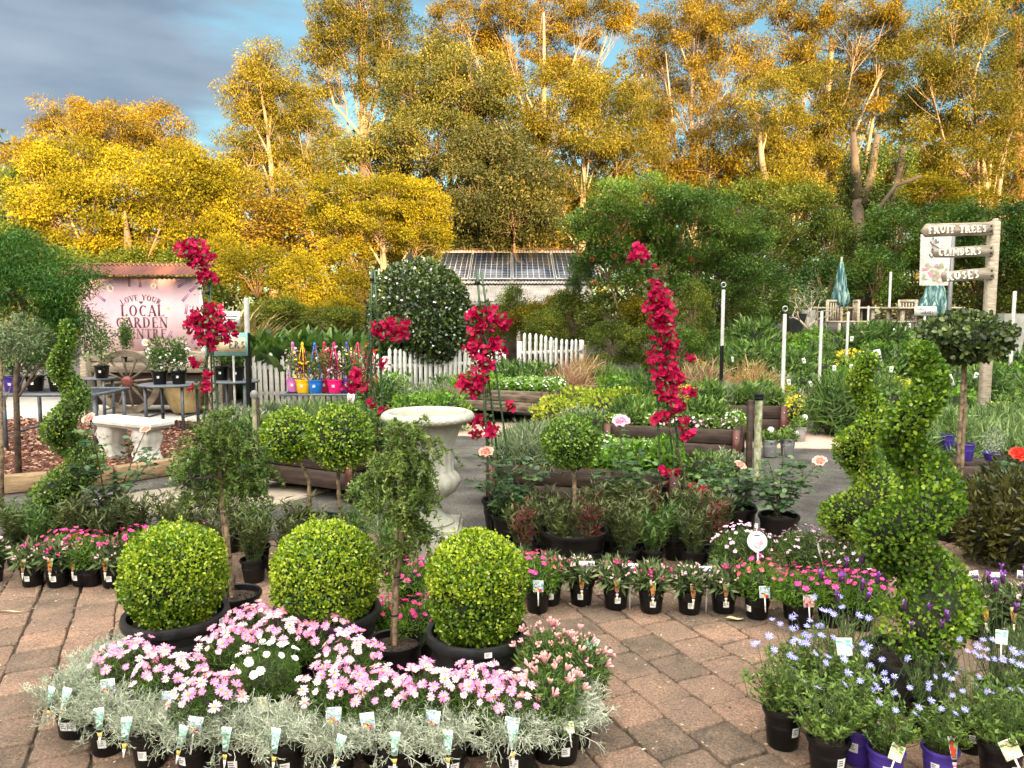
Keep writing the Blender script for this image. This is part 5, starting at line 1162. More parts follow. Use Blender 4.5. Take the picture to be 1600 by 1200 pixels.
# tree pole cut by the left edge of the picture
g = G(3, 785); mb = MB()
def leafy_tree(name, base, trunk, r0, blobs, label, fol, n, Lr, w, kind, seed, barkm, clus=.10, drop=0.0, cat='tree', limb=.4, ncl=9, shellb=.35):
    """tree: trunk and limbs reaching into leaf clumps; blobs (px, py, Y, rx, rz) in metres"""
    r = rnd(seed); B = np.array(tuple(base), float); t = thing(name, tuple(B), 0, label, cat)
    tr = MB(); pts = np.array([tuple(p) for p in trunk], float) - B; tube(tr, pts, np.linspace(r0, r0 * (.14 if len(blobs) > 8 else .45), len(pts)), 9); top = pts[-1]
    lf = MB(); tot = sum(b[3] * b[4] for b in blobs)
    for (px, py, Y_, rx, rz) in blobs:
        c = np.array(tuple(at(px, py, Y_))) - B; kn = max(3, int(ncl * (rx * rz / tot) * len(blobs) / 1.0)); nl = int(n * rx * rz / tot)
        hz_ = c[2] - 1.5 * np.hypot(*(c - pts[-1])[:2]) - .3 * abs(c[2]) * r.uniform(.2, .8); hz_ = min(max(hz_, pts[-1][2] * .18), pts[-1][2] * .97); s0 = np.array([np.interp(hz_, pts[:, 2], pts[:, k_]) for k_ in range(3)])
        m1_ = s0 * .55 + c * .45 + np.array([*((c - s0)[:2] * .12), 0]) + r.normal(size=3) * .03 * np.linalg.norm(c - s0); lr = r0 * limb * (.55 + .35 * r.random())
        tube(tr, [s0 - (0, 0, .02), s0 * .6 + m1_ * .4, m1_, (m1_ + c) / 2 + r.normal(size=3) * .06 * rx, c], np.linspace(lr, lr * .22, 5), 6, cap=False)
        d = rdir(r, kn); q = c + d * np.array([rx, min(rx, 1.2 * rx), rz]) * (shellb + (1 - shellb) * r.random(kn) ** .6)[:, None]
        for k in range(kn):
            f_ = r.uniform(.25, 1.0); st_ = m1_ * (1 - f_) + c * f_ if f_ < .9 else c; mid = st_ * .45 + q[k] * .55 + r.normal(size=3) * .10 * rx + (0, 0, -.12 * rz); tube(tr, [st_, mid, q[k]], [lr * .20, lr * .13, lr * .06], 4, cap=False)
        idx = r.integers(0, kn, nl); sz = clus * (.7 + .6 * r.random(kn))[idx][:, None]
        P = q[idx] + rdir(r, nl) * (r.random(nl) ** .45)[:, None] * sz * 1.9 * (1, 1, .62); D = unit(P - q[idx]) + r.normal(size=(nl, 3)) * .7 + (0, 0, .1 - drop)
        leafset(lf, P, D, np.tile((0, 0, 1.), (nl, 1)) + r.normal(size=(nl, 3)) * .6, r.uniform(*Lr, nl), kind, w, (r.random(kn) * .45)[idx] + r.random(nl) * .55)
    tr.build('trunk', barkm, t, smooth=True); lf.build('crown', fol, t); return t
b = G(3, 790); Y = b.y
leafy_tree('staked_standard_tree', b, [G(3, 790), at(3, 700, Y), at(2, 620, Y), at(2, 560, Y)], .018, [(25, 520, Y, .20, .13), (-10, 530, Y, .2, .15), (40, 545, Y, .12, .10)], 'grey leaved standard tree on a pale trunk at the left edge', G_GREY, 2600, (.03, .05), 1.0, 'lance', 151, m_bark, .06, ncl=14)
b = Vector((at(20, 600, 7.0).x, 7.0, 0))
leafy_tree('feathery_tree', b, [b, at(25, 600, 7.0), at(35, 500, 7.0), at(40, 450, 7.0)], .03, [(40, 400, 7.0, .28, .2), (85, 440, 7.0, .30, .25), (30, 460, 7.0, .35, .28), (110, 480, 7.0, .22, .22), (75, 510, 7.1, .35, .20), (10, 400, 7.0, .25, .2), (130, 445, 7.1, .10, .2), (90, 545, 7.1, .3, .12)], 'fresh green feathery leaved tree filling the left edge before the banner', leafmat('feathery_leaf', (0.02, 0.08, 0.012), (0.06, 0.17, 0.02), (0.15, 0.32, 0.05), .45, .35, 4, .35, .4), 24000, (.03, .055), .8, 'lance', 152, m_barkd, .085, .35, ncl=26)

# ---------------------------------------------------------------- poles
def pole(px, py_base, py_top, r_, label, split=None, ring=False, Y=None, cap=False, sleeve=None, white='clean'):
    b = G(px, py_base) if Y is None else Vector((at(px, 600, Y).x, Y, hgt(at(px, 600, Y).x, Y))); Y = b.y; top = at(px, py_top, Y).z - b.z
    t = thing('pole', b, 0, label, 'pole'); zs = at(px, split, Y).z - b.z if split else 0
    if split: mb = MB(); lathe(mb, [(r_, 0), (r_, zs), (r_ * .5, zs + .002)], 14); mb.build('lower_tube', m_black, t, smooth='auto')
    mb = MB(); lathe(mb, [(r_ * .93, zs), (r_ * .93, top - .01), (r_ * .7, top), (.001, top + .002)], 14); mb.build('upper_tube', mat('pole_paint', (0.46, 0.45, 0.42), .5, .12, 5), t, smooth='auto')
    if ring:
        mb = MB(); a = np.linspace(0, 2 * pi, 21)[:-1]; rr = .032; P = [(rr * cos(x), 0, top + rr + .03 + rr * sin(x)) for x in np.append(a, 0)]; tube(mb, P, .007, 6, cap=False); mb.build('ring', flat('galvanised', (0.5, 0.5, 0.48), .35, metal=.7), t, smooth=True)
        mb = MB(); lathe(mb, [(.02, top - .01), (.024, top + .015), (.01, top + .03), (.001, top + .031)], 12); mb.build('collar', m_black, t, smooth='auto')
    return t
pole(1125, 668, 452, .026, 'black and white pole with a ring on top behind the planter beds', 540, True)
pole(1223, 0, 490, .026, 'white pole standing just right of the ringed pole', Y=9.9, ring=True)
pole(1280, 0, 487, .026, 'plain white pole among the shrubs, between two others', Y=12.0)
pole(1321, 0, 487, .024, 'plain white pole left of the white bracket sign', Y=13.5)
pole(1352, 0, 478, .022, 'thin short white pole before the closed teal parasol', Y=15.5)
pole(1577, 0, 455, .03, 'white pole beside the pale square planter at the right', Y=12.5)
pole(1384, 0, 425, .03, 'white pole farther back beside the ivy covered trunk', Y=18.0)
pole(389, 0, 466, .035, 'black and white pole holding the teal sign at the left', 520, Y=9.6)
# tube post: dark square post with a capped clear cylinder
g = G(1172, 786); Y = g.y; t = thing('tube_post', g, 0, 'dark square post with a capped clear pebble filled tube fixed beside it', 'post')
zt = at(1172, 625, Y).z; mb = MB(); box(mb, (-.02, 0, zt / 2), (.045, .045, zt), b=.004); mb.build('post', m_timber, t)
mb = MB(); lathe(mb, [(.032, .15), (.032, zt), (.0005, zt + .001)], 18, (.045, -.01, 0)); mb.build('tube', mat('pebble_tube', (0.10, 0.13, 0.05), .25, .4, 26, col2=(0.55, 0.55, 0.38), stretch=(1, 1, .5)), t, smooth='auto')
mb = MB(); lathe(mb, [(.036, zt), (.038, zt + .02), (.034, zt + .025), (.038, zt + .03), (.038, zt + .05), (.02, zt + .06), (.0005, zt + .062)], 18, (.045, -.01, 0)); mb.build('cap', m_black, t, smooth='auto')
g = G(402, 770); Y = g.y; t = thing('tube_post', g, 0, 'pale capped tube post beside the planter bed at the left', 'post'); zt = at(402, 622, Y).z
mb = MB(); lathe(mb, [(.022, 0), (.022, zt), (.0005, zt + .001)], 16); mb.build('tube', mat('mossy_tube', (0.18, 0.20, 0.10), .4, .4, 9, col2=(0.48, 0.45, 0.30)), t, smooth='auto')
mb = MB(); lathe(mb, [(.026, zt), (.034, zt + .02), (.034, zt + .045), (.02, zt + .065), (.0005, zt + .07)], 16); mb.build('cap', flat('grey_cap', (0.25, 0.24, 0.25), .4), t, smooth='auto')
mb = MB(); box(mb, (.034, 0, zt / 2), (.012, .03, zt)); mb.build('post', m_timber, t)

# ---------------------------------------------------------------- galvanised buckets with round tags
m_galv = mat('galvanised_bucket', (0.28, 0.29, 0.30), .45, .15, 12, metal=.55, col2=(0.45, 0.46, 0.47))
for i, (px, py) in enumerate([(1202, 713), (1230, 711), (1249, 690), (1266, 678)]):
    g = G(px, py); t = thing('bucket_plant', g, i * .7, 'galvanised bucket of green seedlings, %s of four by the planter corner' % ORD[i], 'bucket', 'galvanised buckets by the planter corner')
    pot_mb(.085, .19, .004, .78, .012, 28).build('bucket', m_galv, t, smooth='auto'); soil_mb(.078, .165, i, 20).build('soil', m_soil, t)
    mb = MB(); mound(mb, (0, 0, .22), (.10, .10, .08), 420, 'wide', (.03, .05), 1, 160 + i, .4, .6, .8, .8); mb.build('foliage', G_MID, t)
    if i != 1: add_tag(t, 'round', (.01, -.05, .24), (R(-10), R(12 * (i - 1)), -i * .7), 1.1)
    else: add_tag(t, 'round', (.03, -.05, .21), (R(-10), R(40), -i * .7), .9)
# ================================================================ lettering drawn with strokes (no font files)
def _ln(x0, y0, x1, y1, k): return ('l', x0, y0, x1, y1, k)
def _arc(cx, cy, rx, ry, a0, a1): return ('a', cx, cy, rx, ry, a0, a1)
T_, t_ = 1, 0
GL = {
 'L': (.62, [_ln(.14, 0, .14, 1, T_), _ln(.05, .03, .60, .03, t_), _ln(.58, 0, .58, .22, t_)], [(.14, 1)]),
 'O': (.84, [_arc(.42, .5, .36, .48, 0, 360)], []),
 'V': (.76, [_ln(.10, 1, .38, 0, T_), _ln(.66, 1, .38, 0, t_)], [(.10, 1), (.66, 1)]),
 'E': (.64, [_ln(.14, 0, .14, 1, T_), _ln(.05, .03, .58, .03, t_), _ln(.05, .97, .56, .97, t_), _ln(.14, .52, .46, .52, t_), _ln(.56, 0, .56, .2, t_), _ln(.54, .8, .54, 1, t_)], []),
 'Y': (.72, [_ln(.08, 1, .36, .48, T_), _ln(.64, 1, .36, .48, t_), _ln(.36, .5, .36, 0, T_)], [(.08, 1), (.64, 1), (.36, 0)]),
 'U': (.78, [_ln(.14, .35, .14, 1, T_), _ln(.64, .35, .64, 1, t_), _arc(.39, .35, .25, .33, 180, 360)], [(.14, 1), (.64, 1)]),
 'R': (.76, [_ln(.14, 0, .14, 1, T_), _arc(.28, .74, .26, .24, -90, 90), _ln(.14, .97, .30, .97, t_), _ln(.14, .51, .30, .51, t_), _ln(.34, .5, .64, 0, T_)], [(.14, 0), (.14, 1), (.66, 0)]),
 'C': (.74, [_arc(.42, .5, .36, .48, 50, 310), _ln(.66, .76, .66, .98, t_)], []),
 'A': (.80, [_ln(.10, 0, .40, 1, t_), _ln(.70, 0, .40, 1, T_), _ln(.22, .34, .60, .34, t_)], [(.10, 0), (.70, 0)]),
 'G': (.80, [_arc(.42, .5, .36, .48, 50, 310), _ln(.66, .08, .66, .42, T_), _ln(.46, .42, .84, .42, t_), _ln(.66, .76, .66, .98, t_)], [(.66, .42)]),
 'D': (.80, [_ln(.14, 0, .14, 1, T_), _arc(.32, .5, .38, .47, -90, 90), _ln(.05, .03, .34, .03, t_), _ln(.05, .97, .34, .97, t_)], []),
 'N': (.82, [_ln(.14, 0, .14, 1, t_), _ln(.68, 0, .68, 1, t_), _ln(.14, 1, .68, 0, T_)], [(.14, 0), (.14, 1), (.68, 1)]),
 'T': (.70, [_ln(.05, .97, .65, .97, t_), _ln(.35, 0, .35, 1, T_), _ln(.06, .78, .06, 1, t_), _ln(.64, .78, .64, 1, t_)], [(.35, 0)]),
 'F': (.60, [_ln(.14, 0, .14, 1, T_), _ln(.05, .97, .56, .97, t_), _ln(.14, .52, .46, .52, t_), _ln(.54, .78, .54, 1, t_)], [(.14, 0)]),
 'I': (.36, [_ln(.18, 0, .18, 1, T_)], [(.18, 0), (.18, 1)]),
 'S': (.62, [_arc(.31, .74, .22, .23, 30, 270), _arc(.31, .26, .23, .24, -150, 90)], []),
 'M': (.96, [_ln(.14, 0, .14, 1, t_), _ln(.82, 0, .82, 1, T_), _ln(.14, 1, .48, .1, T_), _ln(.82, 1, .48, .1, t_)], [(.14, 0), (.82, 0)]),
 'B': (.70, [_ln(.14, 0, .14, 1, T_), _arc(.30, .75, .23, .22, -90, 90), _arc(.30, .27, .28, .25, -90, 90), _ln(.05, .97, .32, .97, t_), _ln(.05, .03, .32, .03, t_), _ln(.14, .53, .32, .53, t_)], []),
 'H': (.82, [_ln(.14, 0, .14, 1, T_), _ln(.68, 0, .68, 1, T_), _ln(.14, .52, .68, .52, t_)], [(.14, 0), (.14, 1), (.68, 0), (.68, 1)]),
 'f': (.42, [_ln(.2, -.3, .24, .8, T_), _arc(.36, .8, .13, .18, 20, 180), _ln(.04, .52, .40, .54, t_)], []),
 'e': (.52, [_arc(.26, .28, .20, .27, 20, 330), _ln(.08, .30, .44, .36, t_), _ln(.24, .68, .38, .86, T_)], []),
 'c': (.48, [_arc(.26, .28, .20, .27, 50, 320)], []), 'a': (.52, [_arc(.24, .27, .19, .26, 0, 360), _ln(.42, 0, .42, .54, T_)], []),
}
def text_mb(s, h, thick=.16, thin=.05, serif=.16, depth=.0012, gap=.10, arc=None, m=0, italic=0.0, ysc=1.0):
    """letters centred on x=0, base z=0, facing -Y"""
    W_ = sum((GL[c][0] if c != ' ' else .45) + gap for c in s) - gap; x = -W_ / 2; mb = MB(); cnt = [0]
    def put(q):
        q = np.array(q, float); q[:, 0] += q[:, 1] * italic
        if arc:
            R_ = arc / h; a = q[:, 0] / R_; rr = R_ + q[:, 1]; q = np.column_stack([rr * np.sin(a), rr * np.cos(a) - R_])
        n = len(q); yo = -cnt[0] * .00006 - .0002; cnt[0] += 1; q = q * h
        V = np.concatenate([np.column_stack([q[:, 0], np.full(n, yo - depth), q[:, 1]]), np.column_stack([q[:, 0], np.full(n, yo), q[:, 1]])])
        ar = np.sum(q[:, 0] * np.roll(q[:, 1], -1) - np.roll(q[:, 0], -1) * q[:, 1]); o = list(range(n)) if ar > 0 else list(range(n))[::-1]
        mb.add(V, [tuple(o)] + [(o[(i + 1) % n], o[i], n + o[i], n + o[(i + 1) % n]) for i in range(n)], m)
    for c in s:
        if c == ' ': x += .45 + gap; continue
        w, st, sf = GL[c]
        for k in st:
            if k[0] == 'l':
                _, x0, y0, x1, y1, tk = k; wd = (thick if tk else thin) / 2; dx, dy = x1 - x0, y1 - y0; l = math.hypot(dx, dy); nx, ny = -dy / l * wd, dx / l * wd
                put([(x + x0 + nx, y0 + ny), (x + x0 - nx, y0 - ny), (x + x1 - nx, y1 - ny), (x + x1 + nx, y1 + ny)])
            else:
                _, cx, cy, rx, ry, a0, a1 = k; ns = max(6, int(abs(a1 - a0) / 18))
                for i in range(ns):
                    q = []
                    for a in (a0 + (a1 - a0) * i / ns, a0 + (a1 - a0) * (i + 1) / ns):
                        a = math.radians(a); wd = (thin + (thick - thin) * abs(cos(a)) ** 1.2) / 2; q.append(((x + cx + (rx + wd - thick / 2) * cos(a), cy + (ry + wd - thin / 2) * sin(a)), (x + cx + (rx - wd - thick / 2) * cos(a), cy + (ry - wd - thin / 2) * sin(a))))
                    put([q[0][0], q[0][1], q[1][1], q[1][0]])
        if serif:
            for (sx, sy) in sf:
                yy = sy - .025 if sy > .5 else sy + .025; put([(x + sx - serif, yy - thin / 2), (x + sx + serif, yy - thin / 2), (x + sx + serif, yy + thin / 2), (x + sx - serif, yy + thin / 2)])
        x += w + gap
    return mb

# ================================================================ the banner stand with its rusty roof
m_rust = mat('rusty_iron', (0.060, 0.017, 0.014), .75, .3, 3, col2=(0.17, 0.055, 0.036), lo=.3, hi=.7, stretch=(1, .3, 1))
m_grwood = mat('grey_weathered_wood', (0.16, 0.13, 0.095), .9, .3, 5, bump=.6, bscale=30, col2=(0.38, 0.32, 0.24), stretch=(1.2, 8, 8))
m_palewood = mat('pale_weathered_wood', (0.27, 0.22, 0.155), .9, .3, 5, bump=.6, bscale=25, col2=(0.52, 0.45, 0.35), stretch=(1.2, 8, 8))
def corr(w, l, pitch, amp, n_per=6):
    nx = int(w / pitch * n_per); xs = np.linspace(-w / 2, w / 2, nx); ys = np.linspace(0, l, 5); V = np.array([(x, y, amp * sin(2 * pi * x / pitch)) for y in ys for x in xs]); mb = MB()
    f = [(j * nx + i, j * nx + i + 1, (j + 1) * nx + i + 1, (j + 1) * nx + i) for j in range(4) for i in range(nx - 1)]
    mb.add(V, f); V2 = V.copy(); V2[:, 2] -= .003; mb.add(V2, [tuple(reversed(q)) for q in f]); return mb
YS = 12.3; c = at(222, 500, YS); z0 = at(222, 547, YS).z; z1 = at(222, 437, YS).z; wS = (312 - 128) / F * YS
t = thing('banner_stand', (c.x, YS, 0), R(-2), 'pink garden centre banner stand under a rusty corrugated iron roof', 'sign')
m_ban = mat('pink_banner', (0.66, 0.37, 0.43), .6, .2, 1.6, col2=(0.85, 0.62, 0.66), lo=.3, hi=.7)
mb = MB(); box(mb, (0, 0, (z0 + z1) / 2), (wS, .02, z1 - z0 + .1)); bn = mb.build('banner', m_ban, t)
m_txt = flat('banner_print', (0.13, 0.045, 0.075), .6)
def letters(s, h, x, z, par, m, y=-.0125, **k): 
    o = text_mb(s, h, **k).build('lettering', m, par); o.location = (x, y, z); return o
sc_ = YS / F; zz = lambda py: at(222, py, YS).z
letters('LOVE YOUR', .088, 0, zz(469), bn, m_txt, arc=.62, thick=.15)
letters('LOCAL', .175, 0.02, zz(494), bn, m_txt, thick=.17)
letters('GARDEN', .165, 0.0, zz(512), bn, m_txt, thick=.17)
letters('CENTRE', .155, 0.03, zz(529), bn, m_txt, thick=.17)
mb = MB(); put = [(0, -.035), (.035, .0), (.032, .022), (.014, .026), (0, .010), (-.014, .026), (-.032, .022), (-.035, 0)]
mb.add([(x, 0, z) for x, z in put], [tuple(range(8))]); hh = mb.build('heart', m_txt, bn); hh.location = (0, -.0135, zz(472.5)); hh.scale = (.8, 1, .8)
# printed lavender sprigs and daisies round the edge of the banner
r = rnd(8); mb = MB()
for (px, py, a) in [(150, 455, 2.4), (165, 470, 2.5), (300, 455, .6), (288, 470, .8), (305, 500, 1.2), (292, 490, 1.4), (275, 545, .8), (180, 525, 2.6), (262, 530, 1.1), (140, 490, 1.9), (205, 447, 1.6), (247, 450, 1.5), (195, 540, 2.2), (300, 535, 1.0), (282, 448, .5), (222, 448, 1.6)]:
    x0 = (px - 222) * sc_; zc = zz(py); k = 0
    for j in range(9):
        for s in (-1, 1): blob2(mb, x0 + cos(a) * j * .018 + s * .012 * sin(a), zc + sin(a) * j * .018 - s * .012 * cos(a), .012 * (1 - j * .06), 0, -.0125 - (j * 2 + s) * .00005, 6)
mb.build('lavender_print', flat('banner_lavender', (0.22, 0.08, 0.24), .6), bn)
mb = MB()
for (px, py, rr) in [(265, 482, .075), (226, 535, .07), (175, 450, .075), (243, 447, .06), (140, 520, .06)]:
    x0 = (px - 222) * sc_; zc = zz(py)
    for j in range(12): a = j * .5236; blob2(mb, x0 + cos(a) * rr * .62, zc + sin(a) * rr * .62, rr * .26, 0, -.0135 - j * .00004, 6)
    blob2(mb, x0, zc, rr * .34, 1, -.0146, 9)
mb.build('daisy_print', [flat('banner_daisy', (0.86, 0.74, 0.72), .6), flat('banner_daisy_eye', (0.72, 0.50, 0.10), .6)], bn)
for s in (-1, 1):
    mb = MB(); box(mb, (s * (wS / 2 + .03), .01, (z1 + .15) / 2), (.06, .06, z1 + .15), b=.004); mb.build('post', m_white if s > 0 else m_palewood, t)
for nm, zr, y0, L_, tilt in (('lower_roof_sheet', z1 + .06, -.30, .42, .42), ('upper_roof_sheet', z1 + .245, .06, .35, .10)):
    o = corr(wS + .34, L_, .076, .011).build(nm, m_rust, t, smooth=True); o.location = (-.04, y0, zr); o.rotation_euler = (tilt, 0, 0)
mb = MB(); box(mb, (-.04, .10, z1 + .225), (wS + .30, .03, .05)); mb.build('roof_batten', m_grwood, t)
# ---------------------------------------------------------------- the old dray in front of it, with its wheel
g = Vector((at(200, 600, 11.6).x, 11.6, .05)); t = thing('old_cart', (g.x, 11.85, .05), R(-2), 'old grey timber cart bed on a block under the banner', 'cart')
mb = MB(); zt = at(200, 548, 11.85).z - .05
for k in range(2): box(mb, (.25, 0, zt - .09 - k * .17), (2.1, .05, .155), b=.008)
mb.build('side_board', m_grwood, t); mb = MB(); box(mb, (.25, .5, zt - .05), (2.1, 1.0, .05), b=.006); mb.build('deck', m_grwood, t)
mb = MB(); box(mb, (.25, .45, zt * .42), (1.9, .7, zt * .62), b=.01); mb.build('underside_shade', m_timber, t)  # dark box added to stand in for the shade beneath the cart
for x in (-.74, 1.24):
    mb = MB(); box(mb, (x, .0, (zt - .08) / 2), (.10, .3, zt - .09), b=.01); mb.build('axle_block', m_grwood, t)
mb = MB(); R_ = .485
t = thing('wagon_wheel', (g.x, 11.6, R_ + .07), 0, 'large old spoked wagon wheel leaning on the cart below the banner', 'wheel'); t.rotation_euler = (R(6), 0, R(4))
P = [(R_ * .93 * cos(a), 0, R_ * .93 * sin(a)) for a in np.linspace(0, 2 * pi, 49)]
mbw = MB(); k = 48
for i in range(k):   # felloes: rectangular section
    pass
a = np.linspace(0, 2 * pi, 48, endpoint=False); ring = []
for rr, yy in ((R_, -.035), (R_, .035), (R_ * .80, .03), (R_ * .80, -.03)): ring.append(np.column_stack([rr * np.cos(a), np.full(48, yy), rr * np.sin(a)]))
V = np.stack(ring, 1).reshape(-1, 3); f = [(i * 4 + j, i * 4 + (j + 1) % 4, ((i + 1) % 48) * 4 + (j + 1) % 4, ((i + 1) % 48) * 4 + j) for i in range(48) for j in range(4)]
mbw.add(V, f); mbw.build('rim', mat('wheel_wood', (0.07, 0.052, 0.036), .9, .3, 6, bump=.5, bscale=30, col2=(0.21, 0.165, 0.12)), t, smooth='auto')
for i in range(12):
    a_ = i * pi / 6 + .1; mb = MB(); tube(mb, [(.06 * cos(a_), 0, .06 * sin(a_)), (.22 * cos(a_), 0, .22 * sin(a_)), (R_ * .82 * cos(a_), 0, R_ * .82 * sin(a_))], [.022, .018, .016], 6); mb.build('spoke', MATS['wheel_wood'], t, smooth=True)
mb = MB(); lathe(mb, [(.0005, -.10), (.045, -.10), (.05, -.06), (.085, -.04), (.085, .04), (.05, .07), (.0005, .07)], 20); o = mb.build('hub', mat('red_hub', (0.16, 0.04, 0.03), .6, .3, 12), t, smooth='auto'); o.rotation_euler = (pi / 2, 0, 0)
# glazed ceramic pot under the table
g = G(292, 648); t = thing('ceramic_planter', (g.x, g.y, .05), 0, 'large ochre ceramic planter standing on the mulch right of the wagon wheel', 'pot'); Yc = g.y
mb = MB(); lathe(mb, [(.0, 0), (.19, 0), (.21, .02), (.27, .16), (.345, .36), (.365, .40), (.375, .43), (.36, .445), (.34, .43), (.31, .36), (.0, .30)], 40); mb.build('bowl', mat('ochre_glaze', (0.17, 0.115, 0.04), .35, .35, 5, col2=(0.38, 0.28, 0.12)), t, smooth='auto')
mb = MB(); lathe(mb, [(.33, .37), (.2, .385), (.0, .39)], 30); mb.build('soil', m_soil, t)

# ---------------------------------------------------------------- white concrete bench
g1 = G(168, 712, .05); g2 = G(240, 722, .05); d = (g2 - g1); ang = math.atan2(d.y, d.x); c = (g1 + g2) / 2; Y = c.y
t = thing('garden_bench', (c.x, c.y, .05), ang + R(0), 'white concrete garden bench on two scrolled pedestals beside the bark mulch', 'bench')
m_cast = mat('white_cast_concrete', (0.52, 0.50, 0.44), .8, .12, 6, bump=.5, bscale=45, col2=(0.78, 0.76, 0.70))
wB = 1.02; zs = .40; mb = MB(); box(mb, (0, 0, zs), (wB, .36, .055), b=.014); box(mb, (0, 0, zs - .035), (wB - .06, .30, .02), b=.005); mb.build('seat', m_cast, t, smooth='auto')
for s in (-1, 1):
    mb = MB(); n = 40; a = np.linspace(0, 2 * pi, n, endpoint=False)
    prof = [(0.0, 1.00), (.03, 1.02), (.05, .92), (.10, .80), (.16, .84), (.22, 1.0), (.27, 1.06), (.31, .96), (.345, .98), (.37, 1.0)]
    V = []
    for z, k_ in prof:
        for x_ in a:
            cx, sy = cos(x_), sin(x_); e = (abs(cx) ** 4 + abs(sy) ** 4) ** -.25; w_ = .125 * k_ * (1 + .05 * cos(9 * x_) * sin(z * 9)); V.append((s * .29 + w_ * e * cx, .12 * k_ * e * sy, z))
    k_ = len(prof); f = [(i * n + j, i * n + (j + 1) % n, (i + 1) * n + (j + 1) % n, (i + 1) * n + j) for i in range(k_ - 1) for j in range(n)] + [tuple(range(n))[::-1], tuple(range((k_ - 1) * n, k_ * n))]
    mb.add(V, f)
    for q in range(5):   # carved scroll on the front face
        aa = np.linspace(0, 4.5 + q * .3, 14); rr = .045 * (1 - aa / 8); cxz = [(-.05, .24), (.05, .24), (0, .13), (-.05, .08), (.05, .08)][q]
        tube(mb, [(s * .29 + cxz[0] + rr_ * cos(b_) * (1 if q % 2 else -1), -.122, cxz[1] + rr_ * sin(b_)) for rr_, b_ in zip(rr, aa)], .008, 6)
    mb.build('pedestal', m_cast, t, smooth='auto')

# ---------------------------------------------------------------- plant tables
m_tab = mat('blue_grey_steel', (0.07, 0.085, 0.10), .5, .2, 10, col2=(0.14, 0.16, 0.18))
def table(cx, cy, w, dp, h, rz, label, round_=False, z0=.05):
    t = thing('plant_table', (cx, cy, z0), rz, label, 'table', 'plant tables')
    mb = MB()
    if round_: lathe(mb, [(.0, h - .02), (w / 2, h - .02), (w / 2 + .01, h), (w / 2, h + .004), (0, h + .005)], 40)
    else:
        box(mb, (0, -dp / 2, h), (w, .03, .035)); box(mb, (0, dp / 2, h), (w, .03, .035)); box(mb, (-w / 2 + .015, 0, h), (.03, dp - .03, .03)); box(mb, (w / 2 - .015, 0, h), (.03, dp - .03, .03))
        n_ = int(w / .05)
        for i in range(n_): box(mb, (-w / 2 + .05 + i * .05, 0, h + .003), (.008, dp - .03, .008))
    mb.build('table_top', m_tab, t)
    for sx in (-1, 1):
        for sy in (-1, 1):
            x, y = (sx * (w / 2 - .05), sy * (dp / 2 - .05)) if not round_ else (sx * w * .3, sy * w * .3)
            mb = MB(); box(mb, (x, y, (h - .02) / 2), (.032, .032, h - .02)); mb.build('leg', m_tab, t)
        mb = MB(); box(mb, (sx * (w / 2 - .05 if not round_ else w * .3), 0, .18), (.02, (dp - .13) if not round_ else w * .56, .02)); mb.build('stretcher', m_tab, t)
    return t
table(at(78, 612, 8.6).x, 8.9, 1.12, .75, .63, R(0), 'low blue grey steel plant table at the left, carrying black pots')
table(at(268, 603, 10.2).x, 10.2, .80, .6, .60, R(0), 'round steel plant table in front of the ceramic planter', True)
table(at(155, 600, 10.9).x, 10.9, .42, .5, .62, R(0), 'small steel plant table behind the spiral topiary', True)
table(at(368, 603, 10.0).x, 10.0, .6, .5, .66, R(0), 'small steel plant table below the teal sign', True)
def vine_pot(x, y, z, label, seed, fol, h=.5, rad=.16, potm=None, fl=None, nfl=0, pr=.10, ph=.18):
    t = thing('potted_shrub', (x, y, z), 0, label, 'plant'); add_pot(t, pr, ph, potm or m_black, seed, (-pi / 2 + .2, ph * .55, .03, .03), k=15, n=28)
    mb = MB(); r = rnd(seed); tube(mb, [(0, 0, ph - .03), (.01, 0, ph + h * .5), (0, 0, ph + h * .9)], .006, 5, 1)
    mound(mb, (0, 0, ph + h * .5), (rad, rad, h * .52), 900, 'wide', (.03, .05), 1, seed, .2, .5, .8, .8, lump=.25); mb.build('foliage', [fol, m_barkd], t)
    if fl:
        fb_ = MB(); d = rdir(r, nfl)
        for q in d: bract(fb_, np.array([0, 0, ph + h * .45]) + q * np.array([rad, rad, h * .5]), .022, r)
        fb_.build('blossom', fl, t)
    return t
G_VINE = leafmat('vine_green', (0.02, 0.055, 0.012), (0.07, 0.145, 0.024), (0.19, 0.29, 0.06), .45, .3, 6, .35, .3)
for i, (px, Y, zt, h, rad, fl, nf, lab) in enumerate([(20, 8.8, .63, .35, .2, None, 0, 'bushy green shrub in a purple pot at the left end of the low table'), (55, 8.9, .63, .45, .17, WHITE, 26, 'dark shrub with tiny white flowers, second on the low table'), (90, 8.9, .63, .42, .17, None, 0, 'green shrub in a wide black pot at the right end of the low table'),
        (160, 10.8, .62, .62, .22, None, 0, 'tall green climber in a black pot left of the pink banner'), (200, 11.9, .78, .45, .10, None, 0, 'narrow green climber standing before the middle of the pink banner'), (250, 10.1, .60, .40, .15, WHITE, 46, 'white flowering climber in a black pot, left one on the round table'), (280, 10.15, .60, .42, .16, WHITE, 50, 'white flowering climber in a black pot, right one on the round table'),
        (370, 10.0, .66, .35, .13, None, 0, 'small green plant in a black pot below the teal sign'), (346, 10.05, .66, .5, .16, None, 0, 'green shrub behind the bougainvillea canes on the small table')]):
    vine_pot(at(px, 600, Y).x, Y, zt + .055, lab, 170 + i, G_VINE, h, rad, m_purple if i == 0 else None, fl, nf)
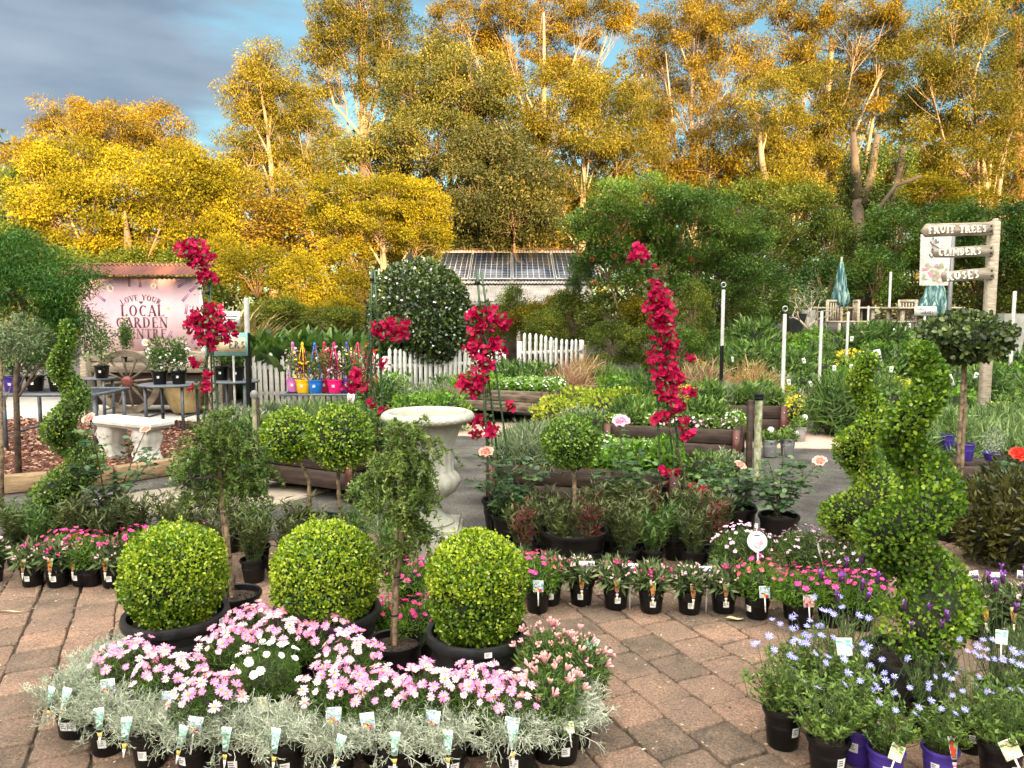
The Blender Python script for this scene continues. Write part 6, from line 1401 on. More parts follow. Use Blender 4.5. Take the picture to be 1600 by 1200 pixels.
# ---------------------------------------------------------------- teal sign at the left
Y = 9.55; c = at(354, 538, Y); t = thing('plant_sign', (c.x, Y, c.z), R(0), 'teal bordered sign ending in ERS hung from the black and white pole', 'sign')
mb = MB(); box(mb, (0, 0, 0), (66 * Y / F, .015, 36 * Y / F)); mb.build('panel', mat('teal_panel', (0.10, 0.34, 0.34), .6, .2, 3, col2=(0.30, 0.50, 0.46)), t)
mb = MB(); box(mb, (.05, -.011, -.005), (48 * Y / F, .004, 22 * Y / F)); mb.build('inset', mat('sign_cream', (0.52, 0.42, 0.27), .6, .15, 4), t)
letters('ERS', .092, 0.135, -.05, t, m_ink, y=-.0142, thick=.19, thin=.16, serif=0)
Y = 9.75; c = at(362, 498, Y); t = thing('small_white_sign', (c.x, Y, 0), 0, 'small white board on a stake above the teal sign', 'sign'); mb = MB(); box(mb, (0, 0, c.z), (.22, .012, .19)); mb.build('panel', m_white, t); mb = MB(); box(mb, (0, .014, c.z / 2), (.025, .012, c.z)); mb.build('stake', m_white, t); mb = MB(); box(mb, (0, -.0075, c.z + .03), (.14, .002, .012)); box(mb, (0, -.0075, c.z - .01), (.10, .002, .012)); mb.build('print', m_ink, t)

# ---------------------------------------------------------------- picket fences
def picket(A, B, h, label, pitch=.095, z0=0):
    A = Vector((*A, 0)); B = Vector((*B, 0)); d = B - A; L_ = d.length; ang = math.atan2(d.y, d.x); t = thing('picket_fence', (A.x, A.y, z0), ang, label, 'fence')
    mb = MB(); n_ = int(L_ / pitch); r = rnd(n_)
    me = None
    for i in range(min(n_, 95)):
        x = i * pitch + pitch / 2; hh = h * (1 - .06 * (1 - math.cos(i * 2 * pi / 18)) ) 
        if me is None:
            q = MB(); w = .034; out = [(-w, 0), (w, 0), (w, h * .86), (w * .72, h * .885), (w * .95, h * .92), (w * .8, h * .97), (0, h), (-w * .8, h * .97), (-w * .95, h * .92), (-w * .72, h * .885), (-w, h * .86)]
            n = len(out); V = [(a, -.01, b) for a, b in out] + [(a, .01, b) for a, b in out]; q.add(V, [tuple(range(n)), tuple(range(n, 2 * n))[::-1]] + [((k + 1) % n, k, n + k, n + (k + 1) % n) for k in range(n)])
            o = q.build('picket', m_white, t); me = o.data; o.location = (x, 0, .04)
        else: o = link('picket', me, t, (x, 0, .04), (0, r.normal() * .01, 0))
        o.scale = (1, 1, hh / h)
    for z in (.25 * h, .72 * h): mb = MB(); box(mb, (L_ / 2, .028, z), (L_, .03, .06)); mb.build('rail', m_white, t)
    k = max(2, int(L_ / 1.8))
    for i in range(k + 1): mb = MB(); box(mb, (i * L_ / k, .08, h * .45), (.07, .07, h * .9)); mb.build('post', m_white, t)
a = at(384, 600, 12.9); b = at(600, 600, 13.0); c = at(790, 600, 14.2)
picket((a.x, 12.9), (b.x, 13.0), .93, 'white picket fence behind the coloured hanging pots')
picket((b.x + .06, 13.0), (c.x, 14.2), .95, 'white picket fence below the round camellia bush')
d_ = at(912, 600, 15.0); picket((c.x + .3, 14.25), (d_.x, 15.0), 1.18, 'taller white picket fence right of the camellia', .12)

# ---------------------------------------------------------------- coloured hanging pots on a low table
table(at(520, 615, 11.9).x, 11.9, 1.5, .42, .34, 0, 'long low black table carrying the coloured hanging pots', z0=0)
for i, (px, dy, col, h) in enumerate([(459, .12, (0.55, 0.16, 0.45), 'lilac pink'), (474, -.06, (0.85, 0.48, 0.01), 'yellow'), (493, -.07, (0.01, 0.16, 0.55), 'blue'), (508, .13, (0.50, 0.01, 0.06), 'dark red'), (523, -.06, (0.80, 0.01, 0.17), 'hot pink'), (543, .10, (0.07, 0.05, 0.30), 'purple'), (560, -.05, (0.72, 0.02, 0.16), 'magenta'), (578, .1, (0.75, 0.04, 0.05), 'scarlet')]):
    Y = 11.9 + dy; x = at(px, 600, Y).x; t = thing('hanging_pot', (x, Y, .362), i * .9, '%s plastic hanging pot with tall wires standing on the low black table' % h, 'hanging pot', 'coloured hanging pots')
    m = flat('plastic_' + h.replace(' ', '_'), col, .4); pot_mb(.115, .20, .006, .80, .02, 30).build('pot', m, t, smooth='auto'); add_sticker(t.children[0], .115, .20, .8, -pi / 2 - i * .9, .11, .04, .04); soil_mb(.105, .175, i, 10).build('soil', m_soil, t)
    for k in range(3): a_ = k * 2.094; mb = MB(); tube(mb, [(.115 * cos(a_), .115 * sin(a_), .19), (.06 * cos(a_), .06 * sin(a_), .5), (.012 * cos(a_), .012 * sin(a_), .74)], .0065, 5); mb.build('wire', m, t)
    mb = MB(); lathe(mb, [(.02, .73), (.026, .75), (.01, .78)], 10); mb.build('hook', m, t)
    mb = MB(); mound(mb, (0, 0, .42), (.10, .10, .26), 420, 'wide', (.03, .05), 1, 190 + i, .2, .5, .8, .8, lump=.3); mb.build('foliage', [G_MID, G_RED, G_VINE][i % 3], t)
    r = rnd(i); mb = MB(); 
    for _ in range(26): bract(mb, np.array([r.normal() * .07, r.normal() * .07, r.uniform(.2, .72)]), .026, r)
    mb.build('blossom', [LPINK, YEL, CRIM, REDP][i % 4], t)

# ---------------------------------------------------------------- the shed with solar panels
def shed():
    Ye, Yr = 20.0, 24.5; xl = at(640, 450, Ye).x; xr = at(928, 450, Ye).x; ze = at(800, 471, Ye).z; zr = at(800, 393, Yr).z; w = xr - xl; cx = (xl + xr) / 2
    t = thing('shed', (cx, Ye, 0), 0, 'low shed with a pale corrugated roof and dark solar panels behind the round camellia', 'shed')
    m_iron = mat('pale_iron', (0.19, 0.17, 0.155), .55, .2, 2, col2=(0.36, 0.33, 0.30)); sl = math.atan2(zr - ze, Yr - Ye); L_ = math.hypot(zr - ze, Yr - Ye)
    o = corr(w, L_ * .31, .09, .013).build('lower_roof', m_iron, t, smooth=True); o.location = (0, 0, ze); o.rotation_euler = (sl, 0, 0)
    o = corr(w, L_ * .73, .09, .013).build('upper_roof', m_iron, t, smooth=True); o.location = (0, L_ * .275 * cos(sl), ze + L_ * .275 * sin(sl) + .06); o.rotation_euler = (sl, 0, 0)
    o = corr(w, L_, .09, .013).build('rear_roof', m_iron, t, smooth=True); o.location = (0, Yr - Ye + L_ * cos(sl), zr - L_ * sin(sl) + .05); o.rotation_euler = (sl, 0, pi)
    mb = MB(); box(mb, (0, .04, ze - .06), (w, .06, .09)); mb.build('gutter', m_iron, t)
    mb = MB(); box(mb, (0, Yr - Ye, zr + .07), (w, .22, .03)); mb.build('ridge_cap', m_rust, t)
    m_wall = mat('shed_wall', (0.10, 0.075, 0.055), .85, .3, 3); mb = MB(); box(mb, (0, 4.4, (ze) / 2), (w - .6, 5.6, ze - .1)); mb.build('wall', m_wall, t)
    for i in range(6): mb = MB(); box(mb, (-w / 2 + .2 + i * (w - .4) / 5, .15, (ze - .1) / 2), (.10, .10, ze - .1)); mb.build('post', m_palewood, t)
    m_pan = newmat('solar_cells'); tr = m_pan.node_tree; Lk = tr.links.new; tcn = N(tr, 'ShaderNodeTexCoord'); bk = N(tr, 'ShaderNodeTexBrick'); bk.offset = 0; bk.inputs['Scale'].default_value = 1; bk.inputs['Brick Width'].default_value = .16; bk.inputs['Row Height'].default_value = .16; bk.inputs['Mortar Size'].default_value = .009
    bk.inputs['Color1'].default_value = (.012, .016, .03, 1); bk.inputs['Color2'].default_value = (.016, .022, .04, 1); bk.inputs['Mortar'].default_value = (.30, .30, .32, 1); Lk(tcn.outputs['Object'], bk.inputs[0]); p = N(tr, 'ShaderNodeBsdfPrincipled'); p.inputs['Roughness'].default_value = .12; Lk(bk.outputs[0], p.inputs[0]); o_ = N(tr, 'ShaderNodeOutputMaterial'); Lk(p.outputs[0], o_.inputs[0])
    for i in range(4):
        px0 = 668 + i * 66; x = at(px0 + 33, 430, 22).x - cx; mb = MB(); box(mb, (0, 0, 0), (1.16, 2.60, .035), b=.004); fr = mb.build('panel_frame', flat('panel_frame_metal', (.5, .5, .5), .35, metal=.6), t); fr.location = (x, L_ * .585 * cos(sl), ze + L_ * .585 * sin(sl) + .13); fr.rotation_euler = (sl, 0, 0)
        mb = MB(); box(mb, (0, 0, .0195), (1.12, 2.56, .002)); mb.build('solar_cells', m_pan, fr)
shed()

# ---------------------------------------------------------------- the timber finger sign
Y = 9.7; b = at(1539, 600, Y); gz = hgt(b.x, Y); t = thing('finger_sign', (b.x, Y, gz), 0, 'weathered timber post sign with three boards for fruit trees, climbers and roses', 'sign')
zt = at(1539, 346, Y).z - gz; mb = MB(); box(mb, (0, 0, zt / 2), (.12, .10, zt), b=.012); box(mb, (.015, 0, zt + .01), (.06, .06, .05), b=.012); mb.build('post', m_palewood, t)
m_raised = flat('raised_white_letters', (0.80, 0.76, 0.66), .6)
for (px0, px1, pya, pyb, s, txt, lh, tip) in [(1434, 1546, 361, 358, .165, 'FRUIT TREES', .086, True), (1453, 1546, 396, 392, .135, 'CLIMBERS', .084, False), (1466, 1547, 433, 427, .145, 'ROSES', .100, False)]:
    A_ = at(px0, pya, Y) - Vector((b.x, Y, gz)); B_ = at(px1, pyb, Y) - Vector((b.x, Y, gz)); L_ = (B_ - A_).length; an = math.atan2(B_.z - A_.z, B_.x - A_.x); mb = MB(); h = s / 2; r = rnd(px0)
    out = [(-L_ / 2, -h * .05), (-L_ / 2 + .06, -h), (-L_ * .1, -h * .96), (L_ / 2, -h * 1.0), (L_ / 2, h), (L_ * .1, h * .94), (-L_ / 2 + .07, h * .96)] if tip else [(-L_ / 2 + .03, -h * .85), (-L_ * .1, -h), (L_ / 2, -h), (L_ / 2, h), (0, h * .95), (-L_ / 2 + .02, h * .8), (-L_ / 2, 0)]
    n = len(out); mb.add([(x, -.015, z) for x, z in out] + [(x, .015, z) for x, z in out], [tuple(range(n)), tuple(range(n, 2 * n))[::-1]] + [((k + 1) % n, k, n + k, n + (k + 1) % n) for k in range(n)])
    o = mb.build('board', mat('sign_board_wood', (0.17, 0.135, 0.10), .9, .3, 9, bump=.12, bscale=40, col2=(0.40, 0.34, 0.26), stretch=(.5, 3, 3)), t); o.location = ((A_.x + B_.x) / 2, -.068, (A_.z + B_.z) / 2); o.rotation_euler = (0, -an, 0)
    wtx = sum((GL[c_][0] if c_ != ' ' else .45) + .12 for c_ in txt) * lh
    letters(txt, lh, -L_ / 2 + wtx / 2 + (.085 if tip else .05), -lh / 2, o, m_raised, y=-.0155, thick=.235, thin=.13, serif=.16, depth=.012, gap=.12)
    for zz_ in (-.03, .03): mb = MB(); lathe(mb, [(.012, 0), (.012, .006), (.0005, .008)], 8); q = mb.build('bolt', m_black, o); q.rotation_euler = (pi / 2, 0, 0); q.location = (L_ / 2 - .03, -.016, zz_)
# the flower banner behind it
Y = 13.3; A_ = at(1440, 366, Y); B_ = at(1482, 446, Y); t = thing('cafe_banner', ((A_.x + B_.x) / 2, Y, hgt(A_.x, Y)), R(2), 'tall white flower printed café banner hanging behind the timber sign', 'sign'); gz = hgt(A_.x, Y)
mb = MB(); wv = B_.x - A_.x; hb = A_.z - B_.z; zc = (A_.z + B_.z) / 2 - gz; V = []; K = 12
for i in range(K + 1):
    for j in range(2): V.append(((-.5 + i / K) * wv * (1 + .08 * j), .012 * sin(i * 1.3), zc + (-.5 + j) * hb))
mb.add(V, [(2 * i, 2 * i + 2, 2 * i + 3, 2 * i + 1) for i in range(K)]); V2 = np.array(V); V2[:, 1] += .004; mb.add(V2, [(2 * i + 1, 2 * i + 3, 2 * i + 2, 2 * i) for i in range(K)])
cl = mb.build('cloth', mat('banner_cloth', (0.60, 0.53, 0.49), .7, .1, 4), t, smooth=True)
mb = text_mb('café'.replace('é', 'e'), .15, thick=.14, thin=.10, serif=0, italic=.2); o = mb.build('lettering', m_ink, cl); o.location = (-.0, -.016, zc + hb * .20); o.rotation_euler = (0, R(-72), 0)
mb = MB(); r = rnd(3)
for i in range(36): blob2(mb, r.uniform(-.42, .42) * wv, zc + hb * r.uniform(-.42, -.08), r.uniform(.02, .045), int(r.integers(3)), -.0155 - i * .00008, 7, .8)
mb.build('flower_print', [flat('print_pink', (0.70, 0.25, 0.33), .6), flat('print_rose', (0.75, 0.48, 0.48), .6), flat('print_leaf', (0.28, 0.33, 0.18), .6)], cl)
mb = MB(); pz = at(1486, 366, Y).z - gz; box(mb, (wv / 2 + .05, .02, pz / 2), (.055, .055, pz)); mb.build('post', flat('grey_post', (0.16, 0.16, 0.16), .5), t)
Y = 12.9; c = at(1446, 486, Y); gz = hgt(c.x, Y); t = thing('shrub_sign', (c.x, Y, gz), 0, 'small white TALL SHRUBS sign on a stake below the café banner', 'sign'); mb = MB(); box(mb, (0, 0, c.z - gz), (.37, .012, .15)); mb.build('panel', mat('sign_white', (0.66, 0.62, 0.58), .6, .1, 3), t)
mb = MB(); box(mb, (0, .014, (c.z - gz) / 2), (.03, .012, c.z - gz)); mb.build('stake', m_white, t)
letters('TALL', .042, -.08, c.z - gz + .015, t, m_ink, y=-.0065, thick=.22, thin=.2, serif=0); letters('SHRUBS', .045, .02, c.z - gz - .05, t, m_ink, y=-.0065, thick=.22, thin=.2, serif=0)
for (px, py, Y, w, h, ry, lab) in [(1371, 556, 10.5, .10, .17, -12, 'tilted white price board on a thin stake among the shrubs'), (1486, 592, 9.8, .045, .18, -18, 'narrow tilted white label stake left of the tall ball standard'), (548, 623, 8.6, .085, .13, 4, 'white picture card stuck up beside the box standard'), (962, 720, 6.3, .085, .14, 4, 'sky blue picture card standing in the nearest right planter bed'), (1350, 296, 0, 0, 0, 0, '')]:
    if not Y: continue
    c = at(px, py, Y); gz = hgt(c.x, Y); t = thing('price_board', (c.x, Y, gz), 0, lab, 'sign'); mb = MB(); box(mb, (0, 0, 0), (w, .005, h)); p = mb.build('panel', m_paper, t); p.location = (0, 0, c.z - gz); p.rotation_euler = (R(-8), R(ry), 0)
    mb = MB(); q = rnd(px); 
    for k in range(3): box(mb, (q.uniform(-.1, .1) * w, -.0035, h * (.25 - k * .2)), (w * q.uniform(.4, .7), .001, h * .06))
    mb.build('print', m_ink if px not in (548, 962) else M_ORANGE, p); mb = MB(); box(mb, (0, .008, (c.z - gz) / 2), (.010, .006, c.z - gz)); mb.build('stake', m_black, t)

# ---------------------------------------------------------------- closed parasols, tables, chairs and planters on the terrace
m_tealc = mat('teal_canvas', (0.010, 0.075, 0.080), .7, .5, 4, col2=(0.34, 0.50, 0.46), lo=.46, hi=.66, stretch=(5, 5, .8))
def parasol(px, pyt, pyb, Y, wpx, label):
    c = at(px, pyt, Y); gz = hgt(c.x, Y); t = thing('closed_parasol', (c.x, Y, gz), 0, label, 'parasol', 'closed teal parasols'); zt = c.z - gz; zb = at(px, pyb, Y).z - gz; w = wpx * Y / F / 2
    mb = MB(); fold = lambda a, z: 1 + .34 * np.sign(np.cos(a * 7 + z * 2.0)) * np.abs(np.cos(a * 7 + z * 2.0)) ** 1.6 * np.clip((zt - z) / (zt - zb), 0, 1)
    lathe(mb, [(w * .62, zb - .04), (w * .95, zb + .06), (w * .86, zb + .22), (w * .62, (zt + zb) / 2 - .05), (w * .56, (zt + zb) / 2 + .1), (w * .40, zt - .22), (w * .2, zt - .06), (.001, zt)], 98, f=fold); mb.build('canopy', m_tealc, t, smooth=True)
    mb = MB(); tube(mb, [(0, 0, 0), (0, 0, zt + .05)], .022, 8); mb.build('mast', m_palewood, t)
parasol(1315, 405, 476, 17.2, 24, 'closed teal parasol standing left of the ivy covered trunk'); parasol(1462, 425, 494, 16.6, 46, 'closed teal parasol behind the café banner')
def chair(x, y, z, rz, label):
    t = thing('garden_chair', (x, y, z), rz, label, 'chair', 'pale garden chairs on the terrace'); mb = MB(); box(mb, (0, 0, .44), (.46, .44, .035), b=.008); mb.build('seat', m_palewood, t)
    for sx in (-1, 1):
        for sy in (-1, 1): mb = MB(); box(mb, (sx * .2, sy * .19, .22 if sy < 0 else .46), (.045, .045, .44 if sy < 0 else .92)); mb.build('leg', m_palewood, t)
    mb = MB()
    for k in range(6): box(mb, (-.17 + k * .068, .19, .68), (.03, .02, .40))
    box(mb, (0, .19, .89), (.44, .03, .06)); mb.build('backrest', m_palewood, t)
    return t
x = at(1310, 500, 17).x; chair(x, 16.9, hgt(x, 17), R(20), 'pale slatted garden chair under the left closed parasol'); x = at(1345, 500, 17.2).x; chair(x, 17.0, hgt(x, 17), R(80), 'pale garden chair turned sideways beside the short white pole'); x = at(1402, 500, 17).x; chair(x, 16.8, hgt(x, 17), R(-60), 'pale garden chair left of the outdoor table behind the sign')
def otable(px, Y, w, label):
    c = at(px, 500, Y); gz = hgt(c.x, Y); t = thing('garden_table', (c.x, Y, gz), 0, label, 'table', 'timber garden tables on the terrace'); mb = MB()
    for k in range(6): box(mb, (0, -.35 + k * .14, .74), (w, .125, .04), b=.005)
    mb.build('table_top', m_palewood, t)
    for sx in (-1, 1):
        for sy in (-1, 1): mb = MB(); box(mb, (sx * (w / 2 - .12), sy * .3, .36), (.07, .07, .72)); mb.build('leg', m_palewood, t)
otable(1310, 17.6, 1.5, 'timber garden table behind the chairs at the left parasol'); otable(1440, 16.9, 1.4, 'timber garden table behind the tall ball standard')
def planter(px, py0, py1, Y, wt, wb, m, label, sq=True):
    c = at(px, py1, Y); gz = c.z; zt = at(px, py0, Y).z - gz; t = thing('tall_planter', (c.x, Y, gz), 0, label, 'planter'); mb = MB(); a, b_ = wt * Y / F / 2, wb * Y / F / 2; n = 4 if sq else 28; s = 1.414 if sq else 1
    ang = pi / 4 if sq else 0; P = [(b_ * s, 0), (a * s * .97, zt * .96), (a * s, zt), (a * s * .9, zt), (a * s * .86, zt * .9), (.0, zt * .88)]; q = MB(); lathe(q, P, n, f=None); M = Matrix.Rotation(ang, 4, 'Z'); mb.merge(q, M); mb.build('shell', m, t, smooth=('auto')); return t, zt
m_pl = mat('pale_planter_glaze', (0.34, 0.34, 0.30), .5, .1, 5, col2=(0.52, 0.52, 0.48))
planter(1573, 490, 556, 13.0, 42, 24, m_pl, 'pale tapered square planter right of the timber sign'); planter(1262, 484, 515, 16, 22, 14, m_pl, 'pale tall round planter behind the bare branching shrub', False); planter(1240, 490, 522, 15.5, 30, 16, mat('charcoal_glaze', (0.03, 0.03, 0.033), .4, .2, 6), 'charcoal tapered planter left of the bare branching shrub')
# large black tub at the foot of the timber sign
g = at(1555, 645, 11.0); t = thing('nursery_tub', (g.x, 11.0, hgt(g.x, 11)), 0, 'wide green black tub of water plants at the foot of the timber sign', 'tub'); pot_mb(.27, .26, .012, .85, .03, 40).build('shell', m_rim, t, smooth='auto'); soil_mb(.25, .2, 4, 30).build('soil', m_soil, t)
# purple pots in the right hand bed
for i, (px, py, pr, lab) in enumerate([(1503, 790, .075, 'lavender in a purple pot on the right hand planter bed'), (1548, 796, .085, 'silvery heath in a low purple pot on the right hand planter bed'), (1476, 778, .06, 'small seedling in a purple pot left of the tall standard trunk')]):
    c = at(px, py, 6.5 if i < 2 else 7.0); ph = .15 if i != 1 else .07; z = .335; t = thing('potted_heath', (c.x, c.y, z), 0, lab, 'plant'); add_pot(t, pr, ph, m_purple, i, None, .012, k=10); mb = MB()
    mound(mb, (0, 0, ph + .09), (pr * 1.2, pr * 1.2, .13), 700, 'needle' if i != 1 else 'lance', (.02, .05) if i != 1 else (.012, .02), 1.5 if i != 1 else 1, 210 + i, .3, 1.2, .5, .5); mb.build('foliage', [G_LAV, G_SILV, G_MID][i], t)
# ================================================================ shrubs of the middle and far ground
def shrub_mesh(seed, fol, h, rad, n, kind, Lr, w=1, lump=.18, fl=None, nfl=0, ups=.6, name='nursery_shrub'):
    r = rnd(seed); mb = MB(); core(mb, (0, 0, h * .42), (rad * .62, rad * .62, h * .40), 1, seed); mound(mb, (0, 0, h * .5), (rad, rad, h * .5), n, kind, Lr, w, seed, .5, ups, .8, .8, lump=lump)
    if fl is not None:
        d = rdir(r, nfl * 3); d = d[d[:, 2] > 0][:nfl]
        for q in d: bract(mb, np.array([0, 0, h * .5]) + q * np.array([rad, rad, h * .55]), .03, r, 2)
    return mb.build(name, [fol, m_core] + ([fl] if fl is not None else []))
G_GRASSY = leafmat('tawny_grass', (0.16, 0.10, 0.035), (0.36, 0.24, 0.09), (0.58, 0.42, 0.20), .6, .3, 3, .2, .3)
G_ROSY = leafmat('rosy_grass', (0.18, 0.08, 0.045), (0.38, 0.20, 0.13), (0.42, 0.38, 0.20), .6, .3, 3, .2, .3)
G_CONI = leafmat('conifer_green', (0.04, 0.09, 0.02), (0.10, 0.18, 0.04), (0.20, 0.30, 0.08), .6, .2, 3, .2, .4)
SH = {'green': (301, G_BRIGHT, .48, .30, 900, 'wide', (.04, .07)), 'dark': (302, G_MID, .50, .30, 900, 'wide', (.04, .07)), 'grey': (303, G_GREY, .42, .30, 1100, 'lance', (.05, .09)), 'lime': (304, G_LIME, .42, .34, 1100, 'wide', (.04, .07)), 'fine': (305, G_CONI, .55, .30, 1700, 'needle', (.08, .16), 1.6), 'burg': (306, G_RED, .40, .30, 800, 'wide', (.04, .07)), 'gold': (307, G_LIME, .45, .36, 900, 'wide', (.04, .07), 1, .2, YEL, 120), 'grass': (308, G_GRASSY, .75, .30, 800, 'strap', (.30, .55), .35, .1), 'rosy': (309, G_ROSY, .55, .28, 800, 'strap', (.25, .45), .35, .1), 'lav': (310, G_LAV, .34, .22, 1300, 'needle', (.07, .14), 1.6), 'leafy': (311, G_VINE, .65, .38, 1300, 'lance', (.10, .17), .9)}
SP = {}
WORD = {'green': 'fresh green rounded nursery shrub', 'dark': 'dark green rounded nursery shrub', 'grey': 'grey green nursery shrub', 'lime': 'lime yellow leaved shrub', 'fine': 'soft needle leaved green shrub', 'burg': 'burgundy leaved shrub', 'gold': 'yellow flowered shrub', 'grass': 'tawny arching grass clump', 'rosy': 'rosy brown grass clump', 'lav': 'grey lavender plant', 'leafy': 'long leaved dark green shrub'}
def sh(kind, x, y, sc, where, grp=None, dz=0, r=None):
    o = None
    if kind not in SP: o = SP[kind] = shrub_mesh(*SH[kind]); o['category'] = 'shrub' if kind not in ('grass', 'rosy') else 'grass'
    else: o = SP[kind].copy(); COL.objects.link(o)
    o.location = (x, y, hgt(x, y) + dz); o.rotation_euler = (0, 0, (x * 37 + y * 11) % 6.28); o.scale = (sc,) * 3 if np.isscalar(sc) else sc
    o['label'] = WORD[kind] + ' ' + where
    if grp: o['group'] = WORD[kind] + 's ' + grp
    elif 'group' in o: del o['group']
    return o
r = rnd(900)
# packed rows across the right: from the path up the slope
rows = [(10.2, 4.9, 9.0), (10.9, 4.3, 9.6), (11.6, 3.0, 10.2), (12.3, 3.0, 10.6), (13.0, 3.0, 11.0), (13.8, 3.2, 11.4), (14.6, 3.4, 11.8), (15.4, 3.8, 12.2)]
for j, (y, x0, x1) in enumerate(rows):
    x = x0; i_ = -1
    kinds = [['dark', 'green', 'lime'], ['grey', 'dark', 'green'], ['lime', 'dark', 'fine'], ['green', 'grey', 'dark'], ['dark', 'green', 'leafy'], ['green', 'fine', 'gold'], ['dark', 'leafy', 'green'], ['green', 'dark', 'lime']][j]
    while x < x1:
        k = kinds[int((x * 1.3 + j * .7) // 1) % len(kinds)] if r.random() < .75 else kinds[int(r.integers(len(kinds)))]
        nm = 'in the nearer rows of the right hand nursery beds' if j < 4 else 'in the farther rows below the terrace'
        i_ += 1; sh(k, x + r.normal() * .05, y + r.normal() * .06, r.uniform(.8, 1.25), '%s in the %s row of the right hand beds' % (ORD[i_], ORD[j]), nm); x += r.uniform(.50, .62)
single = [('lime', 868, 640, 10.6, 1.0, 'right of the grey planter bed, nearest'), ('lime', 900, 620, 11.3, 1.15, 'right of the grey planter bed, middle'), ('lime', 940, 632, 10.9, 1.15, 'between the grey bed and the tall bougainvillea'), ('lime', 980, 625, 11.3, 1.1, 'just left of the tall bougainvillea'), ('grey', 905, 650, 9.9, .9, 'low before the lime shrubs'), ('grey', 950, 655, 9.7, .9, 'low left of the tall bougainvillea'),
          ('leafy', 795, 590, 12.6, 1.15, 'standing before the picket fence behind the grey bed'), ('leafy', 760, 600, 12.7, .8, 'left behind the grey bed'), ('leafy', 840, 590, 12.8, 1.1, 'right behind the grey bed'), ('fine', 870, 600, 12.6, .9, 'at the right end of the grey bed'), ('grass', 912, 600, 13.2, .85, 'right of the taller picket fence'), ('lime', 935, 600, 13.2, 1.25, 'beside the tawny grass behind the beds'), ('green', 960, 600, 12.2, 1.2, 'behind the lime shrubs'), ('leafy', 1010, 600, 11.6, .9, 'just left behind the bougainvillea column'), ('grey', 730, 600, 12.4, 1.5, 'covering the picket fence right of the camellia foot'), ('green', 610, 600, 12.3, 1.3, 'covering the picket fence left of the camellia foot'), ('leafy', 700, 600, 12.7, .8, 'before the pickets under the camellia'), ('rosy', 890, 600, 12.4, 1.0, 'dark footed before the tawny grass'),
          ('fine', 950, 600, 13.0, 1.1, 'spiky green right of the tawny grass'), ('fine', 985, 600, 12.8, 1.0, 'left of the tall bougainvillea column'), ('burg', 1008, 600, 12.2, .8, 'left behind the bougainvillea column'), ('rosy', 1095, 600, 11.5, 1.1, 'right of the tall bougainvillea'), ('rosy', 1120, 600, 11.9, .8, 'behind the ringed pole, left one'), ('rosy', 1150, 600, 11.7, .7, 'behind the ringed pole, right one'), ('grey', 1135, 600, 11.2, 1.1, 'behind the planter bed at the ringed pole'), ('lime', 1080, 600, 11.3, .9, 'right of the bougainvillea column foot'), ('dark', 1110, 600, 12.6, 1.2, 'behind the rosy grass'), ('grass', 1175, 600, 11.6, .8, 'low, right of the ringed pole'),
          ('gold', 1195, 590, 12.4, .9, 'behind the bed at the ringed pole'), ('gold', 1165, 590, 12.6, .8, 'left of the second white pole'), ('gold', 1250, 630, 10.8, .9, 'beside the corner of the planter bed'), ('burg', 1282, 620, 10.9, 1.15, 'at the foot of the white pole'), ('fine', 1312, 660, 9.9, 1.3, 'overhanging the pink path'), ('grey', 1350, 640, 10.3, 1.0, 'left behind the spiral topiaries'), ('gold', 1392, 585, 12.2, .9, 'right behind the tilted price board'), ('gold', 1462, 620, 11.0, .9, 'left of the tall standard head'), ('gold', 1440, 615, 11.2, .8, 'second left of the tall standard'),
          ('green', 640, 600, 10.4, 1.0, 'low fresh green behind the urn rim'), ('green', 700, 600, 10.3, 1.1, 'low fresh green right behind the urn rim'), ('green', 670, 600, 10.7, 1.0, 'between the two behind the urn'), ('grey', 620, 600, 11.6, 1.2, 'pale behind the canes left of the urn'), ('grey', 655, 600, 11.8, 1.2, 'pale before the fence behind the urn'), ('grey', 690, 600, 11.8, 1.1, 'pale before the fence, right one'), ('leafy', 590, 600, 11.0, .9, 'dark behind the canes'), 
          ('fine', 1385, 740, 6.4, .8, 'soft and pale between the spiral topiaries'), ('grey', 380, 640, 9.0, 1.1, 'silvery beside the capped tube post'), ('grey', 420, 640, 8.9, .9, 'silvery behind the left planter bed'), ('grey', 360, 620, 9.3, 1.1, 'silvery behind the weeping tree'), ('dark', 720, 600, 11.8, .9, 'dark before the fence, right of the urn')]
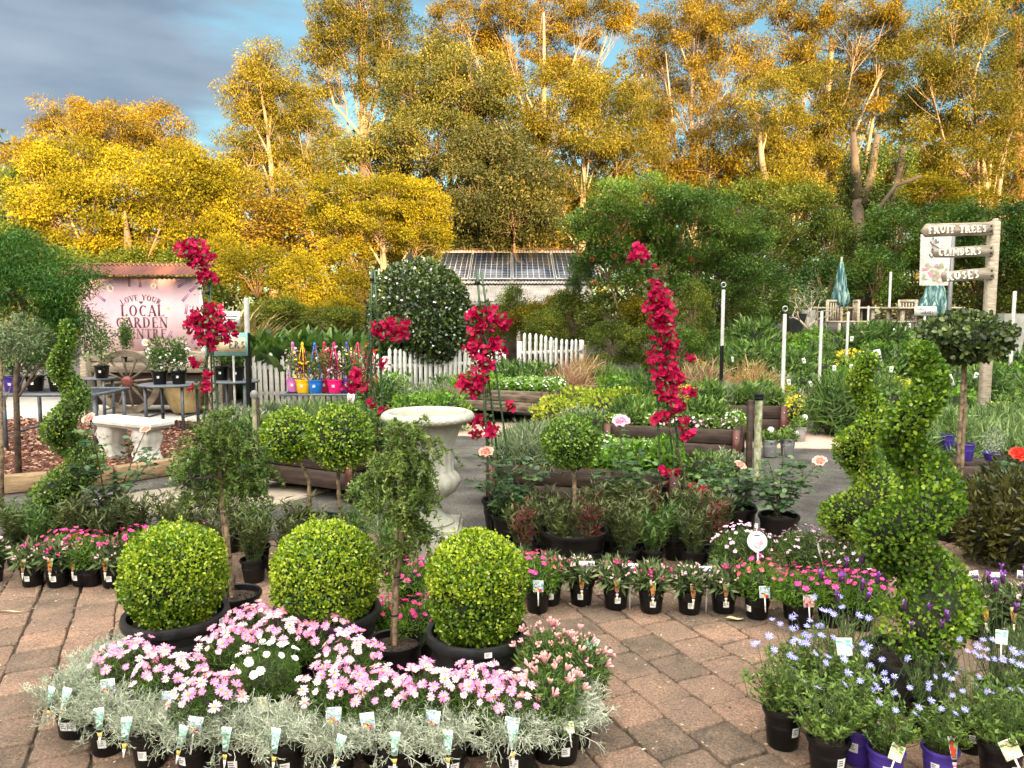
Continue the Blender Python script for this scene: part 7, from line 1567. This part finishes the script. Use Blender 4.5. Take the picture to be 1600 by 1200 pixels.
single += [('dark', 300, 600, 6.9, .75, 'behind the left weeping tree crown'), ('grey', 335, 600, 7.4, .8, 'pale behind the left weeping tree'), ('green', 372, 600, 6.7, .7, 'low beside the capped tube post'), ('leafy', 395, 600, 8.0, .7, 'behind the capped tube post'), ('dark', 575, 600, 6.1, .62, 'between the twin standard and the narrow weeping tree'), ('green', 600, 600, 7.3, .6, 'left behind the urn bowl'),
          ('dark', 1105, 600, 6.6, .8, 'at the right end of the nearest planter bed'), ('grey', 1135, 600, 7.2, .7, 'before the tube post'), ('green', 1128, 600, 9.2, .9, 'between the two right planter beds'), ('lime', 1015, 600, 9.3, .8, 'behind the bed right of the bougainvillea'), ('dark', 930, 600, 8.9, .9, 'left of the bed beyond the single standard'), ('green', 890, 600, 8.6, .8, 'behind the single box standard head'), ('grey', 855, 600, 8.4, .9, 'pale behind the single standard, left one'), ('dark', 820, 600, 8.2, .8, 'behind the nearest right planter bed, left end'),
          ('gold', 975, 600, 9.6, .8, 'between the lime shrubs and the bougainvillea bed'), ('burg', 1060, 600, 10.9, .8, 'behind the bougainvillea column, right'), ('green', 1190, 600, 11.0, 1.0, 'behind the white pole at the bed corner'), ('grey', 450, 600, 9.4, 1.0, 'pale behind the left planter bed, middle'), ('lime', 480, 600, 9.0, .7, 'behind the twin standard heads'), ('dark', 520, 600, 9.6, .9, 'dark before the hanging pots table'), ('green', 560, 600, 9.8, .9, 'below the magenta hanging pot')]
for (k, px, py, Y, sc, wh) in single:
    x = at(px, 600, Y).x; sh(k, x, Y, sc, wh)
# lavender rows at the right edge, on the ground behind the bed
n_ = 0
for j, y in enumerate([7.1, 7.5, 7.9, 8.4, 8.9]):
    for i in range(6):
        x = 3.75 + i * .33 + j * .16 + r.normal() * .02; sh('lav', x, y, r.uniform(.95, 1.15), '%s in the %s row right of the spiral topiaries' % (ORD[i], ORD[j]), 'in the block at the right', .10); n_ += 1
        if j < 2:
            o = pot_mb(.09, .16, .005, .8, .015, 20).build('nursery_pot', m_black if (i + j) % 3 else m_purple, None, smooth='auto') if (i + j) == 0 else None
            if o: PT = o.data
            else: o = link('nursery_pot', PT)
            o.location = (x, y, 0); tag(o, 'nursery pot under the %s lavender of the %s row right of the spirals' % (ORD[i], ORD[j]), 'pot', 'black nursery pots under the lavenders')
# bronze shrub bottom right
for i, (px, Y, sc, lab) in enumerate([(1545, 4.75, 1.0, 'large bronze green shrub at the right edge behind the small pots, left one'), (1600, 4.6, 1.1, 'large bronze green shrub cut by the right edge behind the small pots'), (1585, 5.2, 1.1, 'large bronze green shrub behind two others at the right edge')]):
    b = at(px, 800, Y); mbq = MB()
    if i == 0:
        core(mbq, (0, 0, .26), (.13, .13, .2), 1); mound(mbq, (0, 0, .30), (.22, .22, .27), 2600, 'lance', (.04, .065), 1.3, 311, .35, .8, .8, .7, lump=.1); BR = mbq.build('bronze_shrub', [leafmat('bronze_green', (0.018, 0.024, 0.008), (0.060, 0.066, 0.016), (0.17, 0.16, 0.035), .4, .3, 5, .4, .4), m_core]); o = BR
    else: o = BR.copy(); COL.objects.link(o)
    o.location = (b.x, Y, 0); o.scale = (sc,) * 3; tag(o, lab, 'shrub', 'bronze shrubs at the right edge')

# ---------------------------------------------------------------- the clipped camellia and other big shrubs
Y = 13.9; c = at(655, 485, Y); Rr = 80 * Y / F
t = thing('camellia_bush', (c.x, Y, 0), 0, 'large dark camellia clipped to a dome and dotted with white flowers', 'shrub'); mb = MB(); tube(mb, [(0, 0, 0), (0, 0, c.z)], .07, 8); mb.build('trunk', m_barkd, t)
mb = MB(); zc = c.z * .96; rz = at(655, 400, Y).z - zc; core(mb, (0, 0, zc - .1), (Rr * .9, Rr * .9, rz * .9), 1, 3); mound(mb, (0, 0, zc - .05), (Rr, Rr, rz), 15000, 'wide', (.05, .085), 1.25, 321, .88, .4, .8, .8, lump=.025); mb.build('foliage', [leafmat('camellia_leaf', (0.012, 0.028, 0.008), (0.042, 0.078, 0.015), (0.15, 0.19, 0.04), .32, .2, 3, .6, .4), m_core], t)
mb = MB(); q_ = rnd(5)
for d in rdir(q_, 270):
    if d[1] < .5: bract(mb, np.array([0, 0, zc - .05]) + d * np.array([Rr, Rr, rz]) * 1.01, q_.uniform(.022, .034), q_)
mb.build('blossom', WHITE, t)
def strappy(px, Y, sc, seed, fol, n, Lr, label, z=0, cat='plant', name='strap_leaved_plant', w=.9, rad=.25, up=1.1):
    x = at(px, 600, Y).x; r = rnd(seed); a = r.uniform(0, 6.28, n); P = np.column_stack([np.cos(a) * r.random(n) * rad * .5, np.sin(a) * r.random(n) * rad * .5, np.zeros(n)]); D = np.column_stack([np.cos(a) * r.uniform(.05, .8, n), np.sin(a) * r.uniform(.05, .8, n), np.full(n, up)])
    mb = MB(); N_ = np.column_stack([-np.cos(a), -np.sin(a), np.full(n, .6)]); leafset(mb, P, D, N_, r.uniform(*Lr, n), 'strap', w, r.random(n)); o = mb.build(name, fol); o.location = (x, Y, z + hgt(x, Y)); o.scale = (sc,) * 3; return tag(o, label, cat)
G_FLAX = leafmat('golden_flax', (0.16, 0.13, 0.05), (0.34, 0.26, 0.09), (0.60, 0.47, 0.20), .5, .3, 2, .3, .3)
strappy(352, 14.2, 1, 331, G_FLAX, 240, (1.2, 1.9), 'big golden flax clump right of the garden banner', name='flax', w=.55, rad=.7); strappy(392, 14.6, 1, 332, G_FLAX, 180, (1.1, 1.7), 'second golden flax clump behind the black and white pole', name='flax', w=.55, rad=.6); strappy(320, 14.8, .9, 333, G_FLAX, 180, (1.2, 1.9), 'third golden flax clump behind the banner edge', name='flax', w=.55, rad=.6)
for i, px in enumerate([405, 428, 452, 478, 505, 532, 560, 590]): strappy(px, 13.5 + (i % 2) * .35, 1.2, 340 + i, G_VINE, 130, (.8, 1.2), 'dark strap leaved clump behind the picket fence, %s from the left' % ORD[i], name='clivia', w=1.5, rad=.4, up=.9)['group'] = 'strap leaved clumps behind the fence'
for i, px in enumerate([420, 445, 470, 500, 560]): strappy(px, 11.0, .5, 360 + i, G_GREY, 120, (.5, .8), 'thin grey grass tuft before the low black table, %s from the left' % ORD[i], name='grass_tuft', w=.5, rad=.3)['group'] = 'grey grass tufts before the low table'

# ---------------------------------------------------------------- trees
G_GUM = leafmat('gum_leaf', (0.045, 0.040, 0.006), (0.185, 0.125, 0.012), (0.43, 0.275, 0.024), .75, .3, .55, .1, .40)
G_GUM2 = leafmat('olive_gum_leaf', (0.038, 0.042, 0.008), (0.140, 0.120, 0.014), (0.37, 0.27, 0.028), .75, .3, .5, .1, .40)
G_YEL = leafmat('golden_leaf', (0.050, 0.052, 0.006), (0.185, 0.158, 0.010), (0.43, 0.325, 0.014), .75, .35, .6, .1, .45)
G_OLV = leafmat('olive_leaf', (0.022, 0.030, 0.007), (0.085, 0.088, 0.014), (0.26, 0.215, 0.030), .5, .3, .55, .3, .45)
G_SHR = leafmat('hedge_leaf', (0.022, 0.040, 0.008), (0.085, 0.120, 0.016), (0.27, 0.29, 0.035), .55, .3, 1.2, .2, .4)
G_DKG = leafmat('bottlebrush_leaf', (0.012, 0.035, 0.006), (0.05, 0.115, 0.012), (0.17, 0.26, 0.03), .5, .3, .9, .35, .5)
m_gumb = mat('gum_bark', (0.16, 0.095, 0.055), .8, .3, 2.5, col2=(0.46, 0.32, 0.20), stretch=(1, 1, .3)); m_gumd = mat('rough_bark', (0.13, 0.075, 0.045), .85, .3, 2, col2=(0.28, 0.17, 0.10), stretch=(2, 2, .4))
def tree(label, Y, trunk, r0, blobs, fol, n, barkm=m_gumb, Lr=(.15, .26), kind='lance', w=1.1, clus=.42, drop=.5, ncl=15, seed=1, cat='tree', name='gum_tree', extra=(), dY=0.12):
    n = int(n * 3.8); ncl = int(ncl * 1.6); blobs = [(a_, b_, c_ * 1.12, d_ * 1.12) for a_, b_, c_, d_ in blobs]; clus *= .62; Lr = (Lr[0] * .58, Lr[1] * .60)
    r = rnd(seed); b = at(trunk[0][0], 600, Y); base = Vector((b.x, Y, hgt(b.x, Y))); tp = [base] + [at(px, py, Y) for px, py in trunk[1:]]
    bl = [(px, py, Y + r.uniform(-.6, 1) * 1.1 * rx / F * Y, rx * Y / F, rz * Y / F) for px, py, rx, rz in blobs]
    t = leafy_tree(name, base, tp, r0, bl, label, fol, n, Lr, w, kind, seed, barkm, clus, drop, cat, .38, ncl, .3)
    for (pts, rr) in extra:      # further stems
        mb = MB(); P = [at(px, py, Y + dy) - base for px, py, dy in pts]; P[0].z = min(P[0].z, 0) if pts[0][1] > 400 else P[0].z; tube(mb, P, np.linspace(rr, rr * (.10 if Y > 23 else .45), len(P)), 8); mb.build('stem', barkm, t, smooth=True)
    return t
tree('broad brown gold gum at the far left above the yellow tree', 34, [(150, 480), (160, 380), (170, 300)], .28, [(70, 215, 40, 30), (110, 195, 55, 32), (170, 200, 60, 38), (230, 190, 45, 28), (250, 205, 38, 40), (60, 250, 45, 35), (140, 250, 70, 50), (220, 250, 70, 40), (30, 240, 20, 30), (290, 260, 40, 40)], G_GUM, 15000, seed=401, Lr=(.17, .28))
tree('bright yellow dense tree at the left behind the garden banner', 25, [(190, 470), (200, 380), (195, 330)], .22, [(70, 300, 40, 60), (110, 250, 55, 45), (60, 370, 30, 45), (130, 330, 75, 60), (200, 290, 70, 50), (270, 270, 55, 45), (300, 330, 50, 55), (230, 370, 80, 45), (140, 390, 80, 35), (310, 390, 40, 35), (330, 290, 30, 40)], G_YEL, 21000, m_gumd, seed=402, name='broadleaf_tree', Lr=(.12, .2), kind='wide', w=1.0, drop=.0, ncl=22)
tree('tall open gum left of centre beside the cloud edge', 33, [(430, 480), (428, 300), (415, 180)], .25, [(400, 100, 35, 35), (430, 125, 45, 35), (385, 150, 35, 30), (445, 170, 55, 35), (400, 190, 50, 35), (380, 240, 40, 35), (430, 250, 55, 40), (490, 190, 45, 35), (400, 310, 60, 45), (470, 300, 45, 40), (365, 290, 25, 30), (500, 250, 40, 30)], G_GUM2, 17000, seed=403, Lr=(.17, .28))
tree('tallest straight trunked gum left of centre, its top out of the picture', 36, [(568, 480), (568, 300), (568, 180), (566, 60), (560, -20)], .30, [(560, 10, 60, 35), (520, 45, 45, 35), (610, 50, 45, 35), (560, 80, 65, 35), (500, 90, 35, 28), (620, 95, 40, 30), (590, 125, 45, 28), (530, 125, 40, 28), (640, 130, 20, 20), (560, -30, 60, 40), (505, 160, 25, 18)], G_GUM2, 14000, seed=404, Lr=(.17, .28))
tree('dense olive gold tree at the centre left with an orange trunk', 28, [(705, 470), (705, 330), (702, 240)], .27, [(690, 105, 50, 35), (740, 130, 55, 40), (640, 140, 50, 40), (700, 165, 75, 40), (620, 190, 45, 40), (760, 190, 50, 40), (680, 225, 80, 40), (610, 245, 45, 35), (750, 250, 60, 40), (560, 240, 35, 25), (790, 140, 30, 35), (640, 290, 60, 35)], G_OLV, 22000, m_gumd, seed=405, name='broadleaf_tree', Lr=(.14, .22), kind='wide', w=.8, drop=.2, ncl=20)
tree('airy gum at the upper centre, crown against the blue gap', 40, [(845, 480), (845, 300), (850, 150), (850, 20)], .30, [(720, 30, 50, 35), (780, 20, 55, 35), (850, 10, 55, 40), (920, 30, 50, 40), (700, 75, 40, 28), (800, 70, 55, 35), (880, 75, 55, 35), (960, 20, 35, 30), (850, 120, 60, 35), (900, 130, 45, 35), (750, 90, 50, 30)], G_GUM, 17000, seed=406, Lr=(.2, .32))
tree('spreading gold gum with a pale trunk right of the solar roof', 31, [(905, 480), (910, 350), (912, 240), (918, 180)], .20, [(850, 160, 60, 40), (900, 140, 55, 35), (940, 160, 50, 38), (870, 210, 60, 38), (930, 215, 60, 38), (985, 220, 50, 45), (990, 165, 40, 35), (960, 270, 55, 35), (850, 260, 45, 35), (880, 300, 50, 35), (1000, 300, 45, 35), (940, 330, 60, 30)], G_GUM2, 19000, seed=407)
tree('dark olive tree in front of the centre, standing over the shed roof', 24.5, [(800, 480), (805, 380), (800, 320)], .2, [(780, 240, 50, 45), (820, 280, 50, 40), (750, 300, 55, 45), (800, 330, 60, 40), (840, 350, 40, 40), (740, 360, 50, 35), (790, 380, 60, 25), (730, 240, 35, 35)], leafmat('dusky_olive', (0.020, 0.026, 0.008), (0.07, 0.072, 0.015), (0.22, 0.17, 0.035), .5, .25, .7, .3, .5), 16000, m_gumd, seed=408, name='broadleaf_tree', Lr=(.12, .2), kind='wide', w=.9, drop=.1, ncl=20)
tree('small bright yellow tree with pale forked branches right above the cane tops', 18.5, [(598, 480), (600, 430), (598, 385)], .13, [(540, 300, 55, 25), (600, 300, 65, 28), (655, 315, 45, 30), (520, 345, 40, 25), (590, 345, 70, 25), (660, 365, 50, 25), (545, 395, 45, 20), (640, 400, 45, 18)], G_YEL, 13000, m_gumb, seed=409, name='robinia_tree', Lr=(.08, .13), kind='wide', w=.9, drop=0, clus=.2, ncl=22,
     extra=[([(598, 390, 0), (580, 360, .1), (560, 330, .1), (535, 310, .1)], .055), ([(600, 395, 0), (625, 375, -.1), (650, 355, -.1), (672, 335, -.1)], .055), ([(600, 390, 0), (598, 350, .05), (605, 320, 0)], .06)])
tree('many stemmed pale gum right of centre reaching the top edge', 33, [(1085, 480), (1083, 300), (1080, 170), (1085, 60)], .20, [(1060, 20, 55, 35), (1120, 15, 55, 35), (1020, 60, 35, 35), (1090, 70, 65, 40), (1160, 50, 45, 40), (1000, 110, 30, 30), (1060, 120, 55, 35), (1130, 130, 60, 40), (1010, 160, 40, 30), (1170, 120, 35, 35), (1090, 190, 65, 40), (1150, 210, 60, 40), (1030, 220, 45, 35), (1110, 260, 60, 35), (1060, 280, 50, 25)], G_GUM, 22000, seed=410,
     extra=[([(1105, 470, 0), (1108, 300, .2), (1118, 180, .2), (1128, 80, .2)], .13), ([(1070, 470, 0), (1065, 300, -.2), (1050, 180, -.2), (1040, 80, -.2)], .13), ([(1095, 470, 0), (1095, 250, .3), (1098, 130, .3)], .10), ([(1130, 470, 0), (1150, 300, -.3), (1180, 190, -.3)], .10), ([(1060, 470, 0), (1040, 270, .3), (1000, 180, .3)], .11)])
tree('gold gum between the many stemmed gum and the ivy trunk', 30, [(1215, 480), (1205, 330), (1190, 250), (1185, 180)], .18, [(1210, 160, 50, 40), (1260, 140, 50, 40), (1190, 230, 50, 40), (1250, 220, 60, 45), (1300, 190, 50, 40), (1220, 280, 55, 35), (1290, 270, 50, 40)], G_GUM2, 14000, seed=411, extra=[([(1235, 460, 0), (1240, 330, .3), (1270, 240, .3)], .12)])
tree('tall thin crowned gum behind the ivy trunk', 38, [(1300, 480), (1305, 300), (1290, 180), (1300, 60)], .26, [(1230, 20, 45, 25), (1290, 30, 50, 30), (1240, 90, 45, 30), (1350, 40, 50, 35), (1300, 110, 60, 35), (1380, 100, 50, 35), (1340, 160, 60, 40), (1400, 50, 40, 35)], G_GUM, 13000, seed=412, Lr=(.2, .3), extra=[([(1330, 460, 0), (1345, 300, .3), (1370, 150, .3), (1385, 60, .3)], .16)])
tree('gold gum with two pale leaning stems near the timber sign', 29, [(1552, 480), (1545, 330), (1528, 200), (1510, 80)], .17, [(1480, 30, 50, 40), (1540, 20, 55, 40), (1440, 90, 50, 40), (1500, 110, 60, 40), (1560, 110, 50, 45), (1460, 170, 60, 45), (1530, 190, 60, 45), (1590, 180, 40, 45), (1430, 230, 50, 40), (1500, 260, 60, 40), (1570, 270, 50, 40), (1410, 290, 45, 30)], G_GUM2, 22000, seed=413,
     extra=[([(1558, 470, 0), (1560, 300, .2), (1575, 210, .2), (1592, 130, .2)], .12), ([(1540, 470, 0), (1530, 330, -.2), (1527, 220, -.2), (1523, 120, -.2)], .10)])
tree('rust barked dark tree at the right edge of the picture', 32, [(1592, 480), (1592, 300), (1590, 150), (1590, 30)], .26, [(1600, 30, 45, 40), (1620, 90, 45, 45), (1610, 220, 40, 40), (1615, 320, 40, 40), (1590, -20, 50, 40)], G_OLV, 8000, mat('rust_bark', (0.17, 0.06, 0.025), .85, .3, 3, col2=(0.36, 0.15, 0.06)), seed=414)
# ivy covered pollard
Y = 22; t = tree('lopped dark trunk wrapped in ivy with two sawn limbs', Y, [(1345, 480), (1342, 400), (1340, 300)], .30, [(1343, 360, 30, 40), (1345, 310, 30, 35), (1334, 275, 22, 35), (1350, 400, 28, 40), (1345, 440, 28, 35), (1413, 255, 16, 26), (1366, 260, 14, 28), (1390, 310, 20, 22)], leafmat('ivy', (0.02, 0.045, 0.008), (0.08, 0.13, 0.015), (0.28, 0.30, 0.03), .4, .3, 2, .4, .4), 7000, mat('ivied_bark', (0.045, 0.03, 0.02), .9, .3, 2, col2=(0.12, 0.08, 0.05)), seed=415, name='pollarded_tree', Lr=(.08, .13), kind='wide', w=1.2, drop=.3, clus=.22, ncl=30,
     extra=[([(1340, 310, 0), (1336, 260, 0), (1333, 208, 0)], .17), ([(1345, 320, 0), (1362, 270, 0), (1371, 210, 0)], .17), ([(1345, 400, 0), (1385, 330, .2), (1405, 270, .2), (1412, 228, .2)], .17), ([(1350, 380, 0), (1370, 330, -.3), (1400, 290, -.3), (1440, 275, -.3)], .09)])
# bottlebrush
t = tree('broad dark green bottlebrush tree with scattered red flowers behind the tall bougainvillea', 15.5, [(1040, 520), (1040, 450), (1035, 400)], .16, [(950, 320, 45, 30), (1010, 310, 60, 30), (1080, 320, 55, 35), (1130, 345, 45, 35), (930, 370, 45, 35), (1000, 370, 70, 45), (1080, 380, 70, 45), (1150, 390, 50, 40), (960, 415, 50, 28), (1040, 430, 60, 35), (1120, 430, 60, 35), (910, 350, 22, 22)], G_DKG, 24000, m_gumd, seed=416, name='bottlebrush_tree', Lr=(.07, .12), kind='lance', w=1.6, drop=-.2, clus=.20, ncl=24)
rr_ = rnd(6); mb = MB(); B0 = t.location
for (px, py) in [(925, 405), (940, 425), (905, 395), (960, 400), (1080, 405), (1000, 445), (930, 440), (890, 385)]:
    c = at(px, py, 14.7) - B0; lf_ = rdir(rr_, 60); leafset(mb, np.tile(np.array(tuple(c)), (60, 1)) + lf_ * .02, lf_, rdir(rr_, 60), .032, 'lance', 1, rr_.random(60))
mb.build('blossom', petalmat('bottlebrush', (0.22, 0.02, 0.01), (0.42, 0.07, 0.03)), t)
# understorey shrubs closing the gaps
BU = {}
def bush(kind, px, py, Y, rpx, rz, label, cat='shrub'):
    fol = {'olive': G_SHR, 'yellow': G_YEL, 'dark': G_DKG, 'gum': G_GUM}[kind]
    if kind not in BU:
        r = rnd(len(kind) * 7); t = thing('understorey_shrub', cat=cat); mb = MB(); m = MB(); n = 9000
        kn = 64; d = rdir(r, kn); d[:, 2] = d[:, 2] * 1.0 + .05; q = d * (.45 + .5 * r.random(kn) ** .6)[:, None] * (1, .8, 1); idx = r.integers(0, kn, n)
        P = q[idx] + r.normal(size=(n, 3)) * .12; leafset(mb, P, P + r.normal(size=(n, 3)) * .8, r.normal(size=(n, 3)) * .6 + (0, 0, 1), r.uniform(.06, .10, n), 'wide', .9, (r.random(kn) * .45)[idx] + r.random(n) * .55)
        for k in range(16): tube(m, [(0, 0, -1.0), q[k] * .35 + (0, 0, -.3), q[k] * .9], [.03, .018, .006], 5)
        mb.build('foliage', [fol, m_core], t); m.build('stems', m_gumd, t); BU[kind] = Pool(t)
    c = at(px, py, Y); rx = rpx * Y / F; rzz = rz * Y / F
    return BU[kind].put((c.x, Y, c.z), (px * 7) % 6, label, 'understorey shrubs', (rx, rx, rzz))
for (k, px, py, Y, rx, rz, lab) in [
    ('yellow', 400, 420, 19, 60, 45, 'bright yellow shrub behind the flax, left one'), ('yellow', 470, 440, 18, 55, 50, 'bright yellow shrub left of the dark cane tripod'), ('yellow', 545, 450, 18.2, 45, 40, 'bright yellow shrub under the small forked tree'), ('yellow', 350, 400, 20, 45, 35, 'bright yellow shrub behind the banner stand roof'), ('yellow', 440, 490, 16.8, 60, 30, 'low bright yellow shrub behind the strap leaved clumps'), ('yellow', 530, 490, 17, 55, 28, 'low bright yellow shrub behind the coloured pots'),
    ('olive', 20, 330, 27, 40, 60, 'dark olive shrub at the far left edge'), ('olive', 10, 400, 24, 50, 50, 'dark olive shrub behind the feathery tree'), ('olive', 90, 430, 23, 70, 40, 'olive shrub behind the banner at the left'), ('olive', 300, 440, 24, 70, 45, 'olive shrub behind the banner stand, right one'), ('olive', 200, 440, 24.5, 70, 45, 'olive shrub behind the banner stand, middle one'), ('olive', 430, 500, 16, 60, 30, 'olive shrub over the picket fence left'), ('olive', 520, 510, 15.6, 55, 28, 'olive shrub over the picket fence behind the hanging pots'),
    ('gum', 400, 350, 29, 80, 50, 'brown gold shrub under the open gum'), ('gum', 500, 370, 29, 80, 50, 'brown gold shrub left of the small yellow tree'), ('gum', 620, 350, 31, 90, 60, 'brown gold thicket behind the small yellow tree'), ('gum', 730, 350, 32, 90, 60, 'brown gold thicket behind the dark olive tree'), ('gum', 860, 350, 33, 90, 55, 'brown gold thicket above the shed'), ('gum', 960, 340, 33, 90, 60, 'brown gold thicket left behind the bottlebrush'), ('gum', 1090, 300, 34, 90, 60, 'brown gold thicket behind the many stemmed gum'), ('gum', 300, 330, 33, 80, 60, 'brown gold thicket behind the yellow tree'),
    ('olive', 1160, 340, 24, 60, 50, 'olive shrub right behind the bottlebrush'), ('yellow', 1215, 305, 26, 50, 40, 'yellow olive shrub lit at the top right of the bottlebrush'), ('olive', 1245, 350, 22, 65, 55, 'olive shrub left of the ivy trunk'), ('olive', 1295, 390, 21, 50, 55, 'olive shrub at the foot of the ivy trunk'), ('olive', 1200, 400, 21, 60, 60, 'olive shrub behind the ringed pole'), ('dark', 1190, 460, 17.5, 60, 55, 'dark green shrub left of the pale planters'), ('dark', 1140, 490, 16.5, 55, 45, 'dark green shrub behind the ringed pole foot'), ('olive', 1085, 500, 14.3, 35, 55, 'feathery olive shrub right of the bougainvillea column'),
    ('gum', 1260, 280, 34, 80, 60, 'brown gold thicket left of the sawn limbs'), ('gum', 1420, 300, 33, 80, 60, 'brown gold thicket right of the sawn limbs'), ('gum', 1560, 310, 33, 80, 60, 'brown gold thicket behind the leaning stems'), ('yellow', 1450, 300, 27, 55, 30, 'yellow lit shrub above the timber sign'), ('yellow', 1520, 320, 26, 50, 28, 'yellow lit shrub right above the timber sign'), ('dark', 1400, 370, 20, 60, 50, 'dark hedge shrub left of the café banner'), ('dark', 1475, 365, 20.5, 60, 50, 'dark hedge shrub behind the café banner'), ('dark', 1560, 370, 20, 65, 55, 'dark hedge shrub right behind the timber sign'), ('dark', 1620, 380, 19.5, 50, 60, 'dark hedge shrub at the right edge'),
    ('dark', 1370, 430, 19.5, 45, 45, 'dark hedge shrub at the ivy trunk foot'), ('olive', 1430, 440, 21, 60, 50, 'dark olive shrub behind the closed parasol'), ('olive', 1530, 445, 21, 60, 50, 'olive shrub behind the finger sign post'), ('dark', 1290, 450, 19.8, 45, 50, 'dark shrub behind the left closed parasol'), ('olive', 1600, 450, 20, 60, 50, 'olive shrub behind the pale square planter'),
    ('yellow', 760, 510, 16.2, 32, 30, 'gold green shrub right of the camellia'), ('olive', 850, 520, 15.2, 40, 34, 'olive shrub over the taller pickets'), ('dark', 905, 430, 16.5, 26, 30, 'dark green outlier shrub at the left foot of the bottlebrush'), ('olive', 900, 500, 16.2, 50, 42, 'olive yellow shrub below the solar roof, right'), ('dark', 1060, 545, 13.4, 42, 34, 'dark green shrub filling the gap right of the bougainvillea column'), ('olive', 1010, 545, 13.9, 45, 34, 'olive shrub low left of the bougainvillea column'), ('olive', 960, 540, 14.2, 45, 34, 'olive shrub behind the tawny grass'), ('dark', 1110, 550, 14.2, 40, 34, 'dark shrub behind the ringed pole, low'), ('olive', 960, 500, 15.4, 60, 40, 'olive yellow shrub below the bottlebrush'), ('yellow', 830, 500, 16.0, 40, 32, 'yellow green shrub before the shed, middle'), ('olive', 800, 490, 16.5, 30, 40, 'thin olive shrub before the shed, left'), ('yellow', 1010, 490, 15.0, 45, 40, 'yellow green shrub left of the bougainvillea column'), ('yellow', 880, 480, 17.2, 35, 28, 'gold shrub at the shed corner'), ('olive', 680, 400, 25.5, 60, 30, 'olive shrub left above the shed roof')]:
    bush(k, px, py, Y, rx, rz, lab)
# far wood seen between the trunks
mb = MB(); r = rnd(999); n = 60000; X = r.uniform(-50, 50, n); Z = r.random(n) ** 1.1 * (9.0 + 3.2 * np.clip((X + 14) / 6, 0, 1) + 2.5 * np.sin(X * .35) + 1.5 * np.sin(X * .9 + 2)); Yv = 46 + r.normal(size=n) * 1.6
mb_P = np.column_stack([X, Yv, Z]); leafset(mb, mb_P, r.normal(size=(n, 3)), r.normal(size=(n, 3)) + (0, -.6, .4), r.uniform(.28, .5, n), 'wide', 1.1, r.random(n))
tag(mb.build('distant_wood', leafmat('distant_foliage', (0.03, 0.035, 0.012), (0.11, 0.095, 0.022), (0.27, 0.20, 0.04), .6, .3, .4, .2, .5)), kind='stuff')
# bare branching shrub on the terrace
Y = 14.6; b = at(1262, 515, Y); t = thing('bare_shrub', b, 0, 'pale bare branching shrub trained in front of the planters', 'shrub'); mb = MB(); r = rnd(12)
def br(p, d, l, rad, k):
    if k == 0: return
    q = p + d * l; mid = (p + q) / 2 + r.normal(size=3) * .05 * l; tube(mb, [p, mid, q], [rad, rad * .85, rad * .7], 6)
    for _ in range(2): br(q, unit(d + r.normal(size=3) * .55 + (0, 0, .15)), l * .78, rad * .65, k - 1)
for s in (-1, 0, 1): br(np.zeros(3), unit(np.array([s * .7, 0, .8])), .24, .026, 5)
mb.build('branches', m_palewood, t); mb = MB(); mound(mb, (0, 0, .62), (.35, .3, .25), 300, 'lance', (.04, .06), 1, 7, .3); mb.build('foliage', G_GREY, t)

# ================================================================ the belt of trees behind the viewer, which shades the court
mb = MB(); r = rnd(77)
def Hs(xt): return float(np.interp(xt, [-14, -8, -4, -1, 2, 5, 9, 14, 20], [6.4, 6.3, 6.6, 7.6, 8.6, 9.6, 10.6, 11.2, 11.4]))
tn = math.tan(SUN_AZ); 
for i in range(96):
    x = -14 + i * .62; Hh = .55 + Hs(x + tn * 34) + r.normal() * .35; y = -14 + r.normal() * .8
    core(mb, (x, y, Hh * .46), (1.1, 1.2, Hh * .47), 0, i)
    n = 260; d = rdir(r, n); P = np.array([x, y, Hh * .5]) + d * np.array([1.2, 1.3, Hh * .5]); leafset(mb, P, d + r.normal(size=(n, 3)) * .6, r.normal(size=(n, 3)) + (0, 0, .6), r.uniform(.25, .5, n), 'wide', 1.1, r.random(n), 0)
tag(mb.build('treeline', G_OLV), kind='stuff')

# white name tags scattered through the right hand beds
r = rnd(55)
for i in range(22):
    y = 10.6 + r.random() * 4.4; x = 3.4 + i * .27; mb = MB(); box(mb, (0, 0, 0), (.05, .003, .09)); box(mb, (0, -.0022, .01), (.034, .001, .03), m=1); o = mb.build('name_tag', [m_paper, M_TGREEN]); o.location = (x, y, hgt(x, y) + .56 + r.random() * .08); o.rotation_euler = (R(-12), R(r.uniform(-20, 20)), R(r.uniform(-30, 30)))
    tag(o, 'small white name tag in the right hand nursery beds, %s from the left' % ORD[i], 'tag', 'name tags in the right hand nursery beds')
# drop prototypes that were never placed
for o in [o for o in COL.objects if o.parent is None and o.type in ('EMPTY', 'MESH') and not o.get('label') and not o.get('kind')]:
    for c in list(o.children_recursive): bpy.data.objects.remove(c)
    bpy.data.objects.remove(o)
